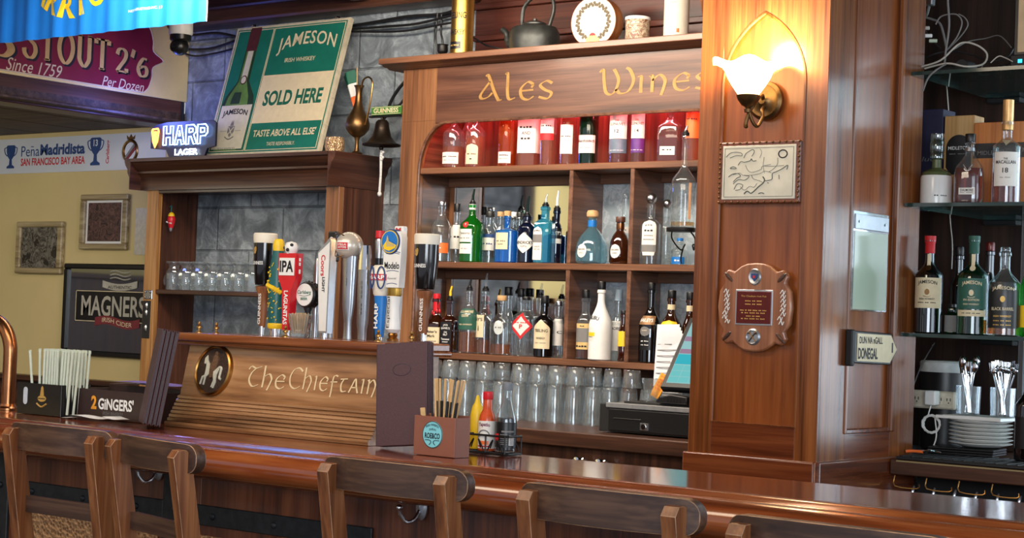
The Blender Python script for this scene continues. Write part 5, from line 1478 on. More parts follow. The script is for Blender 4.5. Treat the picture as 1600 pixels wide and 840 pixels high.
mb.box((-0.061, -0.0238, -0.051), (0.061, -0.0222, 0.049), M.setdefault('oxblood', P('oxblood_plate', C(92, 24, 20), 0.25, 0.2, 0.1)), 0.001)
for s, z, w in (('The Chieftain Irish Pub', 0.034, 0.09), ('~3', 0.019, 0.06), ('~3', 0.009, 0.06), ('~6', -0.010, 0.095), ('~5', -0.018, 0.085), ('~3', -0.028, 0.05), ('~5', -0.036, 0.085)):
    mb.text(s, 0, z, w, 0.0052, 'inkgold', front(0, -0.0244), 0.0)
mb.build('red_plate', t)
mb = MB().lathe([(0.0, -0.004), (0.016, -0.004), (0.020, -0.006), (0.023, -0.002), (0.023, 0.0)], 'silver', 24, (0, -0.020, 0.094), cross=lambda c, s: (c*0.95, s*1.15), axis='Y')
mb.prism([(-0.011, 0.104), (0.011, 0.104), (0.011, 0.092), (0.0, 0.080), (-0.011, 0.092)], 0.0262, 'inkblue', h0=0.024)
mb.prism([(-0.004, 0.098), (0.004, 0.098), (0.004, 0.090), (-0.004, 0.090)], 0.0272, 'inkred', h0=0.026)
mb.build('top_medal', t)
mb = MB().lathe([(0.0, -0.004), (0.018, -0.004), (0.021, -0.007), (0.026, -0.002), (0.026, 0.0)], 'silver', 26, (0, -0.020, -0.092), axis='Y')
for s in (-1, 1):
    mb.tube([(-0.012*s, -0.026, -0.106), (0.011*s, -0.026, -0.078)], 0.0016, 'brassdark', 5)
    mb.ball((0.011*s, -0.026, -0.080), 0.004, 'brassdark', 8)
mb.build('crossed_axe_medal', t)
for s in (-1, 1):
    mb = MB(); rnd = random.Random(4+s)
    for k in range(8):
        x0, z0 = s*0.098+rnd.uniform(-0.006, 0.006), 0.048-0.0135*k
        mb.tube(smooth([(x0-0.008, -0.0212, z0-0.004), (x0, -0.0216, z0+0.007), (x0+0.004, -0.0212, z0-0.006), (x0+0.009, -0.0212, z0+0.005)], 4), 0.0014, 'inkwhite', 5)
    mb.build('silver_lettering', t)

# right face of the pillar: x = PX1
XF = PX1+0.001
def rightface(y0, z0, off): return lambda u, v: (XF+off, y0+u, z0+v)
t = thing('paper_sleeve', 'clear plastic sleeve with a pale green sheet on the narrow pillar face', 'document sleeve', (0, 0, 0))
mb = MB().box((XF, 5.040, 1.495), (XF+0.003, 5.285, 1.808), 'plastic_clear', 0.001)
mb.build('plastic_sleeve', t)
mb = MB().box((XF+0.0032, 5.048, 1.50), (XF+0.0045, 5.278, 1.745), M.setdefault('palegreen', P('pale_green_sheet', C(172, 186, 162), 0.3, 0, 0.05, 6, 0.0, 0.6)))
mb.build('green_sheet', t)
mb = MB().box((XF+0.003, 5.048, 1.752), (XF+0.007, 5.278, 1.798), 'silver', 0.001)
for y in (5.07, 5.25): mb.lathe([(0.004, 0.0), (0.004, 0.003), (0.0, 0.003)], 'steel', 10, (XF+0.007, y, 1.775), axis='X')
mb.build('metal_clip_strip', t)

t = thing('arrow_sign', 'cream arrow shaped place sign with raised black border on the pillar', 'sign', (0, 0, 0))
px_ = [(5.036, 1.332), (5.286, 1.326), (5.338, 1.376), (5.290, 1.428), (5.036, 1.432)]
fR = lambda u, v, w: (XF+w, u, v)
mb = MB().prism(px_, 0.022, 'black', fR)
bevel(mb.build('black_backing', t), 0.003)
cy_, cz_ = 5.18, 1.38
mb = MB().prism([(5.05+0.0*u, v) if u < 5.1 else (cy_+(u-cy_)*0.93, cz_+(v-cz_)*0.86) for u, v in [(5.036, 1.3385), (5.286, 1.326), (5.338, 1.376), (5.290, 1.428), (5.036, 1.4245)]], 0.0245, 'labelcream', fR, h0=0.021)
mb.text('DUN NA nGALL', 5.142, 1.404, 0.160, 0.022, 'ink', rightface(0, 0, 0.0252), 0.02)
mb.text('DONEGAL', 5.122, 1.362, 0.135, 0.036, 'ink', rightface(0, 0, 0.0252), 0.03)
mb.text('1', 5.293, 1.382, 0.009, 0.032, 'ink', rightface(0, 0, 0.0252), 0.03)
mb.build('cream_face', t)
MB().box((XF, 5.014, 1.322), (XF+0.024, 5.036, 1.436), 'blackm', 0.004).build('side_bracket', t)

# ================================================================== RIGHT OF THE PILLAR
RC = 5.32
t = thing('service_counter', 'dark service counter with a ribbed rubber mat, running on from the pillar', 'counter', (0, 0, 0))
MB().box((PX1+0.017, RC, ZC-0.05), (-0.95, 6.12, ZC), 'dark_x', 0.003).build('worktop', t)
mb = MB().box((PX1+0.04, RC-0.006, ZC+0.0002), (-0.96, 5.60, ZC+0.010), 'blackm', 0.002)
k = 0
x = PX1+0.05
while x < -1.0:
    mb.box((x, RC+0.0, ZC+0.010), (x+0.010, 5.595, ZC+0.013), 'blackm'); x += 0.035
mb.build('rubber_mat', t)
MB().box((PX1+0.04, RC-0.003, ZC-0.008), (-0.96, RC-0.0004, ZC-0.003), 'frame_gold').build('edge_strip', t)
MB().box((PX1+0.03, 5.50, 0.05), (-0.95, 6.1, ZC-0.06), 'blackm').build('under_shelf_back', t)
MB().box((PX1+0.03, 5.33, 0.60), (-0.95, 5.50, 0.63), 'blackm').build('bottle_well_shelf', t)
for k in range(6):
    x = -2.545+0.11*k
    MB().tube(smooth([(x, 5.315, ZC-0.052), (x+0.004, 5.31, ZC-0.085), (x+0.08, 5.31, ZC-0.088), (x+0.085, 5.315, ZC-0.074)], 3), 0.0022, 'brass', 6).build('wire_hanger', t)
sb0 = None
for k in range(9):
    x = -2.53+0.072*k
    if sb0 is None:
        sb0 = thing('speed_bottle', 'x', 'bottle'); 
        MB().lathe(bprof(0.036, 0.26, 0.014), 'g_black', 14).build('glass_body', sb0)
        MB().tube([(0, 0, 0.255), (0, 0, 0.285), (0.006, 0, 0.305)], [0.012, 0.006, 0.004], 'chrome', 8).build('pourer_spout', sb0)
        o = sb0
    else:
        o = dup(sb0, (0, 0, 0))
    o.location = (x, 5.42, 0.6312); o['group'] = 'speed rail bottles under the service counter'
    o['label'] = 'dark bottle with shiny spout in the well under the service counter, %s from the pillar' % ORD[k]

XB = -2.452
su = thing('glass_shelf_unit', 'dark wooden wall shelf unit with glass shelves beside the pillar', 'shelf unit', (0, 0, 0))
MB().box((-3.0, 6.08, ZC+0.002), (XB, 6.12, 2.95), 'darkboard', 0.002).build('back_board', su)
MB().box((-3.0, 5.60, ZC+0.002), (-2.97, 6.08, 2.95), 'darkboard', 0.002).build('side_board', su)
for z, y0 in ((1.857, 5.40), (1.432, 5.40), (2.292, 5.42)):
    MB().box((-2.58, y0, z-0.012), (-1.15, 6.075, z), 'g_shelf').build('glass_shelf', su)
    mb = MB().box((-2.58, y0-0.002, z-0.012), (-1.15, y0, z), M.setdefault('glassedge', P('green_glass_edge', C(38, 58, 54), 0.15)))
    mb.build('shelf_edge', su)
    MB().box((-2.58, 6.03, z-0.03), (-2.455, 6.079, z-0.0125), 'blackm', 0.003).build('shelf_bracket', su)
GS = 'bottles on the glass shelves beside the pillar'
def rs(px, w, ytop, z, label, glass, Y=5.50, cross=None, seg=26): return Bottle(label, px, w, ytop, z, Y, glass, group=GS, cross=cross, seg=seg)
Z1, Z2 = 1.857, 1.432
b = rs(1573, 42, 157, Z1, 'clear whisky bottle numbered 18 with a white label and gold capped neck', 'g_clear').body(0.27, 0.0155, 0.68, 0.80).fill('darkwhiskey', 0.10)
b.label('label', 0.055, 0.165, 0.083, [('THE', 0.80, 0.16, 0.006, 'ink'), ('MACALLAN', 0.70, 0.8, 0.011, 'ink'), ('18', 0.46, 0.22, 0.016, 'ink'), ('~2', 0.25, 0.4, 0.004, 'inkgrey')])
M['goldcap'] = P('satin_gold_foil', C(206, 162, 104), 0.35, 0.5)
MB().lathe([(0.0162, 0.238), (0.018, 0.24), (0.018, 0.262), (0.0165, 0.266), (0.0175, 0.27), (0.0175, b.H), (0.0, b.H)], 'goldcap', 18).build('gold_cap', b.t)
mb = MB(); f_ = b.surf(0.001, -PI/2+0.3)
mb.add([f_(-0.016, 0.205), f_(0.016, 0.205), f_(0.0, 0.185)], [(0, 1, 2)], 'labelcream'); mb.build('neck_triangle', b.t)
b = rs(1515, 44, 198, Z1, 'broad shouldered dark red whisky decanter with a stag badge', 'g_clear', cross=sq(3, 0.8))
r = b.r
b.body(0.205, 0.014, prof=[(r*0.9, 0), (r*0.98, 0.006), (r, 0.02), (r*0.99, 0.10), (r*0.90, 0.122), (r*0.55, 0.145), (0.0145, 0.162), (0.0145, 0.195), (0.017, 0.198), (0.017, 0.204)]).fill('darkwhiskey', 0.118)
b.label('label', 0.030, 0.052, 0.05, [('DALMORE', 0.65, 0.8, 0.008, 'ink'), ('~2', 0.3, 0.8, 0.004, 'inkgrey')])
mb = MB(); f_ = b.surf(0.002, -PI/2)
mb.tube([f_(0.010*math.cos(a), 0.115+0.008*math.sin(a)) for a in [PI+PI*k/10 for k in range(11)]], 0.0018, 'silver', 5); mb.tube([f_(-0.014, 0.128), f_(-0.006, 0.116), f_(0, 0.106), f_(0.006, 0.116), f_(0.014, 0.128)], 0.0018, 'silver', 5)
mb.build('stag_badge', b.t)
MB().lathe([(0.016, 0.172), (0.018, 0.174), (0.016, 0.186), (0.0, 0.187)], 'silver', 16).build('neck_ring', b.t); b.cap('black', 0.028, 0.0175)
# crock jug
x = at(1462, 313, 5.50)[0]
t = thing('whiskey_crock', 'white and olive stoneware whiskey jug beside the pillar', 'jug', (x, 5.50, Z1+0.0012), 0, GS)
M['olive'] = P('olive_glaze', C(82, 92, 58), 0.25)
MB().lathe([(0.048, 0.0), (0.0515, 0.004), (0.0515, 0.086), (0.049, 0.096), (0.0, 0.096)], 'china', 28).build('jug_body', t)
MB().lathe([(0.0492, 0.0955), (0.046, 0.106), (0.030, 0.116), (0.016, 0.122), (0.0145, 0.15), (0.0, 0.15)], 'olive', 28).build('olive_shoulder', t)
MB().text('~2', 0, 0, 0.045, 0.006, 'ink', lambda u, v: (0.0518*math.sin(u/0.0518+0.75), -0.0518*math.cos(u/0.0518+0.75), 0.028+v), 0.01).build('printed_name', t)
mb = MB().lathe([(0.013, 0.15), (0.022, 0.154), (0.023, 0.165), (0.021, 0.17), (0.024, 0.176), (0.024, 0.205), (0.021, 0.212), (0.023, 0.216), (0.022, 0.235), (0.0, 0.238)], M.setdefault('greenstop', GLASS('green_crystal', (0.55, 0.66, 0.58, 1), 0.35, C(60, 74, 66), 0.7, 0.15)), 20)
mb.build('crystal_stopper', t)
# presentation boxes
def pbox(name, label, x0, x1, y0, y1, z, h, m, texts=(), tm='inkgold'):
    t = thing(name, label, 'box', ((x0+x1)/2, (y0+y1)/2, z+0.0012), 0, 'gift boxes behind the whisky bottles')
    w = x1-x0; d = y1-y0
    bevel(MB().box((-w/2, -d/2, 0), (w/2, d/2, h), m).build('box_body', t), 0.002)
    return t, w, d
t, w, d = pbox('gift_box', 'dark navy gift box behind the stoneware jug', at(1440, 250, 5.72)[0]-0.02, at(1485, 250, 5.72)[0]-0.004, 5.66, 5.76, Z1, 0.34, M.setdefault('navybox', P('navy_card', C(40, 40, 66), 0.5)))
MB().text('Blue', 0, 0.17, 0.07, 0.016, 'inkgrey', front(0, -d/2-0.0008), 0.0, 0.2).build('lettering', t)
t, w, d = pbox('gift_box', 'tan wooden gift box with an arched black label behind the decanter', at(1485, 250, 5.72)[0], at(1527, 250, 5.72)[0]+0.01, 5.665, 5.745, Z1, 0.315, 'tan_wood')
mb = MB().prism([(x, z) for x, z in arc_pts(0, 0.205, w*0.42, 0.045, 0, PI, 16)]+[(-w*0.42, 0.14), (-w*0.25, 0.115), (w*0.25, 0.115), (w*0.42, 0.14)], 0.0012, 'black', lambda u, v, ww: (u, -d/2-ww, v))
mb.text('MIDLETON', 0, 0.205, w*0.7, 0.012, 'inkwhite', front(0, -d/2-0.0018), 0.01); mb.text('~2', 0, 0.185, w*0.6, 0.006, 'inkgrey', front(0, -d/2-0.0018), 0.01)
mb.build('arched_label', t)
x0 = at(1527, 250, 5.72)[0]+0.02
t, w, d = pbox('gift_box', 'orange varnished wooden gift box with a black band behind the white labelled bottle', x0, x0+0.30, 5.64, 5.76, Z1, 0.285, 'box_wood')
mb = MB().box((-w/2, -d/2-0.0012, 0.165), (w/2, -d/2-0.0002, 0.215), 'black')
mb.text('MIDLETON', -w*0.28, 0.183, w*0.34, 0.014, 'inkgrey', front(0, -d/2-0.0018), 0.01); mb.ball((-w*0.25, -d/2-0.001, 0.204), 0.006, 'inkgrey', 8, (1, 0.2, 1))
mb.text('MIDLETON', w*0.24, 0.19, w*0.34, 0.014, 'inkgrey', front(0, -d/2-0.0018), 0.01)
mb.build('black_band', t)
# Jameson style row
def jam(px, w, ytop, label, glass, liq, lv, lm, ink, capm, sub, subm, Hn=0.272, foot=None):
    b = rs(px, w, ytop, Z2, label, glass)
    Hn = b.H-0.004
    b.body(Hn, 0.0150, 0.60, 0.745)
    if liq: b.fill(liq, lv)
    b.label(lm, 0.083, 0.183, 0.105, [('JAMESON', 0.80, 0.64, 0.0150, ink, 0.005)]+list(sub), outline=lambda q: 1.0)
    if foot: b.label(foot[0], 0.060, 0.080, 0.105, [(foot[1], 0.5, 0.6, 0.005, foot[2])], name='foot_label')
    mb = MB(); f_ = b.surf(0.0016, -PI/2+0.3)
    mb.prism(arc_pts(0, 0.136, 0.008, 0.010, 0, 2*PI, 14)[:-1], 0.0, subm, lambda u, v, w: f_(u, v))
    mb.tube([f_(-0.012, 0.123), f_(-0.004, 0.1205), f_(0.004, 0.1205), f_(0.012, 0.123)], 0.0012, subm, 4)
    mb.build('crest', b.t)
    MB().lathe([(0.0156, Hn-0.054), (0.0164, Hn-0.052), (0.0164, Hn-0.020), (0.0182, Hn-0.017), (0.0188, Hn-0.004), (0.0185, b.H), (0.0, b.H)], capm, 18).build('foil_cap', b.t)
    fN = b.surf(0.0012, -PI/2+0.3)
    mb = MB().sheet(lambda u, v: fN(-0.006+0.012*u, 0.212+(Hn-0.056-0.212)*v), 3, 6, 'labelcream'); mb.prism(arc_pts(0, 0.216, 0.0095, 0.0095, 0, 2*PI, 14)[:-1], 0.0, subm if subm != 'ink' else 'brassdark', lambda u, v, w: b.surf(0.0018, -PI/2+0.3)(u, v))
    mb.build('neck_seal', b.t)
    return b
small = lambda m: [('IRISH WHISKEY', 0.30, 0.5, 0.006, m), ('~3', 0.18, 0.6, 0.005, m)]
jam(1451, 41, 369, 'dark whiskey bottle with a cream label and red top beside the pillar', 'g_black', None, 0, 'labelcream', 'ink', 'inkred', small('ink'), 'brassdark', 0.25)
jam(1520, 46, 369, 'dark green whiskey bottle with a green label and green top', 'g_dkgreen', None, 0, M['dkgreenlabel'], 'labelcream', M['dkgreenlabel'], [('IPA EDITION', 0.30, 0.5, 0.007, 'labelcream'), ('IRISH WHISKEY', 0.16, 0.5, 0.005, 'labelcream')], 'labelcream', 0.25, foot=('labelcream', '~4', 'ink'))
b = rs(1569, 48, 374, Z2, 'clear whiskey bottle with a black label and a little amber left', 'g_clear').body(0.272, 0.016, 0.60, 0.80).fill('whiskey', 0.05)
b.label('black', 0.025, 0.172, 0.118, [('JAMESON', 0.84, 0.62, 0.0135, 'labelcream', 0.004), ('BLACK BARREL', 0.42, 0.62, 0.010, 'labelcream'), ('IRISH WHISKEY', 0.26, 0.5, 0.006, 'inkgold'), ('~3', 0.16, 0.5, 0.005, 'inkgold'), ('~3', 0.07, 0.5, 0.005, 'inkgold')])
mb = MB(); f_ = b.surf(0.0022, -PI/2+0.3); mb.prism(arc_pts(0, 0.118, 0.008, 0.010, 0, 2*PI, 14)[:-1], 0.0, 'inkgold', lambda u, v, w: f_(u, v)); mb.build('crest', b.t)
b.cap('g_clear', 0.016, 0.016, name='glass_stopper')
b = rs(1497, 24, 386, Z2, 'dark bottle with a grey label standing behind the green labelled bottle', 'g_black', Y=5.70).body(0.27, 0.014, 0.6, 0.78).cap('black', 0.03)
b.label('inkgrey', 0.02, 0.10, 0.07, [])
b = rs(1489, 22, 476, Z2, 'short bottle with a pale grey label at the foot of the dark bottle', 'g_dkgreen', Y=5.56, cross=sq(5)).body(0.09, 0.012, 0.7, 0.85).cap('black', 0.012)
b.label('inkgrey', 0.008, 0.062, 0.038, [])
b = rs(1545, 20, 381, Z2, 'dark bottle with maroon foil behind the clear black label bottle', 'g_black', Y=5.70).body(0.285, 0.0135, 0.6, 0.76).cap(M['oxblood'], 0.03)
b = rs(1607, 24, 385, Z2, 'green bottle with a yellow label at the frame edge of the glass shelf', 'g_green', Y=5.52).body(0.27, 0.014, 0.6, 0.78).cap('black', 0.03)
b.label('yel', 0.03, 0.10, 0.08, [])
# counter things
x = at(1474, 600, 5.885)[0]+0.008
t = thing('food_canister', 'round black kettle canister with a white lid on the service counter', 'canister', (x, 5.885, ZC+0.0012))
zl = at(1474, 566, 5.86)[2]-ZC
MB().lathe([(0.075, 0.0), (0.085, 0.01), (0.088, zl-0.035), (0.0, zl-0.035)], 'black', 30).build('canister_body', t)
MB().lathe([(0.090, zl-0.035), (0.091, zl-0.03), (0.090, zl-0.002), (0.084, zl+0.004), (0.0, zl+0.006)], M.setdefault('lidwhite', P('off_white_lid', C(188, 192, 190), 0.4)), 30).build('white_lid', t)
t = thing('power_strip', 'white wall power strip with twin sockets beside the pillar', 'power strip', (0, 0, 0))
xo0 = at(1424, 625, 5.70)[0]; xo1 = at(1495, 625, 5.70)[0]; zo = at(1460, 624, 5.70)[2]
MB().box((xo0, 5.68, zo-0.030), (xo1, 5.715, zo+0.030), M.setdefault('ivory', P('ivory_plastic', C(206, 198, 178), 0.4)), 0.005).build('strip_body', t)
MB().box((-2.969, 5.695, zo-0.02), (xo0+0.002, 5.713, zo+0.02), 'blackm').build('mounting_bracket', t)
for k, fx in enumerate((0.18, 0.42, 0.68, 0.88)):
    xx = xo0+(xo1-xo0)*fx
    mb = MB().lathe([(0.0, -0.001), (0.016, -0.001), (0.017, 0.001)], 'ivory', 18, (xx, 5.68, zo), axis='Y')
    for s in (-1, 1): mb.box((xx+s*0.006-0.0012, 5.6775, zo-0.002), (xx+s*0.006+0.0012, 5.679, zo+0.008), 'ink')
    mb.box((xx-0.002, 5.6775, zo-0.010), (xx+0.002, 5.679, zo-0.006), 'ink')
    mb.build('socket', t)
xc = at(1458, 625, 5.66)[0]
t = thing('phone_charger', 'white phone charger plugged into the strip with a coiled white cable', 'charger', (0, 0, 0))
bevel(MB().box((xc-0.022, 5.635, zo-0.018), (xc+0.018, 5.676, zo+0.032), 'white').build('plug', t), 0.005)
pc = at(1455, 662, 5.60)
pts = [(xc-0.002, 5.65, zo-0.018), (xc-0.002, 5.63, zo-0.05)]
for k in range(64):
    a = PI/2+2*PI*k/16; rr = 0.030+0.003*math.sin(k*1.7)
    pts.append((pc[0]+rr*math.cos(a), 5.60+0.003*math.sin(k*0.9), pc[2]+rr*0.95*math.sin(a)))
pe = at(1472, 692, 5.56)
pts += [(pc[0]+0.02, 5.60, ZC+0.07), (pc[0]+0.008, 5.60, ZC+0.03), (pc[0]-0.01, 5.585, ZC+0.0165), (pc[0]-0.05, 5.56, ZC+0.0165)]
MB().tube(smooth(pts, 3), 0.0024, 'white', 6).build('coiled_cable', t)
# plates, tray, cutlery
pz = ZC+0.0135
xp, yp = at(1530, 690, 5.70)[0], 5.70
tr = thing('menu_wallet', 'flat black leather bill wallet lying under the plate stack', 'wallet', (at(1507, 705, 5.60)[0], 5.62, pz), 0.1)
for k in range(3): MB().box((-0.11, -0.08+0.004*k, 0.008*k), (0.11, 0.075, 0.008*k+0.007), 'black', 0.002).build('wallet_cover', tr)
pl0 = None
pzz = pz+0.026
yp = 5.64; xp = at(1532, 690, yp)[0]
for k in range(7):
    if pl0 is None:
        pl0 = MB().lathe([(0.0, 0.004), (0.045, 0.003), (0.060, 0.0), (0.068, 0.003), (0.102, 0.012), (0.104, 0.014), (0.101, 0.0155), (0.068, 0.007), (0.0, 0.007)], 'china', 40).build('side_plate'); o = pl0
    else:
        o = pl0.copy(); COL.objects.link(o)
    o.location = (xp+0.002*math.sin(k*2), yp, pzz+0.0125*k)
    tag(o, 'white side plate in the stack on the service counter, %s from the bottom' % ORD[k], 'plate', 'stack of side plates')
sq_ = thing('square_plate', 'square white plate lying on top of the round plate stack', 'plate', (xp, yp, pzz+0.0125*6+0.0165))
mb = MB().prism([(-0.118, -0.095), (0.108, -0.10), (0.118, 0.09), (-0.11, 0.10)], 0.010, 'china', lambda u, v, w: (u, v, w))
mb.prism([(-0.10, -0.08), (0.09, -0.085), (0.10, 0.075), (-0.09, 0.085)], 0.0108, 'white', lambda u, v, w: (u, v, w), h0=0.0098)
bevel(mb.build('plate_body', sq_), 0.003)
zt2 = pzz+0.0125*6+0.0165+0.0122
rnd = random.Random(8)
for gi, (px, nm) in enumerate(((1512, 'spoons and knives'), (1566, 'forks'))):
    x = at(px, 650, 5.64)[0]
    jar = MB().lathe([(0.036, 0.0), (0.039, 0.002), (0.042, 0.095), (0.0405, 0.095), (0.0375, 0.006), (0.0, 0.006)], 'g_pint', 22).build('cutlery_jar')
    jar.location = (x, 5.64, zt2)
    tag(jar, 'clear plastic jar of %s on the square plate' % nm, 'jar', 'cutlery jars on the service counter')
    nn = 12 if gi == 0 else 15
    for k in range(nn):
        a = 2*PI*k/nn+0.3; r0 = 0.018; r1 = rnd.uniform(0.015, 0.052)
        lean = Vector((math.cos(a)*r1-math.cos(a+2.6)*r0*0.5, math.sin(a)*r1*0.7, 0.15+0.02*rnd.random()))
        base = Vector((math.cos(a+2.6)*r0*0.5, math.sin(a+2.6)*r0*0.5, 0.008))
        tip = base+lean
        mb = MB(); mb.tube([base, base+lean*0.5, base+lean*0.82], [0.0032, 0.0026, 0.0022], 'chrome', 8)
        kind = 'spoon' if gi == 0 and k % 2 == 0 else ('table_knife' if gi == 0 else 'fork')
        if kind == 'spoon':
            mb.ball(tuple(tip), 0.014, 'chrome', 12, (0.9, 0.35, 1.5))
        elif kind == 'table_knife':
            mb.tube([base+lean*0.8, tip], [0.006, 0.004], 'chrome', 6)
        else:
            mb.ball(tuple(base+lean*0.9), 0.008, 'chrome', 8, (1, 0.4, 1.3))
            for q in (-1, 0, 1): mb.tube([base+lean*0.92+Vector((q*0.005, 0, 0)), tip+Vector((q*0.005, 0, 0.008))], 0.0013, 'chrome', 5)
        o = mb.build(kind)
        o.location = (x, 5.64, zt2)
        tag(o, 'steel %s standing in the jar of %s' % (kind.replace('_', ' '), nm), kind.replace('_', ' '), 'cutlery standing in the jar of %s: %ss' % (nm, kind.replace('_', ' ')))
t = thing('corkscrew_clip', 'small steel and orange corkscrew lying on the rubber mat', 'corkscrew', (at(1445, 703, 5.5)[0], 5.46, pz+0.001), 0.3)
MB().tube(smooth([(-0.045, 0, 0.004), (-0.02, 0.006, 0.006), (0.012, 0.0, 0.005)], 5), [0.005]*11, 'orange', 8).build('orange_grip', t)
MB().tube(smooth([(0.01, 0.0, 0.005), (0.03, -0.01, 0.012), (0.05, 0.006, 0.008), (0.07, 0.0, 0.005)], 5), 0.0035, 'chrome', 8).build('steel_lever', t)
b = Bottle('dark wine bottle at the frame edge of the service counter', 1606, 38, 555, pz, 5.50, 'g_black').body(0.29, 0.014, 0.6, 0.78).cap(M['oxblood'], 0.02)
b.label('black', 0.04, 0.14, 0.09, [])
# top shelf clutter
Z3 = 2.292+0.0012
t = thing('set_top_box', 'small black box with a blue light under the picture frame on the top glass shelf', 'media box', (at(1590, 82, 5.50)[0]+0.06, 5.56, Z3))
MB().box((-0.085, -0.06, 0.0), (0.10, 0.07, 0.048), 'blackm', 0.004).build('box_case', t)
MB().box((-0.058, -0.0615, 0.02), (-0.044, -0.0595, 0.032), EMIT('blue_led', C(60, 180, 230), 2.0)).build('blue_light', t)
t = thing('picture_frame', 'black framed picture standing on the black box on the top glass shelf', 'picture frame', (at(1590, 66, 5.56)[0]+0.055, 5.57, Z3+0.0492))
MB().box((-0.07, -0.008, 0.0), (0.18, 0.008, 0.30), 'black', 0.004).build('frame', t)
MB().box((-0.055, -0.0095, 0.016), (0.165, -0.0078, 0.285), M.setdefault('tanpic', P('tan_picture', C(196, 170, 134), 0.6, 0, 0.15, 12))).build('picture', t)
t = thing('power_adapter', 'black cylindrical power adapter among the cables on the top glass shelf', 'adapter', (at(1508, 95, 5.55)[0], 5.56, Z3))
MB().lathe([(0.022, -0.04), (0.024, -0.036), (0.024, 0.036), (0.022, 0.04)], 'blackm', 20, (0, 0, 0.0245), axis='Y').build('adapter_body', t)
MB().tube(smooth([(0.0, 0.04, 0.024), (0.02, 0.08, 0.02), (0.09, 0.10, 0.006)], 5), 0.0025, 'cable', 6).build('adapter_lead', t)
t = thing('power_adapter', 'black block power adapter by the pillar on the top glass shelf', 'adapter', (at(1470, 95, 5.52)[0], 5.60, Z3))
bevel(MB().box((-0.035, -0.03, 0), (0.035, 0.03, 0.035), 'blackm').build('adapter_body', t), 0.004)
xk = at(1480, 80, 5.52)[0]
def cord(name, label, pts, r, m, grp='loose cables on the top glass shelf'):
    o = MB().tube(smooth(pts, 6), r, m, 7).build(name)
    return tag(o, label, 'cable', grp)
def P5(px, py, Y=5.52):
    p = at(px, py, Y); return (p[0], Y, p[2])
cord('cable_loop', 'pale cable looping in a wide curve across the top glass shelf', [P5(1440, 104, 5.5), P5(1470, 94, 5.5), P5(1500, 68, 5.52), P5(1525, 70, 5.53), P5(1542, 84, 5.53), P5(1536, 100, 5.5), P5(1510, 104, 5.46), P5(1480, 99, 5.46), P5(1445, 107, 5.47)], 0.0032, 'cablegrey')
cord('cable_loop', 'tall grey cable loop tied above the top glass shelf', [P5(1478, 80), P5(1495, 58), P5(1503, 36), P5(1497, 24), P5(1486, 22), P5(1470, 26), P5(1462, 38)], 0.0026, 'inkgrey')
cord('cable_loop', 'thin grey cable loop beside the tall tied loop', [P5(1480, 78, 5.54), P5(1500, 58, 5.54), P5(1512, 40, 5.54), P5(1508, 28, 5.54), P5(1498, 22, 5.54)], 0.0022, 'inkgrey')
cord('cable_loop', 'broad dark cable loop lying low on the top glass shelf', [P5(1442, 92, 5.56), P5(1462, 84, 5.56), P5(1490, 80, 5.58), P5(1520, 86, 5.58), P5(1550, 96, 5.56), P5(1575, 88, 5.58), P5(1586, 70, 5.6)], 0.0032, 'cable')
cord('cable_loop', 'grey cable arching out from behind the pillar top', [P5(1440, 26, 5.58), P5(1456, 30, 5.58), P5(1468, 36, 5.57), P5(1474, 52, 5.56), P5(1478, 72, 5.56)], 0.004, 'inkgrey')
cord('cable_loop', 'pale thin cable hooking down below the top glass shelf by the pillar', [P5(1478, 100, 5.44), P5(1462, 110, 5.40), P5(1450, 122, 5.40), P5(1442, 142, 5.41)], 0.003, 'inkgrey')
cord('cable_loop', 'thin dark cable arching across the back above the adapter', [P5(1480, 84, 5.62), P5(1510, 66, 5.7), P5(1540, 60, 5.72), P5(1562, 56, 5.7), P5(1580, 74, 5.66)], 0.002, 'inkgrey')
cord('cable_loop', 'short curled pale cable end by the set top box', [P5(1548, 98, 5.5), P5(1560, 88, 5.5), P5(1570, 90, 5.5), P5(1582, 96, 5.48)], 0.002, 'cablegrey')
for k, (px, py) in enumerate(((1446, 44), (1450, 56), (1458, 64))):
    tag(MB().box((-0.014, -0.006, -0.006), (0.014, 0.006, 0.006), ('cablegrey', 'white', M['palegreen'])[k], 0.002).build('cable_connector', None, P5(px, py, 5.55), 0.4), ('upper', 'middle', 'lowest')[k]+' pale cable connector dangling beside the pillar top', 'connector')
cord('hanging_cable', 'bundle lead holding the pale connectors beside the pillar top', [P5(1444, 30, 5.555), P5(1446, 44, 5.558), P5(1450, 56, 5.558), P5(1458, 64, 5.558), P5(1470, 76, 5.56)], 0.0025, 'cable')
cord('hanging_cable', 'straight grey cable dropping past the top glass shelf', [P5(1482, -40, 5.50), P5(1481, 0, 5.50), P5(1483, 40, 5.50), P5(1478, 78, 5.50), P5(1476, 98, 5.51)], 0.0036, 'inkgrey')
cord('hanging_cable', 'white thin cable trailing down behind the dark bottles', [P5(1478, 120, 5.9), P5(1487, 250, 5.9), P5(1484, 330, 6.0), P5(1488, 380, 6.0), P5(1487, 420, 6.0)], 0.0022, 'cablegrey')
cord('hanging_cable', 'black cable slanting down beside the power strip', [P5(1460, 535, 5.75), P5(1440, 570, 5.74), P5(1428, 600, 5.73), P5(1422, 615, 5.72)], 0.0025, 'cable')
rnd = random.Random(21)
mb = MB()
for k in range(16):
    px, py = 1445+rnd.uniform(0, 110), 92+rnd.uniform(-6, 12)
    pts = []
    for j in range(6):
        pts.append((at(px, py, 5.6)[0], 5.62+0.14*rnd.random(), Z3+0.006+0.05*rnd.random()**2))
        px += rnd.uniform(-26, 26)
    mb.tube(smooth(pts, 5), rnd.choice((0.0022, 0.003)), rnd.choice(('cable', 'cable', 'inkgrey')), 6)
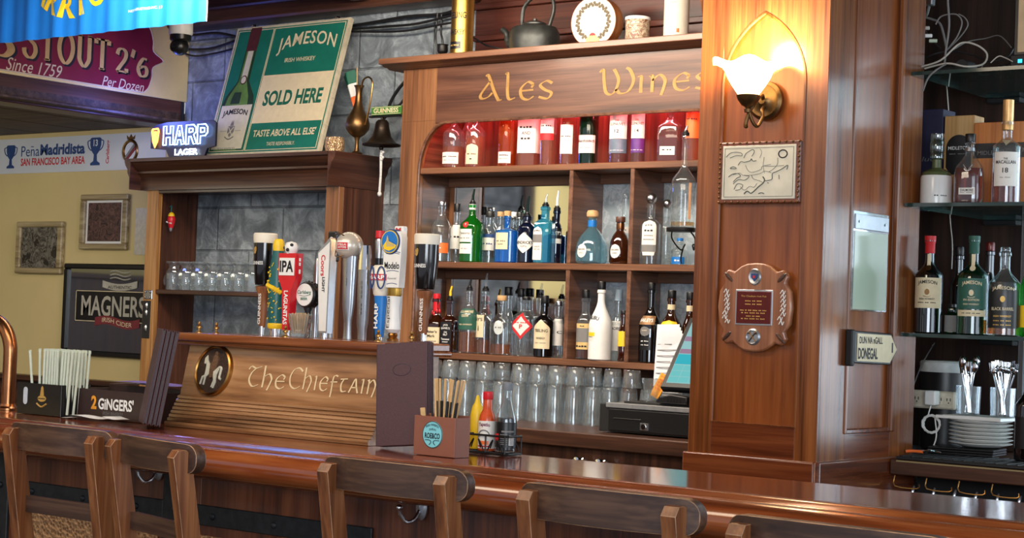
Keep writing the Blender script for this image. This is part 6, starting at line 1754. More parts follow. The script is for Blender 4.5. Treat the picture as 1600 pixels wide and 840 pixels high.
o = mb.build('cable_tangle'); o['kind'] = 'stuff'; o['label'] = 'tangle of thin black and grey cables on the top glass shelf'; o['category'] = 'cables'
cp = thing('cable_plug', 'grey and chrome plug poking out beside the pillar top', 'plug', P5(1452, 4, 5.56))
mb = MB().box((-0.014, -0.014, -0.012), (0.016, 0.014, 0.016), 'steel', 0.003)
mb.build('plug_body', cp); MB().tube(smooth([(0, 0, -0.012), (-0.02, 0.02, -0.04), (-0.06, 0.04, -0.03), (-0.10, 0.05, -0.04)], 5), 0.005, 'inkgrey', 8).build('plug_lead', cp)

# ================================================================== LEFT CABINET
LX0, LX1, LY = -6.861, -5.557, 5.85
lc = thing('mug_cabinet', 'dark wooden open cabinet holding upturned glass mugs', 'cabinet', (0, 0, 0))
o = MB().box((LX0, LY, ZC+0.002), (LX0+0.081, LY+0.03, 2.03), 'post', 0.002).box((LX0+0.012, LY+0.03, ZC+0.002), (LX0+0.04, 6.149, 2.03), 'dark_z')
bevel(o.build('worn_side_post', lc), 0.002)
o = MB().box((LX1-0.083, LY, ZC+0.002), (LX1, LY+0.03, 2.03), 'cab', 0.002).box((LX1-0.03, LY+0.03, ZC+0.002), (LX1, 6.149, 2.03), 'dark_z')
bevel(o.build('side_panel', lc), 0.002)
MB().box((LX0+0.04, LY+0.032, ZC+0.002), (LX0+0.06, 6.06, 2.0), 'dark_z').build('inner_side', lc)
prof = [(6.148, 2.0), (6.148, 2.152), (5.765, 2.152), (5.765, 2.136), (5.775, 2.132), (5.782, 2.118), (5.80, 2.10), (5.815, 2.092), (5.815, 2.082), (5.828, 2.076), (5.838, 2.060), (5.838, 2.0)]
o = MB().extrude_x(prof, LX0-0.04, LX1+0.0, 'dark_x')
o.build('cornice', lc)
# mitred returns of the cornice
for s, x0 in ((1, LX1), (-1, LX0-0.04)):
    o = MB().prism([(x0, 2.0), (x0, 2.152), (x0+s*0.045, 2.152), (x0+s*0.045, 2.136), (x0+s*0.038, 2.120), (x0+s*0.022, 2.10), (x0+s*0.020, 2.082), (x0+s*0.006, 2.06), (x0+s*0.004, 2.0)], 6.148, 'dark_y', lambda u, v, w: (u, w, v), h0=5.768)
    o.build('cornice_return', lc)
MB().box((LX0+0.081, LY+0.002, 1.985), (LX1-0.083, LY+0.028, 2.0), 'dark_x', 0.002).build('top_rail', lc)
ZM = at(330, 454, LY)[2]
MB().box((LX0+0.06, LY+0.01, ZM-0.022), (-6.03, 6.06, ZM), 'dark_x', 0.003).build('mug_shelf', lc)
p = at(228, 460, LY)
mb = MB().box((LX0+0.012, LY-0.004, p[2]-0.022), (LX0+0.07, LY, p[2]+0.022), 'steel', 0.002)
for sx in (-1, 1):
    for sz in (-1, 1): mb.ball((LX0+0.041+sx*0.018, LY-0.005, p[2]+sz*0.013), 0.009, 'chrome', 8, (1, 0.4, 0.6))
mb.build('lock_plate', lc)
mb = MB().box((LX0+0.005, LY-0.003, p[2]-0.215), (LX0+0.062, LY, p[2]-0.03), 'blackm', 0.001)
for dz in (-0.055, -0.09, -0.165): mb.ball((LX0+0.033, LY-0.004, p[2]+dz), 0.011, 'steel', 8, (0.8, 0.5, 1.6))
mb.build('bottle_opener_plate', lc)
# mugs
def mug_mb():
    m = MB().lathe([(0.037, 0.0), (0.038, 0.003), (0.039, 0.05), (0.039, 0.080), (0.035, 0.094), (0.026, 0.104), (0.024, 0.112), (0.028, 0.122), (0.038, 0.130), (0.040, 0.134), (0.040, 0.138), (0.0, 0.139)], 'g_pint', 14, caps=False)
    m.lathe([(0.035, 0.0), (0.036, 0.05), (0.036, 0.080), (0.0, 0.094)], 'g_pint', 14, caps=False)
    return m
mug0 = None
for row, (yy, n, x0) in enumerate(((5.905, 7, -6.705), (5.995, 7, -6.69))):
    for k in range(n):
        if mug0 is None:
            mug0 = thing('glass_mug', 'x', 'glass mug'); mug_mb().build('mug_body', mug0, sharp=0.3)
            MB().tube(smooth([(-0.038, 0, 0.072), (-0.060, 0, 0.066), (-0.066, 0, 0.045), (-0.060, 0, 0.025), (-0.039, 0, 0.02)], 5), 0.005, 'g_pint', 8).build('handle', mug0)
            o = mug0
        else: o = dup(mug0, (0, 0, 0))
        o.location = (x0+0.092*k, yy, ZM+0.0012); o.rotation_euler = (0, 0, 0.5 if k else 0.0)
        o['group'] = 'upturned glass mugs on the cabinet shelf'
        o['label'] = 'clear glass mug upside down in the cabinet, %s from the post in the %s row' % (ORD[k], ('front', 'rear')[row])
# tongs/spoon holder beside the last mug
t = thing('sugar_tongs', 'small steel cup with a leaning stir spoon at the end of the mug shelf', 'spoon cup', (-6.055, 5.90, ZM+0.0012))
MB().lathe([(0.016, 0.0), (0.018, 0.002), (0.020, 0.032), (0.0185, 0.032), (0.0165, 0.004), (0.0, 0.004)], 'steel', 16).build('steel_cup', t)
o = MB().tube([(0.008, 0, 0.006), (-0.03, 0, 0.12)], 0.0022, 'chrome', 7); o.ball((-0.031, 0, 0.124), 0.006, 'chrome', 8, (0.6, 0.4, 1.4)); o.build('stir_spoon', t)
# hanging ornament
p = at(260, 340, LY+0.06)
t = thing('hanging_ornament', 'small red and yellow stuffed ornament hanging inside the cabinet post', 'ornament', (LX0+0.082, LY+0.075, p[2]))
MB().ball((0.003, 0, 0.052), 0.004, 'black', 8).tube(smooth([(0.002, 0, 0.052), (0.014, 0, 0.06), (0.014, 0, 0.04), (0.012, 0, 0.025)], 4), 0.003, 'teal', 6).build('teal_loop', t)
MB().ball((0.016, 0, 0.008), 0.021, 'yel', 14, (0.8, 0.8, 1.0)).build('yellow_hood', t)
MB().lathe([(0.0, -0.052), (0.010, -0.048), (0.018, -0.02), (0.021, 0.0), (0.016, 0.012), (0.0, 0.014)], 'red', 16, (0.017, 0, -0.004)).tube([(0.0, -0.016, -0.02), (0.032, -0.012, -0.028)], 0.004, 'white', 6).build('red_body', t)
MB().ball((0.020, -0.004, -0.056), 0.010, 'silver', 8, (0.8, 0.8, 1.3)).build('grey_foot', t)

# ================================================================== ON TOP OF THE MUG CABINET
ZL = 2.1532
SY0, SY1 = 5.85, 6.03
slen = 0.668; sang = math.atan2(SY1-SY0, 0.643)
sg = thing('whiskey_sign', 'green wooden whiskey sign with painted bottle, leaning on the mug cabinet', 'sign', (-6.455, SY0, ZL+0.005))
sg.rotation_euler = (-sang, 0, 0)
SW, SH = 0.757, 0.672
sf = lambda off: (lambda u, v: (u, -off, v))
mb = MB()
for k in range(5):
    mb.box((0.0, -0.002, SH*k/5+0.0003), (SW, 0.022, SH*(k+1)/5-0.0003), M.setdefault('signedge', P('worn_cream_board', C(196, 186, 160), 0.6, 0, 0.15, 30)), 0.0012)
mb.build('board', sg)
bx = 0.014
sgm = M.setdefault('signgreen', P('sign_green_paint', C(22, 110, 92), 0.5, 0, 0.12, 14))
mb = MB().box((bx, -0.0030, bx), (SW-bx, -0.0015, SH-bx), sgm)
mb.build('green_field', sg)
mb = MB()
for x0, x1 in ((bx+0.008, 0.262), (0.270, SW-bx-0.008)):
    z0, z1 = bx+0.008, SH-bx-0.008
    for a, b in (((x0, z0), (x1, z0)), ((x1, z0), (x1, z1)), ((x1, z1), (x0, z1)), ((x0, z1), (x0, z0))):
        mb.box((min(a[0], b[0])-0.0016, -0.0042, min(a[1], b[1])-0.0016), (max(a[0], b[0])+0.0016, -0.0028, max(a[1], b[1])+0.0016), 'labelcream')
mb.box((0.272, -0.0042, 0.158), (SW-bx-0.010, -0.0028, 0.404), 'labelcream')
mb.build('cream_panel', sg)
mb = MB()
mb.word('lettering', sg, 'JAMESON', 0.51, 0.545, 0.38, 0.088, 'labelcream', sf(0.0042), 0.012, 0, 0.032, 1.08)
mb.word('lettering', sg, 'IRISH WHISKEY', 0.49, 0.476, 0.20, 0.022, 'labelcream', sf(0.0042), 0.01)
mb.word('lettering', sg, 'SOLD HERE', 0.505, 0.283, 0.385, 0.078, 'inkgreen', sf(0.0052), 0.035)
mb.word('lettering', sg, "TASTE ABOVE ALL ELSE'", 0.505, 0.106, 0.41, 0.036, 'labelcream', sf(0.0042), 0.02)
mb.word('lettering', sg, 'TASTE RESPONSIBLY.', 0.50, 0.050, 0.185, 0.018, 'labelcream', sf(0.0042), 0.005)
bw = 0.140
sil = [(0.108, 0.0), (0.108, 0.24), (0.098, 0.275), (0.070, 0.315), (0.044, 0.335), (0.038, 0.36), (0.036, 0.55), (0.038, 0.555), (0.038, 0.63), (0.034, 0.638)]
def strip(mb, z0, z1, m, off, sc=1.0, x0=-1, x1=1):
    def hw__(z):
        for (w0, a), (w1, b) in zip(sil, sil[1:]):
            if a <= z <= b and b > a: return w0+(w1-w0)*(z-a)/(b-a)
        return sil[-1][0]
    N = 14
    mb.sheet(lambda u, v: (bw+hw__(z0+(z1-z0)*v)*sc*(x0+(x1-x0)*u), -off, bx+0.012+z0+(z1-z0)*v), 4, N, m)
bg = M.setdefault('paintgreen', P('painted_bottle_green', C(92, 128, 62), 0.5, 0, 0.35, 12)); bd = M.setdefault('paintdark', P('painted_dark_green', C(34, 58, 40), 0.5, 0, 0.3, 20)); cp_ = M.setdefault('paintcapsule', P('painted_capsule', C(82, 40, 44), 0.5, 0, 0.2)); cs_ = M.setdefault('paintlabel', P('painted_label', C(206, 200, 180), 0.6, 0, 0.06))
mb = MB()
strip(mb, 0.0, 0.555, bg, 0.0040); strip(mb, 0.0, 0.555, bd, 0.0044, 1.0, 0.62, 1); strip(mb, 0.0, 0.555, bd, 0.0044, 1.0, -1, -0.8)
strip(mb, 0.24, 0.30, bd, 0.0043, 0.5, -1, 0.2)
strip(mb, 0.515, 0.638, cp_, 0.0048); strip(mb, 0.36, 0.515, cs_, 0.0048, 0.72, -0.7, 0.7)
strip(mb, 0.006, 0.232, cs_, 0.0048, 0.97)
mb.prism(arc_pts(bw, bx+0.375, 0.022, 0.024, 0, 2*PI, 20)[:-1], 0.0054, cp_); mb.prism(arc_pts(bw, bx+0.375, 0.016, 0.018, 0, 2*PI, 20)[:-1], 0.0058, cs_)
mb.build('painted_bottle', sg)
mb = MB()
mb.text('JAMESON', bw, 0.21, 0.17, 0.036, 'ink', sf(0.0054), 0.03, 0, 0.012)
mb.text('IRISH WHISKEY', bw, 0.034, 0.12, 0.012, 'inkgrey', sf(0.0054), 0.01)
mb.prism([(bw-0.022, 0.15), (bw+0.022, 0.15), (bw+0.022, 0.12), (bw, 0.092), (bw-0.022, 0.12)], 0.0056, 'inkgrey'); mb.tube([(bw-0.018, -0.0056, 0.145), (bw+0.014, -0.0056, 0.105)], 0.0025, cs_, 4); mb.tube([(bw+0.018, -0.0056, 0.145), (bw-0.014, -0.0056, 0.105)], 0.0025, cs_, 4)
mb.prism([(bw-0.012, 0.152), (bw-0.004, 0.18), (bw, 0.165), (bw+0.006, 0.18), (bw+0.012, 0.152)], 0.0056, 'inkgrey'); mb.tube(smooth([(bw-0.03, -0.0056, 0.095), (bw, -0.0056, 0.082), (bw+0.03, -0.0056, 0.095)]), 0.003, 'inkgrey', 5)
mb.tube([(bw-0.07, -0.0056, 0.125), (bw-0.03, -0.0056, 0.125)], 0.001, 'inkgrey', 4); mb.tube([(bw+0.03, -0.0056, 0.125), (bw+0.07, -0.0056, 0.125)], 0.001, 'inkgrey', 4)
mb.build('painted_lettering', sg)
for x in (0.10, 0.66):
    MB().tube([(x-0.012, 0.008, SH), (x-0.008, 0.008, SH+0.014), (x+0.008, 0.008, SH+0.014), (x+0.012, 0.008, SH)], 0.004, 'bronze', 6).build('hanger_loop', sg)
# neon beer sign
nx0, nx1 = -6.71, -6.30
NDX = -0.045
nn = thing('neon_sign', 'glowing blue neon beer sign with a small orange harp on the cabinet', 'neon sign', (NDX, 5.80, 0))
out = [(-6.735, 2.20), (-6.735, 2.30), (-6.70, 2.315), (-6.62, 2.325), (-6.30, 2.325), (-6.275, 2.31), (-6.275, 2.20), (-6.33, 2.19), (-6.345, 2.156), (-6.60, 2.156), (-6.62, 2.19)]
mb = MB().prism(out, -0.012, M.setdefault('neonback', P('dark_blue_backing', C(12, 14, 40), 0.4)), lambda u, v, w: (u, w, v), h0=0.0)
mb.build('sign_backing', nn)
nb = EMIT('neon_blue_tube', (0.30, 0.52, 1.0, 1), 9.0); nwht = EMIT('neon_white_tube', (0.72, 0.86, 1.0, 1), 7.5); nor = EMIT('neon_orange_tube', (1.0, 0.36, 0.06, 1), 4.5)
def neon_text(lines, m, r):
    mb = MB()
    for ln in lines: mb.tube([(x, -0.026, z) for x, z in ln], r, m, 6)
    return mb
HX, HZ, LW, LH = -6.628, 2.212, 0.070, 0.092
def LT(k, pts): return [(HX+0.081*k+LW*u, HZ+LH*v) for u, v in pts]
lines = [LT(0, [(0, 0), (0, 1), (0.3, 1), (0.3, 0.6), (0.7, 0.6), (0.7, 1), (1, 1), (1, 0), (0.7, 0), (0.7, 0.4), (0.3, 0.4), (0.3, 0), (0, 0)]),
         LT(1, [(0, 0), (0.35, 1), (0.65, 1), (1, 0), (0.72, 0), (0.64, 0.25), (0.36, 0.25), (0.28, 0), (0, 0)]), LT(1, [(0.42, 0.45), (0.5, 0.72), (0.58, 0.45), (0.42, 0.45)]),
         LT(2, [(0, 0), (0, 1), (0.75, 1), (1, 0.85), (1, 0.62), (0.78, 0.48), (1.1, 0), (0.78, 0), (0.50, 0.40), (0.3, 0.40), (0.3, 0), (0, 0)]), LT(2, [(0.3, 0.6), (0.3, 0.82), (0.68, 0.8), (0.68, 0.64), (0.3, 0.6)]),
         LT(3, [(0, 0), (0, 1), (0.78, 1), (1, 0.84), (1, 0.56), (0.78, 0.4), (0.3, 0.4), (0.3, 0), (0, 0)]), LT(3, [(0.3, 0.58), (0.3, 0.82), (0.7, 0.8), (0.7, 0.6), (0.3, 0.58)])]
neon_text(lines, nb, 0.0030).build('name_tubes', nn)
mb = MB().text('LAGER', -6.465, 2.176, 0.165, 0.030, nwht, lambda u, v: (u, -0.022, v), 0.03)
mb.build('lower_word', nn)
hx, hz = -6.69, 2.252
mb = neon_text([[(hx-0.022, hz+0.03), (hx-0.018, hz+0.04), (hx+0.02, hz+0.042), (hx+0.026, hz+0.03), (hx+0.018, hz-0.02), (hx+0.002, hz-0.048), (hx-0.012, hz-0.02), (hx-0.022, hz+0.03)], [(hx-0.006, hz+0.03), (hx-0.002, hz-0.03)], [(hx+0.008, hz+0.03), (hx+0.004, hz-0.03)]], nor, 0.0045)
mb.build('harp_tubes', nn)
o = point('neon_glow_light', (-6.74, 5.68, 2.35), 4.5, (0.14, 0.20, 1.0), 0.06)
# votive, ewer, flag
t = thing('votive_holder', 'small copper mosaic candle holder beside the leaning green sign', 'candle holder', (-5.645, 5.90, ZL+0.001))
MB().lathe([(0.030, 0.0), (0.040, 0.004), (0.046, 0.03), (0.044, 0.062), (0.041, 0.074), (0.038, 0.074), (0.041, 0.03), (0.034, 0.008), (0.0, 0.008)], CELLS('copper_mosaic', C(96, 58, 36), C(236, 196, 150), 140, 0.25, 0.6, 0.8), 26).build('mosaic_cup', t)
t = thing('brass_ewer', 'tall slender brass ewer with a thin looping handle', 'ewer', (-5.545, 5.94, ZL+0.001))
MB().lathe([(0.026, 0.0), (0.028, 0.004), (0.014, 0.012), (0.009, 0.03), (0.009, 0.06), (0.014, 0.075), (0.034, 0.088), (0.053, 0.112), (0.056, 0.135), (0.048, 0.165), (0.028, 0.20), (0.017, 0.235), (0.014, 0.275), (0.018, 0.30), (0.024, 0.312), (0.020, 0.312), (0.012, 0.28), (0.0, 0.26)], 'brassdark', 26).build('ewer_body', t)
MB().tube(smooth([(0.018, -0.005, 0.302), (0.035, -0.01, 0.335), (0.070, -0.015, 0.345), (0.098, -0.02, 0.32), (0.095, -0.02, 0.26), (0.078, -0.015, 0.19), (0.055, -0.008, 0.13)], 6), 0.0042, 'brass', 8).build('loop_handle', t)
t = thing('tricolour_flag', 'small green white and orange flag on a stick behind the brass ewer', 'flag', (-5.685, 6.06, ZL+0.001))
MB().tube([(0.03, 0, 0.0), (0.01, 0, 0.42)], 0.003, 'bamboo', 6).lathe([(0.022, 0.0), (0.022, 0.012), (0.0, 0.012)], 'blackm', 14, (0.03, 0, 0)).build('flag_stick', t)
mb = MB()
fl = lambda u, v: (0.012-0.085*u*(0.35+0.5*v)+0.055*(1-v)-0.02, -0.008+0.014*math.sin(6*u+2*v), 0.24+0.17*v-0.03*u)
for k, m_ in enumerate(('orange', 'white', 'inkgreen')):
    mb.sheet(lambda u, v, k=k: fl(u, (k+v)/3), 8, 4, m_)
mb.build('flag_cloth', t)
# ship's bell on its bracket
bl = thing('ships_bell', 'bronze wall bell with a green name bar above and a white rope', 'bell', (-5.376, 5.92, 2.19))
MB().lathe([(0.0, 0.112), (0.020, 0.110), (0.030, 0.098), (0.034, 0.07), (0.044, 0.035), (0.064, 0.010), (0.088, 0.0), (0.086, -0.006), (0.060, 0.004), (0.036, 0.03), (0.026, 0.09), (0.0, 0.10)], 'bronze', 30).build('bell_body', bl)
mb = MB().tube([(0, 0, 0.10), (0, 0, -0.012)], 0.0025, 'bronze', 6); mb.ball((0, 0, -0.016), 0.011, 'bronze', 10); mb.build('clapper', bl)
mb = MB().tube([(0, 0, -0.024), (0.004, -0.004, -0.05), (0.003, 0, -0.13), (0.0, 0, -0.215)], [0.005, 0.007, 0.0055, 0.006], 'rope', 8)
for k in range(5): mb.ball((0.010+0.006*math.cos(k*2), -0.006, -0.035-0.008*k), 0.0075, 'rope', 8)
mb.ball((0, 0, -0.222), 0.010, 'rope', 8, (1, 1, 1.2)); mb.build('pull_rope', bl)
mb = MB().box((-0.075, -0.012, 0.122), (0.125, 0.012, 0.130), 'softblack', 0.002); mb.tube([(0, 0, 0.108), (0, 0, 0.124)], 0.008, 'bronze', 8)
mb.box((0.115, -0.01, 0.122), (0.125, 0.228, 0.130), 'softblack', 0.002)
mb.build('bracket_bar', bl)
mb = MB().box((-0.060, -0.012, 0.131), (0.120, 0.006, 0.170), M.setdefault('guingreen', P('bright_green_paint', C(64, 122, 44), 0.45)), 0.002)
mb.box((-0.056, -0.0128, 0.134), (0.116, -0.0118, 0.136), 'labelcream'); mb.box((-0.056, -0.0128, 0.165), (0.116, -0.0118, 0.167), 'labelcream')
mb.text('GUINNESS', 0.03, 0.151, 0.148, 0.022, 'labelcream', lambda u, v: (u, -0.0130, v), 0.025)
mb.build('name_bar', bl)
mb = MB().tube([(0.122+0.038*math.cos(a), 0.19, 0.085+0.045*math.sin(a)) for a in [2*PI*k/28 for k in range(28)]], 0.006, 'softblack', 8, closed=True)
for k in range(3):
    a = 0.4+2*PI*k/3; mb.tube([(0.122, 0.19, 0.085), (0.122+0.038*math.cos(a), 0.19, 0.085+0.045*math.sin(a))], 0.004, 'softblack', 6)
mb.tube([(0.122, 0.19, 0.128), (0.12, 0.2, 0.126)], 0.004, 'softblack', 6)
mb.build('scroll_wheel', bl)

# ================================================================== ON TOP OF THE BACK BAR
ZK = 2.549
t = thing('brass_tube_tin', 'tall polished gold whiskey tube on the back bar cornice', 'tube tin', (-4.915, 5.90, ZK))
MB().lathe([(0.049, 0.0), (0.050, 0.002), (0.050, 0.012), (0.049, 0.013), (0.049, 0.33), (0.0, 0.33)], 'gold', 30).build('tube_body', t)
gf = lambda a0, R_: (lambda u, v: (R_*math.sin(u/R_+a0), -R_*math.cos(u/R_+a0), v))
mb = MB().text('TEELING', 0.0, 0.178, 0.095, 0.028, 'ink', gf(0.05, 0.0494), 0.02)
mb.text('WHISKEY', 0.0, 0.105, 0.085, 0.024, 'ink', gf(0.05, 0.0494), 0.02)
mb.build('lettering', t)
mb = MB().sheet(lambda u, v: gf(0.05, 0.0496)(-0.038+0.066*u, 0.032+0.032*v), 10, 1, 'black')
mb.text('~2', -0.004, 0.048, 0.05, 0.009, 'inkgold', gf(0.05, 0.050), 0.0)
mb.build('black_label', t)
t = thing('candle_cup', 'small dark metal candle cup beside the gold tube', 'candle holder', (-5.022, 5.90, ZK))
MB().lathe([(0.022, 0.0), (0.024, 0.003), (0.010, 0.010), (0.008, 0.02), (0.020, 0.028), (0.024, 0.036), (0.022, 0.06), (0.026, 0.064), (0.022, 0.064), (0.018, 0.04), (0.0, 0.036)], 'softblack', 20).build('cup_body', t)
t = thing('iron_kettle', 'old black iron kettle with a tall arched handle on the back bar', 'kettle', (-4.545, 5.93, ZK))
MB().lathe([(0.098, 0.0), (0.108, 0.004), (0.114, 0.05), (0.112, 0.085), (0.098, 0.108), (0.060, 0.118), (0.052, 0.120), (0.052, 0.126), (0.030, 0.134), (0.010, 0.138), (0.010, 0.146), (0.0, 0.148)], 'iron', 34, cross=ell(0.85)).build('kettle_body', t)
MB().tube(smooth([(-0.095, 0, 0.03), (-0.135, 0, 0.055), (-0.150, 0, 0.095), (-0.172, 0, 0.112)], 6), [0.022]*3+[0.02]*3+[0.016]*3+[0.013]*10, 'iron', 12).build('spout', t)
MB().tube(smooth([(-0.062, 0, 0.112), (-0.068, 0, 0.15), (-0.055, 0, 0.205), (0.01, 0, 0.25), (0.08, 0, 0.232), (0.098, 0, 0.18), (0.078, 0, 0.112)], 6), 0.0085, 'iron', 10).build('arched_handle', t)
t = thing('bodhran_drum', 'round decorated hand drum standing on edge on the back bar', 'drum', (-4.225, 5.93, ZK), 0.12)
DR = 0.104; dz = DR+0.002
MB().lathe([(DR-0.006, -0.03), (DR, -0.03), (DR, 0.035), (DR-0.006, 0.035), (DR-0.006, -0.03)], 'drum_wood', 48, (0, 0, dz), axis='Y', caps=False).build('wooden_hoop', t)
mb = MB().lathe([(0.0, -0.0315), (DR-0.003, -0.0315), (DR-0.001, -0.029)], M.setdefault('skin', P('white_drum_skin', C(214, 212, 202), 0.5, 0, 0.04)), 48, (0, 0, dz), axis='Y')
for k in range(56):
    a = PI*1.5+0.42+(2*PI-0.84)*k/55
    r0 = 0.072+0.006*math.sin(k*2.4)
    mb.ball((r0*math.cos(a), -0.032, dz+r0*math.sin(a)), 0.0066, M.setdefault('knotbrown', P('knot_pattern_brown', C(104, 92, 70), 0.6)), 6, (1, 0.25, 1))
mb.prism([(-0.028, dz-0.094), (0.028, dz-0.094), (0.032, dz-0.070), (0.022, dz-0.066), (0.012, dz-0.052), (0.0, dz-0.046), (-0.012, dz-0.052), (-0.022, dz-0.066), (-0.032, dz-0.070)], 0.0332, 'inkgold', h0=0.0315)
mb.prism(arc_pts(0.0, dz-0.058, 0.014, 0.012, 0, PI, 10), 0.0338, 'inkred', h0=0.0315)
mb.build('drum_skin', t)
t = thing('painted_mug', 'small mug painted with a busy pub scene on the back bar', 'mug', (-4.016, 5.92, ZK))
MB().lathe([(0.046, 0.0), (0.050, 0.004), (0.048, 0.05), (0.050, 0.102), (0.049, 0.106)], ENGRAVED('painted_pub_scene', C(110, 66, 44), C(206, 188, 160), 30, 0.0, 0.4, 1.0), 28).lathe([(0.0505, 0.098), (0.052, 0.101), (0.0505, 0.110), (0.046, 0.112), (0.044, 0.10), (0.0, 0.098)], 'white', 28, caps=False).build('mug_body', t)
mb = MB().text('~2', 0.0, 0.083, 0.062, 0.014, 'labelcream', gf(0.2, 0.0512), 0.02); mb.build('lettering', t)
t = thing('cream_tube_tin', 'cream whisky gift tube against the pillar on the back bar', 'tube tin', (-3.832, 5.92, ZK))
MB().lathe([(0.049, 0.0), (0.050, 0.002), (0.050, 0.33), (0.0, 0.33)], M.setdefault('creamtube', P('cream_card', C(224, 214, 196), 0.6, 0, 0.04)), 30).build('tube_body', t)
mb = MB().text('THE MACALLAN', 0, 0.185, 0.06, 0.008, 'inkgrey', gf(0.25, 0.0505)); mb.text('18', 0, 0.165, 0.014, 0.014, 'inkred', gf(0.25, 0.0505)); mb.text('YEARS', 0, 0.15, 0.03, 0.006, 'inkgrey', gf(0.25, 0.0505))
mb.sheet(lambda u, v: gf(0.7, 0.0503)(-0.006+0.012*u, 0.03+0.016*v), 2, 1, 'copper'); mb.sheet(lambda u, v: gf(0.25, 0.0503)(-0.006+0.024*u, 0.012+0.004*v), 2, 1, 'inkgrey')
mb.build('lettering', t)

# ================================================================== CABLES, CAMERA, BANNERS, BEAM SIGN
def wallcable(lab, pts, r=0.006, Y=6.12):
    q = [(at(px, py, Y)[0], Y-0.004*(k % 3), at(px, py, Y)[2]) for k, (px, py) in enumerate(pts)]
    o = MB().tube(smooth(q, 5), r, 'cable', 7).build('wall_cable')
    return tag(o, lab, 'cable', 'black cables along the top of the back wall')
wallcable('topmost black cable on the wall between the camera and the green sign', [(262, 52), (300, 55), (340, 52), (372, 58)], 0.007)
wallcable('middle black cable drooping on the wall between camera and green sign', [(258, 62), (290, 76), (330, 76), (366, 64)], 0.006)
wallcable('lowest black cable drooping on the wall between camera and green sign', [(262, 70), (300, 87), (335, 84), (364, 76)], 0.005)
wallcable('topmost black cable sagging between the green sign and the gold tube', [(540, 42), (590, 34), (640, 26), (690, 22), (715, 14)], 0.007)
wallcable('middle black cable sagging between the green sign and the gold tube', [(545, 46), (600, 42), (650, 38), (690, 28), (716, 22)], 0.006, 6.10)
wallcable('lowest black cable sagging between the green sign and the gold tube', [(548, 49), (600, 50), (640, 48), (680, 40), (715, 34)], 0.005, 6.08)
wallcable('black cable dropping down beside the gold tube', [(684, 20), (682, 50), (683, 66), (684, 86)], 0.005, 6.11)
wallcable('second black cable dropping down nearer the gold tube', [(690, 22), (690, 50), (693, 62), (694, 86)], 0.005, 6.11)
wallcable('thick black conduit running down the end of the beam', [(268, 48), (277, 80), (281, 120), (284, 160), (288, 200)], 0.008, 6.13)
wallcable('black cable curling behind the bell bracket', [(604, 178), (612, 158), (624, 140), (632, 128)], 0.008, 6.05)
wallcable('second black cable curling behind the bell bracket', [(600, 186), (614, 168), (626, 164), (634, 150)], 0.006, 6.05)
wallcable('thin grey cable hanging behind the kettle', [(738, 58), (752, 66), (764, 72), (792, 78)], 0.004, 6.06)
p = at(283, 40, 5.60)
t = thing('dome_camera', 'white and black dome security camera hanging from the ceiling by the maroon sign', 'security camera', (p[0], 5.60, p[2]-0.045))
MB().lathe([(0.0, 0.246), (0.05, 0.246), (0.056, 0.03), (0.056, 0.006), (0.052, 0.0), (0.0, 0.0)], 'white', 30).build('white_base', t)
mb = MB().lathe([(0.050, 0.0), (0.050, -0.022), (0.044, -0.03), (0.0, -0.03)], 'black', 30)
mb.ball((0.002, -0.004, -0.055), 0.042, 'black', 22); mb.build('black_eyeball', t)
MB().lathe([(0.022, -0.0395), (0.026, -0.046), (0.020, -0.048), (0.013, -0.044), (0.0, -0.042)], 'softblack', 20, (0.006, 0.0, -0.058), axis='Y').build('lens_ring', t)
# hanging cloth banner
bt = 2.94
t = thing('team_banner', 'bright blue cloth team banner with yellow lettering hanging from the ceiling', 'banner', (0, 4.70, 0))
bxl, bxr, bzb = -7.6, -5.205, 2.541
rip = lambda x: 0.006*math.sin(x*34)+0.004*math.sin(x*71+1)
M['teamblue'] = P('royal_blue_cloth', C(16, 122, 222), 0.6, 0, 0.08, 5)
MB().sheet(lambda u, v: (bxl+(bxr-bxl)*u, rip(bxl+(bxr-bxl)*u), bzb+(2.949-bzb)*v), 130, 2, 'teamblue').build('blue_cloth', t)
mb = MB(); mb.sheet(lambda u, v: (bxr-0.006+0.007*u, rip(bxr)-0.001, bzb+(2.949-bzb)*v), 1, 2, 'white'); 
mb.build('white_hem', t)
mb = MB(); cxb, czb, RB = -6.035, 2.905, 0.300
word = 'WARRIORS'
for k, ch in enumerate(word):
    a = -PI/2+(k-3.35)*0.335
    V, Fc = glyphs(ch, 0.03, 0.0, 1.0)
    x0 = min(q[0] for q in V); x1 = max(q[0] for q in V); y0 = min(q[1] for q in V); y1 = max(q[1] for q in V)
    w_ = 0.026 if ch == 'I' else 0.088
    out = []
    for x, y in V:
        u = ((x-x0)/(x1-x0)-0.5)*w_; v = (y-y0)/(y1-y0)*0.10
        rr = RB-v; aa = a+u/(RB-0.03)
        X = cxb+rr*1.12*math.cos(aa); Z = czb+rr*math.sin(aa)+0.01
        out.append((X, rip(X)-0.0025, Z))
    mb.add(out, Fc, 'yel')
mb.build('printed_lettering', t); mb = MB()
mb.text('NCO INDUSTRIES INC. | 2', -5.58, 2.618, 0.20, 0.013, 'inkwhite', lambda u, v: (u, rip(u)-0.0025, v+0.06*(u+5.535)*0.35), 0.0)
mb.build('maker_line', t)
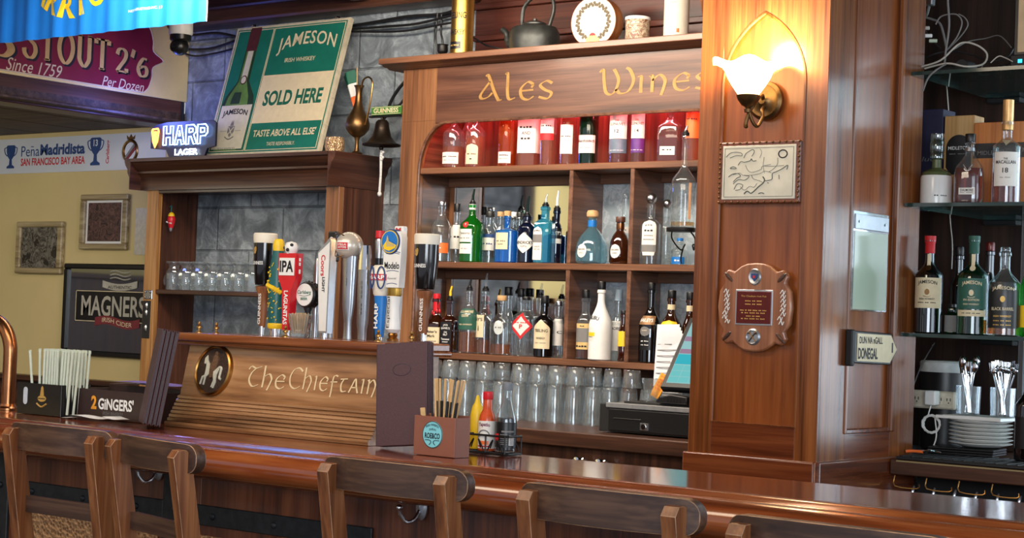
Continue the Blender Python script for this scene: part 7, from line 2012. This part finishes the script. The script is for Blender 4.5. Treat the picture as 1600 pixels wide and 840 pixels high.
# beam sign: on the +X face of the beam
XBM = -6.95
bs = thing('beam_sign', 'maroon painted stout sign with gold lettering on the beam side', 'sign', (0, 0, 0))
bf = lambda off: (lambda y, z: (XBM+off, y, z))
MB().box((XBM, 3.4, 2.478), (XBM+0.016, YW-0.004, 2.945), 'cream', 0.002).build('cream_board', bs)
ye = atx(240, 110, XBM)[1]
yb0 = 3.6
edge = [(ye-0.16, 2.492), (ye-0.10, 2.520), (ye-0.065, 2.575), (ye-0.045, 2.625), (ye+0.03, 2.665), (ye-0.045, 2.705), (ye-0.065, 2.755), (ye-0.10, 2.81), (ye-0.16, 2.84)]
edge = [(ye-0.075, 2.492), (ye-0.045, 2.520), (ye-0.025, 2.575), (ye-0.02, 2.625), (ye+0.045, 2.665), (ye-0.02, 2.705), (ye-0.025, 2.755), (ye-0.045, 2.81), (ye-0.075, 2.84)]
ep = smooth(edge, 4)
poly = [(yb0, 2.492)]+ep+[(yb0, 2.84)]
fB = lambda u, v, w: (XBM+w, u, v)
mb = MB().prism(poly, 0.0185, M.setdefault('maroonpaint', P('maroon_sign_paint', C(128, 28, 52), 0.45, 0, 0.1, 6)), fB, h0=0.015)
mb.build('maroon_field', bs)
mb = MB().tube([(XBM+0.0185, y, z) for y, z in [(yb0, 2.494)]+ep+[(yb0, 2.838)]], 0.0035, 'labelcream', 5)
mb.build('cream_outline', bs)
def serif_text(mb, lines, off, m): pass
SG = {
 'S': (0.58, [[(0.56, 0.74), (0.5, 0.92), (0.3, 1.0), (0.08, 0.86), (0.1, 0.66), (0.3, 0.54), (0.52, 0.40), (0.58, 0.2), (0.44, 0.02), (0.22, 0.0), (0.04, 0.12), (0.0, 0.28)]]),
 'T': (0.7, [[(0.0, 0.97), (0.35, 0.97), (0.7, 0.97)], [(0.35, 1.0), (0.35, 0.5), (0.35, 0.0)], [(0.0, 0.97), (0.0, 0.82)], [(0.7, 0.97), (0.7, 0.82)], [(0.2, 0.015), (0.5, 0.015)]]),
 'O': (0.72, [[(0.36, 1.0), (0.1, 0.82), (0.0, 0.5), (0.1, 0.18), (0.36, 0.0), (0.62, 0.18), (0.72, 0.5), (0.62, 0.82), (0.36, 1.0)]]),
 'U': (0.72, [[(0.1, 1.0), (0.1, 0.5), (0.12, 0.2), (0.36, 0.0), (0.6, 0.2), (0.62, 0.5), (0.62, 1.0)], [(0.0, 0.985), (0.22, 0.985)], [(0.5, 0.985), (0.74, 0.985)]]),
 '2': (0.6, [[(0.04, 0.74), (0.12, 0.94), (0.34, 1.0), (0.54, 0.86), (0.5, 0.6), (0.22, 0.26), (0.04, 0.04)], [(0.04, 0.04), (0.3, 0.06), (0.6, 0.04)], [(0.6, 0.04), (0.6, 0.2)]]),
 "'": (0.16, [[(0.14, 1.05), (0.04, 0.72)]]),
 '6': (0.56, [[(0.5, 0.72), (0.3, 0.74), (0.08, 0.5), (0.02, 0.22), (0.2, 0.0), (0.46, 0.06), (0.52, 0.28), (0.36, 0.42), (0.1, 0.34)]]),
 "G": (0.7, [[(0.66, 0.8), (0.5, 0.98), (0.22, 0.94), (0.02, 0.5), (0.16, 0.08), (0.44, 0.0), (0.66, 0.14), (0.66, 0.42)]]),
}
def ypx(px, py): return atx(px, py, XBM+0.02)[1:]
for (s, pa, pb, h) in (("STOUT", (38, 70), (170, 80), 0.150), ("2'6", (183, 96), (230, 98), 0.125), ("S", (-16, 60), (18, 62), 0.150)):
    A, B = ypx(*pa), ypx(*pb)
    cy = (A[0]+B[0])/2; cz = (A[1]+B[1])/2
    mb = MB()
    mb.strokes([SG[c] for c in s], cy+0.010, cz-0.007, B[0]-A[0], h, 'ink', bf(0.0190), 0.08, 0.27, 0.0, 0.26)
    mb.strokes([SG[c] for c in s], cy, cz, B[0]-A[0], h, M.setdefault('signgold', P('sign_gold_paint', C(214, 176, 110), 0.5, 0, 0.08)), bf(0.0200), 0.06, 0.22, 0.0, 0.26)
    mb.build('painted_lettering', bs)
A, B = ypx(10, 96), ypx(97, 115)
MB().text('Since 1759', (A[0]+B[0])/2, (A[1]+B[1])/2, B[0]-A[0], 0.060, 'labelcream', bf(0.0195), 0.0, 0.3).build('painted_lettering', bs)
A, B = ypx(160, 125), ypx(225, 137)
MB().text('Per Dozen', (A[0]+B[0])/2, (A[1]+B[1])/2, B[0]-A[0], 0.048, 'labelcream', bf(0.0195), 0.0, 0.3).build('painted_lettering', bs)

# ================================================================== ALCOVE WALL
YA = YW-0.001
def wallpic(px0, py0, px1, py1, lab, name='framed_print'):
    a = at(px0, py0, YA-0.02); b = at(px1, py1, YA-0.02)
    w, h = b[0]-a[0], a[2]-b[2]
    t = thing(name, lab, 'picture', ((a[0]+b[0])/2, YA, (a[2]+b[2])/2))
    fw = 0.032
    mb = MB()
    for lo, hi in (((-w/2, -h/2), (w/2, -h/2+fw)), ((-w/2, h/2-fw), (w/2, h/2)), ((-w/2, -h/2+fw), (-w/2+fw*1.3, h/2-fw)), ((w/2-fw*1.3, -h/2+fw), (w/2, h/2-fw))):
        mb.box((lo[0], -0.028, lo[1]), (hi[0], 0.0, hi[1]), 'frame_gold', 0.006)
    mb.build('frame', t)
    return t, w, h, fw
t, w, h, fw = wallpic(27, 346, 95, 428, 'small bronze framed embossed picture, lower of the two on the yellow wall')
MB().box((-w/2+fw*1.2, -0.016, -h/2+fw*0.9), (w/2-fw*1.2, -0.001, h/2-fw*0.9), ENGRAVED('embossed_pewter', C(60, 56, 50), C(150, 146, 136), 16, 0.5, 0.35, 1.2)).build('embossed_picture', t)
t, w, h, fw = wallpic(127, 304, 197, 390, 'bronze framed dark red print with pale mount, upper one on the yellow wall')
MB().box((-w/2+fw*1.2, -0.012, -h/2+fw*0.9), (w/2-fw*1.2, -0.001, h/2-fw*0.9), 'white').build('pale_mount', t)
MB().box((-w/2+fw*1.9, -0.016, -h/2+fw*1.4), (w/2-fw*1.9, -0.011, h/2-fw*1.4), ENGRAVED('dark_red_print', C(44, 26, 24), C(112, 78, 70), 22, 0.1, 0.5, 1.0)).build('figure_print', t)
a = at(213, 325, YA); b = at(229, 398, YA)
tag(MB().sheet(lambda u, v: (a[0]+(b[0]-a[0]+0.05)*u, YA-0.002-0.004*math.sin(u*PI), b[2]+(a[2]-b[2])*v), 6, 2, M.setdefault('palepaper', P('pale_notice', C(196, 190, 176), 0.7))).build('wall_notice'), 'pale paper notice on the yellow wall half hidden by the cabinet post', 'notice')
# mirror sign
a = at(101, 411, YA-0.02); b = at(226, 561, YA-0.02)
mw = 0.95; mh = a[2]-b[2]
t = thing('cider_mirror', 'black framed pub mirror with cream cider lettering on the yellow wall', 'mirror', (a[0]+mw/2, YA, (a[2]+b[2])/2))
mb = MB(); fw = 0.028
for lo, hi in (((-mw/2, -mh/2), (mw/2, -mh/2+fw)), ((-mw/2, mh/2-fw), (mw/2, mh/2)), ((-mw/2, -mh/2+fw), (-mw/2+fw*1.4, mh/2-fw)), ((mw/2-fw*1.4, -mh/2+fw), (mw/2, mh/2-fw))):
    mb.box((lo[0], -0.026, lo[1]), (hi[0], 0, hi[1]), 'black', 0.006)
mb.build('frame', t)
MB().box((-mw/2+fw, -0.012, -mh/2+fw*0.9), (mw/2-fw, -0.002, mh/2-fw*0.9), 'mirror').build('mirror_glass', t)
cx_ = at(175, 490, YA)[0]-(a[0]+mw/2)+0.05
mb = MB().box((cx_-0.34, -0.0135, -0.065), (cx_+0.34, -0.0122, 0.105), 'black')
for z in (-0.060, 0.100): mb.box((cx_-0.335, -0.0142, z-0.002), (cx_+0.335, -0.0134, z+0.002), 'labelcream')
for x in (-0.335, 0.335): mb.box((cx_+x-0.002, -0.0142, -0.06), (cx_+x+0.002, -0.0134, 0.10), 'labelcream')
fm = lambda u, v: (u, -0.0148, v)
mb.text('MAGNERS', cx_-0.03, 0.022, 0.515, 0.108, M.setdefault('etched', P('etched_silver_print', C(176, 172, 158), 0.5)), fm, 0.02)
mb.build('name_panel', t)
mb = MB().sheet(lambda u, v: (cx_-0.17+0.36*u, -0.0150, -0.085+0.045*v+0.012*math.sin(u*PI*2)), 16, 1, M.setdefault('duskyred', P('dusky_red_ribbon', C(120, 40, 48), 0.5)))
mb.text('IRISH CIDER', cx_+0.01, -0.062, 0.24, 0.024, 'labelcream', lambda u, v: (u, -0.0158, v+0.012*math.sin((u-cx_+0.17)/0.36*PI*2)), 0.0)
mb.build('red_ribbon', t)
mb = MB().sheet(lambda u, v: (cx_-0.12+0.28*u, -0.0150, 0.122+0.036*v-0.018*math.sin(u*PI)), 16, 1, 'etched')
mb.text('AUTHENTIC', cx_+0.02, 0.133, 0.19, 0.016, 'ink', lambda u, v: (u, -0.0158, v-0.010), 0.01)
for k in range(4): mb.tube([(cx_-0.06+0.16*q/8, -0.0135, 0.168+0.018*k+0.006*math.sin(q*0.8)) for q in range(9)], 0.0035, 'etched', 5)
mb.build('etched_crest', t)
# supporters' banner
a = at(0, 218, YA); b = at(0, 272, YA); c = at(236, 206, YA)
zt_, zb_ = a[2], b[2]
t = thing('supporters_banner', 'long white supporters banner with blue and red lettering on the yellow wall', 'banner', (0, YA, 0))
MB().box((-8.95, -0.004, zb_), (-7.08, 0.0, zt_-0.002), M.setdefault('bannerwhite', P('banner_vinyl', C(206, 212, 218), 0.45, 0, 0.04, 4))).build('banner_sheet', t)
ft = lambda u, v: (u, -0.0048, v)
xa, xb_ = at(34, 245, YA)[0], at(134, 240, YA)[0]
mb = MB(); mb.word('banner_lettering', t, 'Pena', xa+(xb_-xa)*0.145, zb_+0.122, (xb_-xa)*0.29, 0.058, 'inkblue', ft, 0.0)
mb.word('banner_lettering', t, '~', xa+(xb_-xa)*0.175, zb_+0.146, 0.026, 0.008, 'inkblue', ft, 0.02)
mb.word('banner_lettering', t, 'Madridista', xa+(xb_-xa)*0.65, zb_+0.126, (xb_-xa)*0.69, 0.062, 'inkblue', ft, 0.04)
mb.word('banner_lettering', t, 'SAN FRANCISCO BAY AREA', (xa+xb_)/2, zb_+0.062, xb_-xa, 0.042, 'inkred', ft, 0.025)
x = at(170, 236, YA)[0]
mb.word('banner_lettering', t, 'Carlsberg', 0, 0, 0.125, 0.034, 'inkred', lambda u, v: (x-v, -0.0048, zb_+0.10+u), 0.02, 0.2)
for px, sc2 in ((18, 1.0), (150, 1.15)):
    xx = at(px, 242, YA)[0]; z0 = zb_+0.03
    cup = [(0.026, 0.0), (0.026, 0.010), (0.010, 0.02), (0.008, 0.05), (0.022, 0.068), (0.030, 0.095), (0.030, 0.125), (0.022, 0.13)]
    pl = [(x_*1.3*sc2, z_*sc2) for x_, z_ in cup]; pl = pl+[(-x_, z_) for x_, z_ in reversed(pl)]
    mb = MB().prism([(xx+x_, z0+z_) for x_, z_ in pl], 0.0052, 'inkblue', h0=0.004)
    for s in (-1, 1): mb.tube(smooth([(xx+s*0.036*sc2, -0.0048, z0+0.118*sc2), (xx+s*0.056*sc2, -0.0048, z0+0.112*sc2), (xx+s*0.05*sc2, -0.0048, z0+0.085*sc2), (xx+s*0.032*sc2, -0.0048, z0+0.07*sc2)], 4), 0.003, 'inkblue', 5)
    if px != 18: mb.text('13', xx, z0+0.105*sc2, 0.02 if px == 18 else 0.036, 0.036, 'bannerwhite', lambda u, v: (u, -0.0056, v), 0.03)
    mb.build('cup_print', t)
xx = at(205, 234, YA)[0]; zz = (zt_+zb_)/2+0.0
mb = MB().tube([(xx+0.055*math.cos(q), -0.0048, zz+0.055*math.sin(q)) for q in [2*PI*k/30 for k in range(30)]], 0.009, 'brassdark', 6, closed=True)
mb.tube([(xx-0.04, -0.0048, zz-0.04), (xx+0.04, -0.0048, zz+0.04)], 0.008, 'inkgrey', 6); mb.tube([(xx-0.03, -0.0048, zz-0.045), (xx+0.045, -0.0048, zz+0.02)], 0.008, 'duskyred', 6)
mb.prism([(xx-0.03, zz+0.062), (xx-0.034, zz+0.085), (xx-0.015, zz+0.072), (xx, zz+0.09), (xx+0.015, zz+0.072), (xx+0.034, zz+0.085), (xx+0.03, zz+0.062)], 0.0054, 'brassdark', h0=0.004)
mb.build('crest_print', t)

# ================================================================== ON THE BAR
ZBB = ZB+0.0012
# menus
def menu(label, x, y, rz, w, h, lean, n, ry):
    t = thing('menu_folder', label, 'menu', (x, y, ZBB+(0.012 if ry == 0 else 0.004)+abs(ry)*w*0.5), rz)
    t.rotation_euler = (0, ry, rz)
    for k in range(n):
        mb = MB(); mb.X = Matrix.Rotation(-lean, 4, 'X') @ Matrix.Translation((0.002*math.sin(k*2), 0.013*k, 0.0))
        mb.box((-w/2, -0.011, 0), (w/2, -0.008, h), 'maroon', 0.001).box((-w/2, -0.003, 0), (w/2, 0.0, h), 'maroon', 0.001)
        mb.box((-w/2-0.002, -0.011, 0), (-w/2+0.002, 0.0, h), 'maroondk', 0.001)
        mb.box((-w/2+0.003, -0.008, 0.004), (w/2-0.004, -0.003, h-0.004), 'maroondk')
        mb.build('menu_cover', t)
    return t
t = menu('maroon leatherette menus leaning on the open end of the tap tower', -3.108, 3.555, 0.16, 0.156, 0.272, 0.10, 3, -0.10)
mb = MB(); mb.X = Matrix.Rotation(-0.10, 4, 'X')
mb.tube([(0.0+0.028*math.cos(q), -0.0112, 0.20+0.016*math.sin(q)) for q in [2*PI*k/20 for k in range(20)]], 0.0008, 'maroondk', 4, closed=True)
mb.build('embossed_crest', t)
t = menu('maroon leatherette menus standing spine out at the medallion end of the tap tower', -4.045, 3.475, -0.62, 0.155, 0.280, 0.16, 4, 0.0)
# stirrer box
sbx = thing('stirrer_box', 'brown card stirrer box with a pale blue round whiskey badge', 'box', (-2.938, 3.508, ZBB), 0.0)
w, d, h = 0.137, 0.060, 0.100
mb = MB(); brn = M.setdefault('browncard', P('brown_card', C(136, 84, 66), 0.5, 0, 0.04))
mb.box((-w/2, -d/2, 0), (w/2, -d/2+0.003, h), brn, 0.001).box((-w/2, d/2-0.003, 0), (w/2, d/2, h+0.004), brn, 0.001).box((-w/2, -d/2+0.003, 0), (-w/2+0.003, d/2-0.003, h), brn).box((w/2-0.003, -d/2+0.003, 0), (w/2, d/2-0.003, h), brn).box((-w/2+0.003, -d/2+0.003, 0), (w/2-0.003, d/2-0.003, 0.003), brn)
mb.box((-0.002, -d/2+0.003, 0.003), (0.001, d/2-0.003, h-0.01), brn)
mb.build('card_box', sbx)
mb = MB().prism(arc_pts(-0.005, 0.054, 0.033, 0.034, 0, 2*PI, 40)[:-1], d/2+0.0012, M.setdefault('badgeblue', P('pale_blue_badge', C(126, 204, 214), 0.5, 0, 0.03)), h0=d/2)
fb = lambda u, v: (u, -d/2-0.0018, v)
mb.text('ROE&CO', -0.005, 0.051, 0.050, 0.0145, 'ink', fb, 0.03)
mb.text('IRISH WHISKEY', -0.005, 0.073, 0.044, 0.006, 'ink', fb, 0.01, 0, 0.006); mb.text('DUBLIN', -0.005, 0.066, 0.022, 0.005, 'ink', fb, 0.01, 0, 0.002)
for s in (-1, 1): mb.tube(smooth([(-0.005+s*0.024, -d/2-0.0016, 0.040), (-0.005+s*0.008, -d/2-0.0016, 0.0395), (-0.005+s*0.004, -d/2-0.0016, 0.034), (-0.005+s*0.010, -d/2-0.0016, 0.028)], 4), 0.0010, 'ink', 4)
mb.tube([(-0.005+0.0322*math.cos(q), -d/2-0.0012, 0.054+0.0332*math.sin(q)) for q in [2*PI*k/40 for k in range(40)]], 0.0009, 'ink', 4, closed=True)
mb.build('round_badge', sbx)
rnd = random.Random(17)
st0 = {}
for k in range(34):
    kind = 'black_straw' if k % 2 else 'wooden_stirrer'
    bx_, by_ = rnd.uniform(-0.034, 0.050), rnd.uniform(-0.018, 0.018)
    if kind not in st0:
        if kind == 'black_straw': o = MB().tube([(0, 0, 0), (0, 0, 0.135)], 0.0026, 'blackm', 8).build(kind)
        else: o = MB().box((-0.0026, -0.0009, 0), (0.0026, 0.0009, 0.192), 'bamboo', 0.0006).build(kind)
        st0[kind] = o
    else:
        o = st0[kind].copy(); COL.objects.link(o)
    o.location = (-2.938+bx_*0.55, 3.508+by_*0.6, ZBB+0.0045)
    o.rotation_euler = (-by_*2.5, bx_*4.2, rnd.uniform(-0.6, 0.6) if kind != 'black_straw' else 0)
    tag(o, ('thin black straw standing in the brown stirrer box' if k % 2 else 'flat pale wooden stirrer standing in the brown stirrer box'), 'straw' if k % 2 else 'stirrer', 'black straws in the brown box' if k % 2 else 'wooden stirrers in the brown box')
o = MB().box((-0.007, -0.001, 0), (0.007, 0.001, 0.115), 'bamboo', 0.001).build('wooden_spatula'); o.location = (-2.988, 3.508, ZBB+0.0045); o.rotation_euler = (0, -0.13, 0.3)
tag(o, 'broad wooden spoon handle poking from the corner of the brown stirrer box', 'stirrer')
# sauce caddy
cy_ = 3.688; cx_ = at(771, 705, cy_)[0]
cd = thing('sauce_caddy', 'black scrolled wire caddy holding the sauce bottles', 'caddy', (cx_, cy_, ZBB), 0.0)
CR, CH = 0.058, 0.050
mb = MB()
plan = [(-0.064, -0.035), (0.064, -0.035), (0.070, -0.028), (0.070, 0.028), (0.064, 0.035), (-0.064, 0.035), (-0.070, 0.028), (-0.070, -0.028)]
for z, r in ((0.004, 0.0032), (CH, 0.0028)): mb.tube([(x, y, z) for x, y in plan], r, 'softblack', 7, closed=True)
for x in (-0.064, 0.0, 0.064):
    for y in (-0.035, 0.035): mb.tube([(x, y, 0.004), (x, y, CH)], 0.0022, 'softblack', 6)
for x in (-0.03, 0.03): mb.tube([(x, -0.035, 0.004), (x, 0.035, 0.004)], 0.002, 'softblack', 6)
mb.build('wire_frame', cd)
for y in (-0.035, 0.035):
    for x0 in (-0.032, 0.032):
        mb = MB()
        for s in (-1, 1):
            pts = [(x0+s*(0.004+0.011*(1-t)*math.cos(t*7)+0.010), y, 0.026+0.017*(1-0.55*t)*math.sin(t*7-1.2)) for t in [k/16 for k in range(17)]]
            mb.tube(pts, 0.0018, 'softblack', 6)
        mb.build('wire_scroll', cd)
def sauce(label, dx, dy, cat='sauce bottle'):
    return thing('sauce_bottle', label, cat, (at(dx, 690, cy_+dy)[0], cy_+dy, ZBB+0.0085), 0, 'sauce bottles in the wire caddy')
t = sauce('bright yellow squeeze mustard bottle in the wire caddy', 744, 0.017)
MB().lathe([(0.017, 0.0), (0.0185, 0.003), (0.0185, 0.09), (0.014, 0.112), (0.008, 0.122), (0.004, 0.140), (0.0, 0.142)], 'yel', 22).build('squeeze_body', t)
t = sauce('hot sauce bottle with a red cap and white label in the wire caddy', 760, -0.010)
hp = [(0.021, 0.0), (0.0225, 0.003), (0.0225, 0.075), (0.020, 0.092), (0.0125, 0.108), (0.0115, 0.135), (0.0, 0.135)]
MB().lathe(hp, 'hotsauce', 24).build('sauce_body', t)
MB().lathe([(0.0128, 0.134), (0.0135, 0.136), (0.0135, 0.152), (0.012, 0.154), (0.0, 0.154)], 'red', 20).build('red_cap', t)
hf = lambda off: (lambda u, v: ((0.0226+off)*math.sin(u/0.0226+0.3), -(0.0226+off)*math.cos(u/0.0226+0.3), v))
mb = MB().sheet(lambda u, v: hf(0.0004)(-0.042+0.084*u, 0.006+0.072*v), 20, 1, 'label')
mb.text('Tapatio', 0, 0.066, 0.032, 0.012, M.setdefault('plum', P('plum_print', C(112, 40, 70), 0.6)), hf(0.0009), 0.03, 0, 0.002)
mb.tube([hf(0.001)(0.015*math.cos(q), 0.040+0.014*math.sin(q)) for q in [PI*k/12 for k in range(13)]], 0.0016, 'inkgrey', 5)
mb.sheet(lambda u, v: hf(0.0009)(-0.014+0.028*u, 0.016+0.010*v), 6, 1, 'orange'); mb.sheet(lambda u, v: hf(0.0009)(-0.018+0.036*u, 0.010+0.004*v), 6, 1, 'inkred')
mb.build('white_label', t)
t = sauce('soy sauce bottle with clear neck and dark label in the wire caddy', 790, 0.002)
sp = [(0.026, 0.0), (0.0275, 0.004), (0.0275, 0.080), (0.026, 0.090), (0.017, 0.120), (0.0115, 0.136), (0.0115, 0.165), (0.0, 0.165)]
MB().lathe(sp, 'g_clear', 24).build('glass_body', t)
MB().lathe([(0.024, 0.003), (0.0262, 0.006), (0.0262, 0.080), (0.024, 0.089), (0.0, 0.089)], 'soy', 24).build('soy_liquid', t)
MB().lathe([(0.0125, 0.160), (0.0135, 0.162), (0.0135, 0.178), (0.010, 0.182), (0.0, 0.183)], M.setdefault('capgrey', P('grey_cap', C(120, 126, 132), 0.5)), 18).build('grey_cap', t)
sfm = lambda off: (lambda u, v: ((0.0276+off)*math.sin(u/0.0276+0.45), -(0.0276+off)*math.cos(u/0.0276+0.45), v))
mb = MB().sheet(lambda u, v: sfm(0.0004)(-0.045+0.09*u, 0.012+0.066*v), 20, 1, 'black')
mb.sheet(lambda u, v: sfm(0.0008)(-0.030+0.016*u, 0.030+0.018*v), 4, 1, 'inkred'); mb.sheet(lambda u, v: sfm(0.0008)(0.014+0.014*u, 0.018+0.026*v), 4, 1, 'inkwhite')
for k in range(6): mb.sheet(lambda u, v, k=k: sfm(0.0008)(-0.010+0.020*u, 0.020+0.005*k+0.0018*v), 4, 1, 'inkgrey')
mb.sheet(lambda u, v: sfm(0.0008)(-0.006+0.034*u, 0.052+0.004*v), 5, 1, 'inkgrey')
for k in range(6): mb.sheet(lambda u, v, k=k: sfm(0.0011)(0.0155+0.002*k+0.0009*u, 0.019+0.024*v), 1, 1, 'ink')
mb.build('dark_label', t)
# napkin caddy
nc = thing('napkin_caddy', 'black plastic napkin caddy with a gold crest at the far end of the bar', 'napkin caddy', (-4.610, 3.585, ZBB), 0.02)
w, d, h = 0.215, 0.115, 0.098
mb = MB()
mb.box((-w/2, -d/2, 0), (w/2, -d/2+0.004, h), 'black', 0.001).box((-w/2, d/2-0.004, 0), (w/2, d/2, h), 'black', 0.001).box((w/2-0.004, -d/2+0.004, 0), (w/2, d/2-0.004, h), 'black').box((-w/2, -d/2+0.004, 0), (-w/2+0.004, d/2-0.004, h), 'black').box((-w/2+0.004, -d/2+0.004, 0), (w/2-0.004, d/2-0.004, 0.004), 'black').box((-0.055, -d/2+0.004, 0.004), (-0.051, d/2-0.004, h-0.002), 'black')
mb.build('caddy_box', nc)
fn = lambda u, v: (u, -d/2-0.0012, v)
mb = MB()
mb.prism(arc_pts(0.015, 0.052, 0.020, 0.010, 0, 2*PI, 20)[:-1], d/2+0.001, 'inkgold', h0=d/2)
mb.prism([(0.006, 0.062), (0.010, 0.086), (0.015, 0.092), (0.020, 0.086), (0.024, 0.062)], d/2+0.001, 'inkgold', h0=d/2)
mb.tube(smooth([(-0.008, -d/2-0.001, 0.036), (0.015, -d/2-0.001, 0.026), (0.038, -d/2-0.001, 0.036)]), 0.003, 'inkgold', 5)
mb.text("~1", 0.015, 0.052, 0.034, 0.006, 'ink', lambda u, v: (u, -d/2-0.0018, v), 0.02)
mb.build('gold_crest', nc)
MB().prism(arc_pts(-0.066, 0.075, 0.010, 0.010, 0, PI, 10)+[(-0.076, 0.040)]+arc_pts(-0.066, 0.040, 0.010, 0.010, PI, 2*PI, 10), d/2+0.0008, M.setdefault('napkin', P('folded_napkin', C(204, 214, 222), 0.8)), h0=d/2).build('napkin_window', nc)
# wrapped straws
rnd = random.Random(9)
ws0 = None
for k in range(44):
    if ws0 is None:
        ws0 = MB().tube([(0, 0, 0), (0, 0, 0.19), (0, 0, 0.196)], [0.0042, 0.0042, 0.0052], M.setdefault('strawpaper', P('pale_straw_paper', C(206, 216, 200), 0.75, 0, 0.06)), 8).box((-0.006, -0.0006, 0.194), (0.006, 0.0006, 0.202), 'strawpaper').build('wrapped_straw'); o = ws0
    else: o = ws0.copy(); COL.objects.link(o)
    c_, r_ = k % 11, k//11
    o.location = (-4.632+0.0137*c_+rnd.uniform(-0.002, 0.002), 3.550+0.022*r_, ZBB+0.006)
    o.rotation_euler = (rnd.uniform(-0.03, 0.03), (c_-5)*0.012+rnd.uniform(-0.012, 0.012), 0)
    tag(o, 'paper wrapped drinking straw in the bundle in the black napkin caddy', 'straw', 'paper wrapped straws in the napkin caddy')
o = ws0.copy(); COL.objects.link(o); o.location = (-4.645, 3.538, ZBB+0.006); o.rotation_euler = (0, -0.17, 0); o.scale = (1, 1, 0.98)
tag(o, 'paper wrapped straw leaning out apart from the bundle in the napkin caddy', 'straw')
o = MB().tube([(0, 0, 0), (0, 0, 0.125)], 0.0028, 'blackm', 7); o.tube([(0.006, 0.003, 0), (0.006, 0.003, 0.122)], 0.0028, 'blackm', 7); o.tube([(0.012, 0, 0), (0.012, 0, 0.128)], 0.0028, 'blackm', 7)
o = o.build('black_stirrers'); o.location = (-4.690, 3.61, ZBB+0.006); o['kind'] = 'stuff'
tag(o, 'little bunch of black stirrers behind the leaning wrapped straw', 'stirrers')
# ginger whiskey tray
gt = thing('whiskey_caddy', 'long dark brown whiskey caddy box beside the napkin caddy', 'caddy', (-4.335, 3.655, ZBB), 0.0)
w, d, h = 0.335, 0.13, 0.090
mb = MB(); dk = M.setdefault('darkbrowncard', P('dark_brown_card', C(52, 36, 34), 0.45, 0, 0.08))
mb.box((-w/2, -d/2, 0), (w/2, -d/2+0.004, h), dk, 0.001).box((-w/2, d/2-0.004, 0), (w/2, d/2, h+0.012), dk, 0.001).box((w/2-0.004, -d/2+0.004, 0), (w/2, d/2-0.004, h), dk).box((-w/2, -d/2+0.004, 0), (-w/2+0.004, d/2-0.004, h), dk).box((-w/2+0.004, -d/2+0.004, 0), (w/2-0.004, d/2-0.004, 0.004), dk)
mb.build('caddy_box', gt)
fg = lambda u, v: (u, -d/2-0.001, v)
mb = MB(); mb.word('lettering', gt, '2', -0.082, 0.050, 0.026, 0.042, M.setdefault('amberink', P('amber_print', C(236, 160, 50), 0.5)), fg, 0.04)
mb.word('lettering', gt, "GiNGERS'", 0.022, 0.048, 0.165, 0.036, 'inkwhite', fg, 0.03); mb.word('lettering', gt, 'IRISH WHISKEY', 0.010, 0.019, 0.095, 0.012, 'inkgrey', fg, 0.0)
MB().box((-w/2+0.006, -d/2+0.006, h-0.012), (w/2-0.006, d/2-0.006, h-0.009), 'plastic_clear').build('clear_lid', gt)
for k in range(2):
    o = MB().sheet(lambda u, v: (-0.11+0.22*u, -0.06+0.12*v, 0.004*math.sin(3*u+k)), 8, 3, M.setdefault('flyer', P('purple_flyer', C(104, 84, 160), 0.6)) if k else 'paper').build('paper_flyer')
    o.location = (-4.30+0.03*k, 3.70, ZBB+0.1085+0.006*k); o.rotation_euler = (0, 0, 0.1+0.2*k)
    tag(o, 'purple printed flyer lying on the dark brown caddy box' if k else 'white printed flyer lying under the purple one on the caddy', 'flyer')
for k, (px, py, rz) in enumerate(((130, 655, 0.3), (165, 655, 0.1), (205, 660, -0.25))):
    q = atz(px, py, ZBB)
    o = MB().sheet(lambda u, v: (-0.075+0.15*u, -0.03+0.06*v, 0.003+0.006*math.sin(2.5*u+k)**2), 8, 3, 'paper').build('paper_napkin')
    o.location = (q[0], 3.535, ZBB+0.0035*k); o.rotation_euler = (0, 0, rz)
    tag(o, ('flat white paper slip on the bar below the napkin caddy', 'curled white paper slip on the bar before the dark brown caddy', 'white paper slip lying on the bar beside the standing menus')[k], 'paper')
# copper beer pipe
q = atz(24, 640, ZB)
cpz = thing('copper_pipe', 'bent copper pipe standing on the bar beyond the black napkin caddy', 'pipe', (q[0], 3.60, ZBB))
pts = [(0, 0, 0.0), (0, 0, 0.185)]+[(-0.105+0.105*math.cos(a), 0, 0.185+0.105*math.sin(a)) for a in [PI*0.5*k/10 for k in range(1, 11)]]+[(-0.40, 0, 0.29)]
MB().tube(pts, 0.0225, 'copper', 18).build('pipe_bend', cpz)
MB().lathe([(0.034, 0.0), (0.034, 0.006), (0.026, 0.012), (0.0235, 0.02)], 'copper', 20).build('floor_flange', cpz)
MB().lathe([(0.034, 0.0), (0.034, 0.006), (0.026, 0.012), (0.0235, 0.02)], 'copper', 20, (-0.40, 0, 0)).tube([(-0.40, 0, 0), (-0.40, 0, 0.29)], 0.0225, 'copper', 18).build('far_leg', cpz)
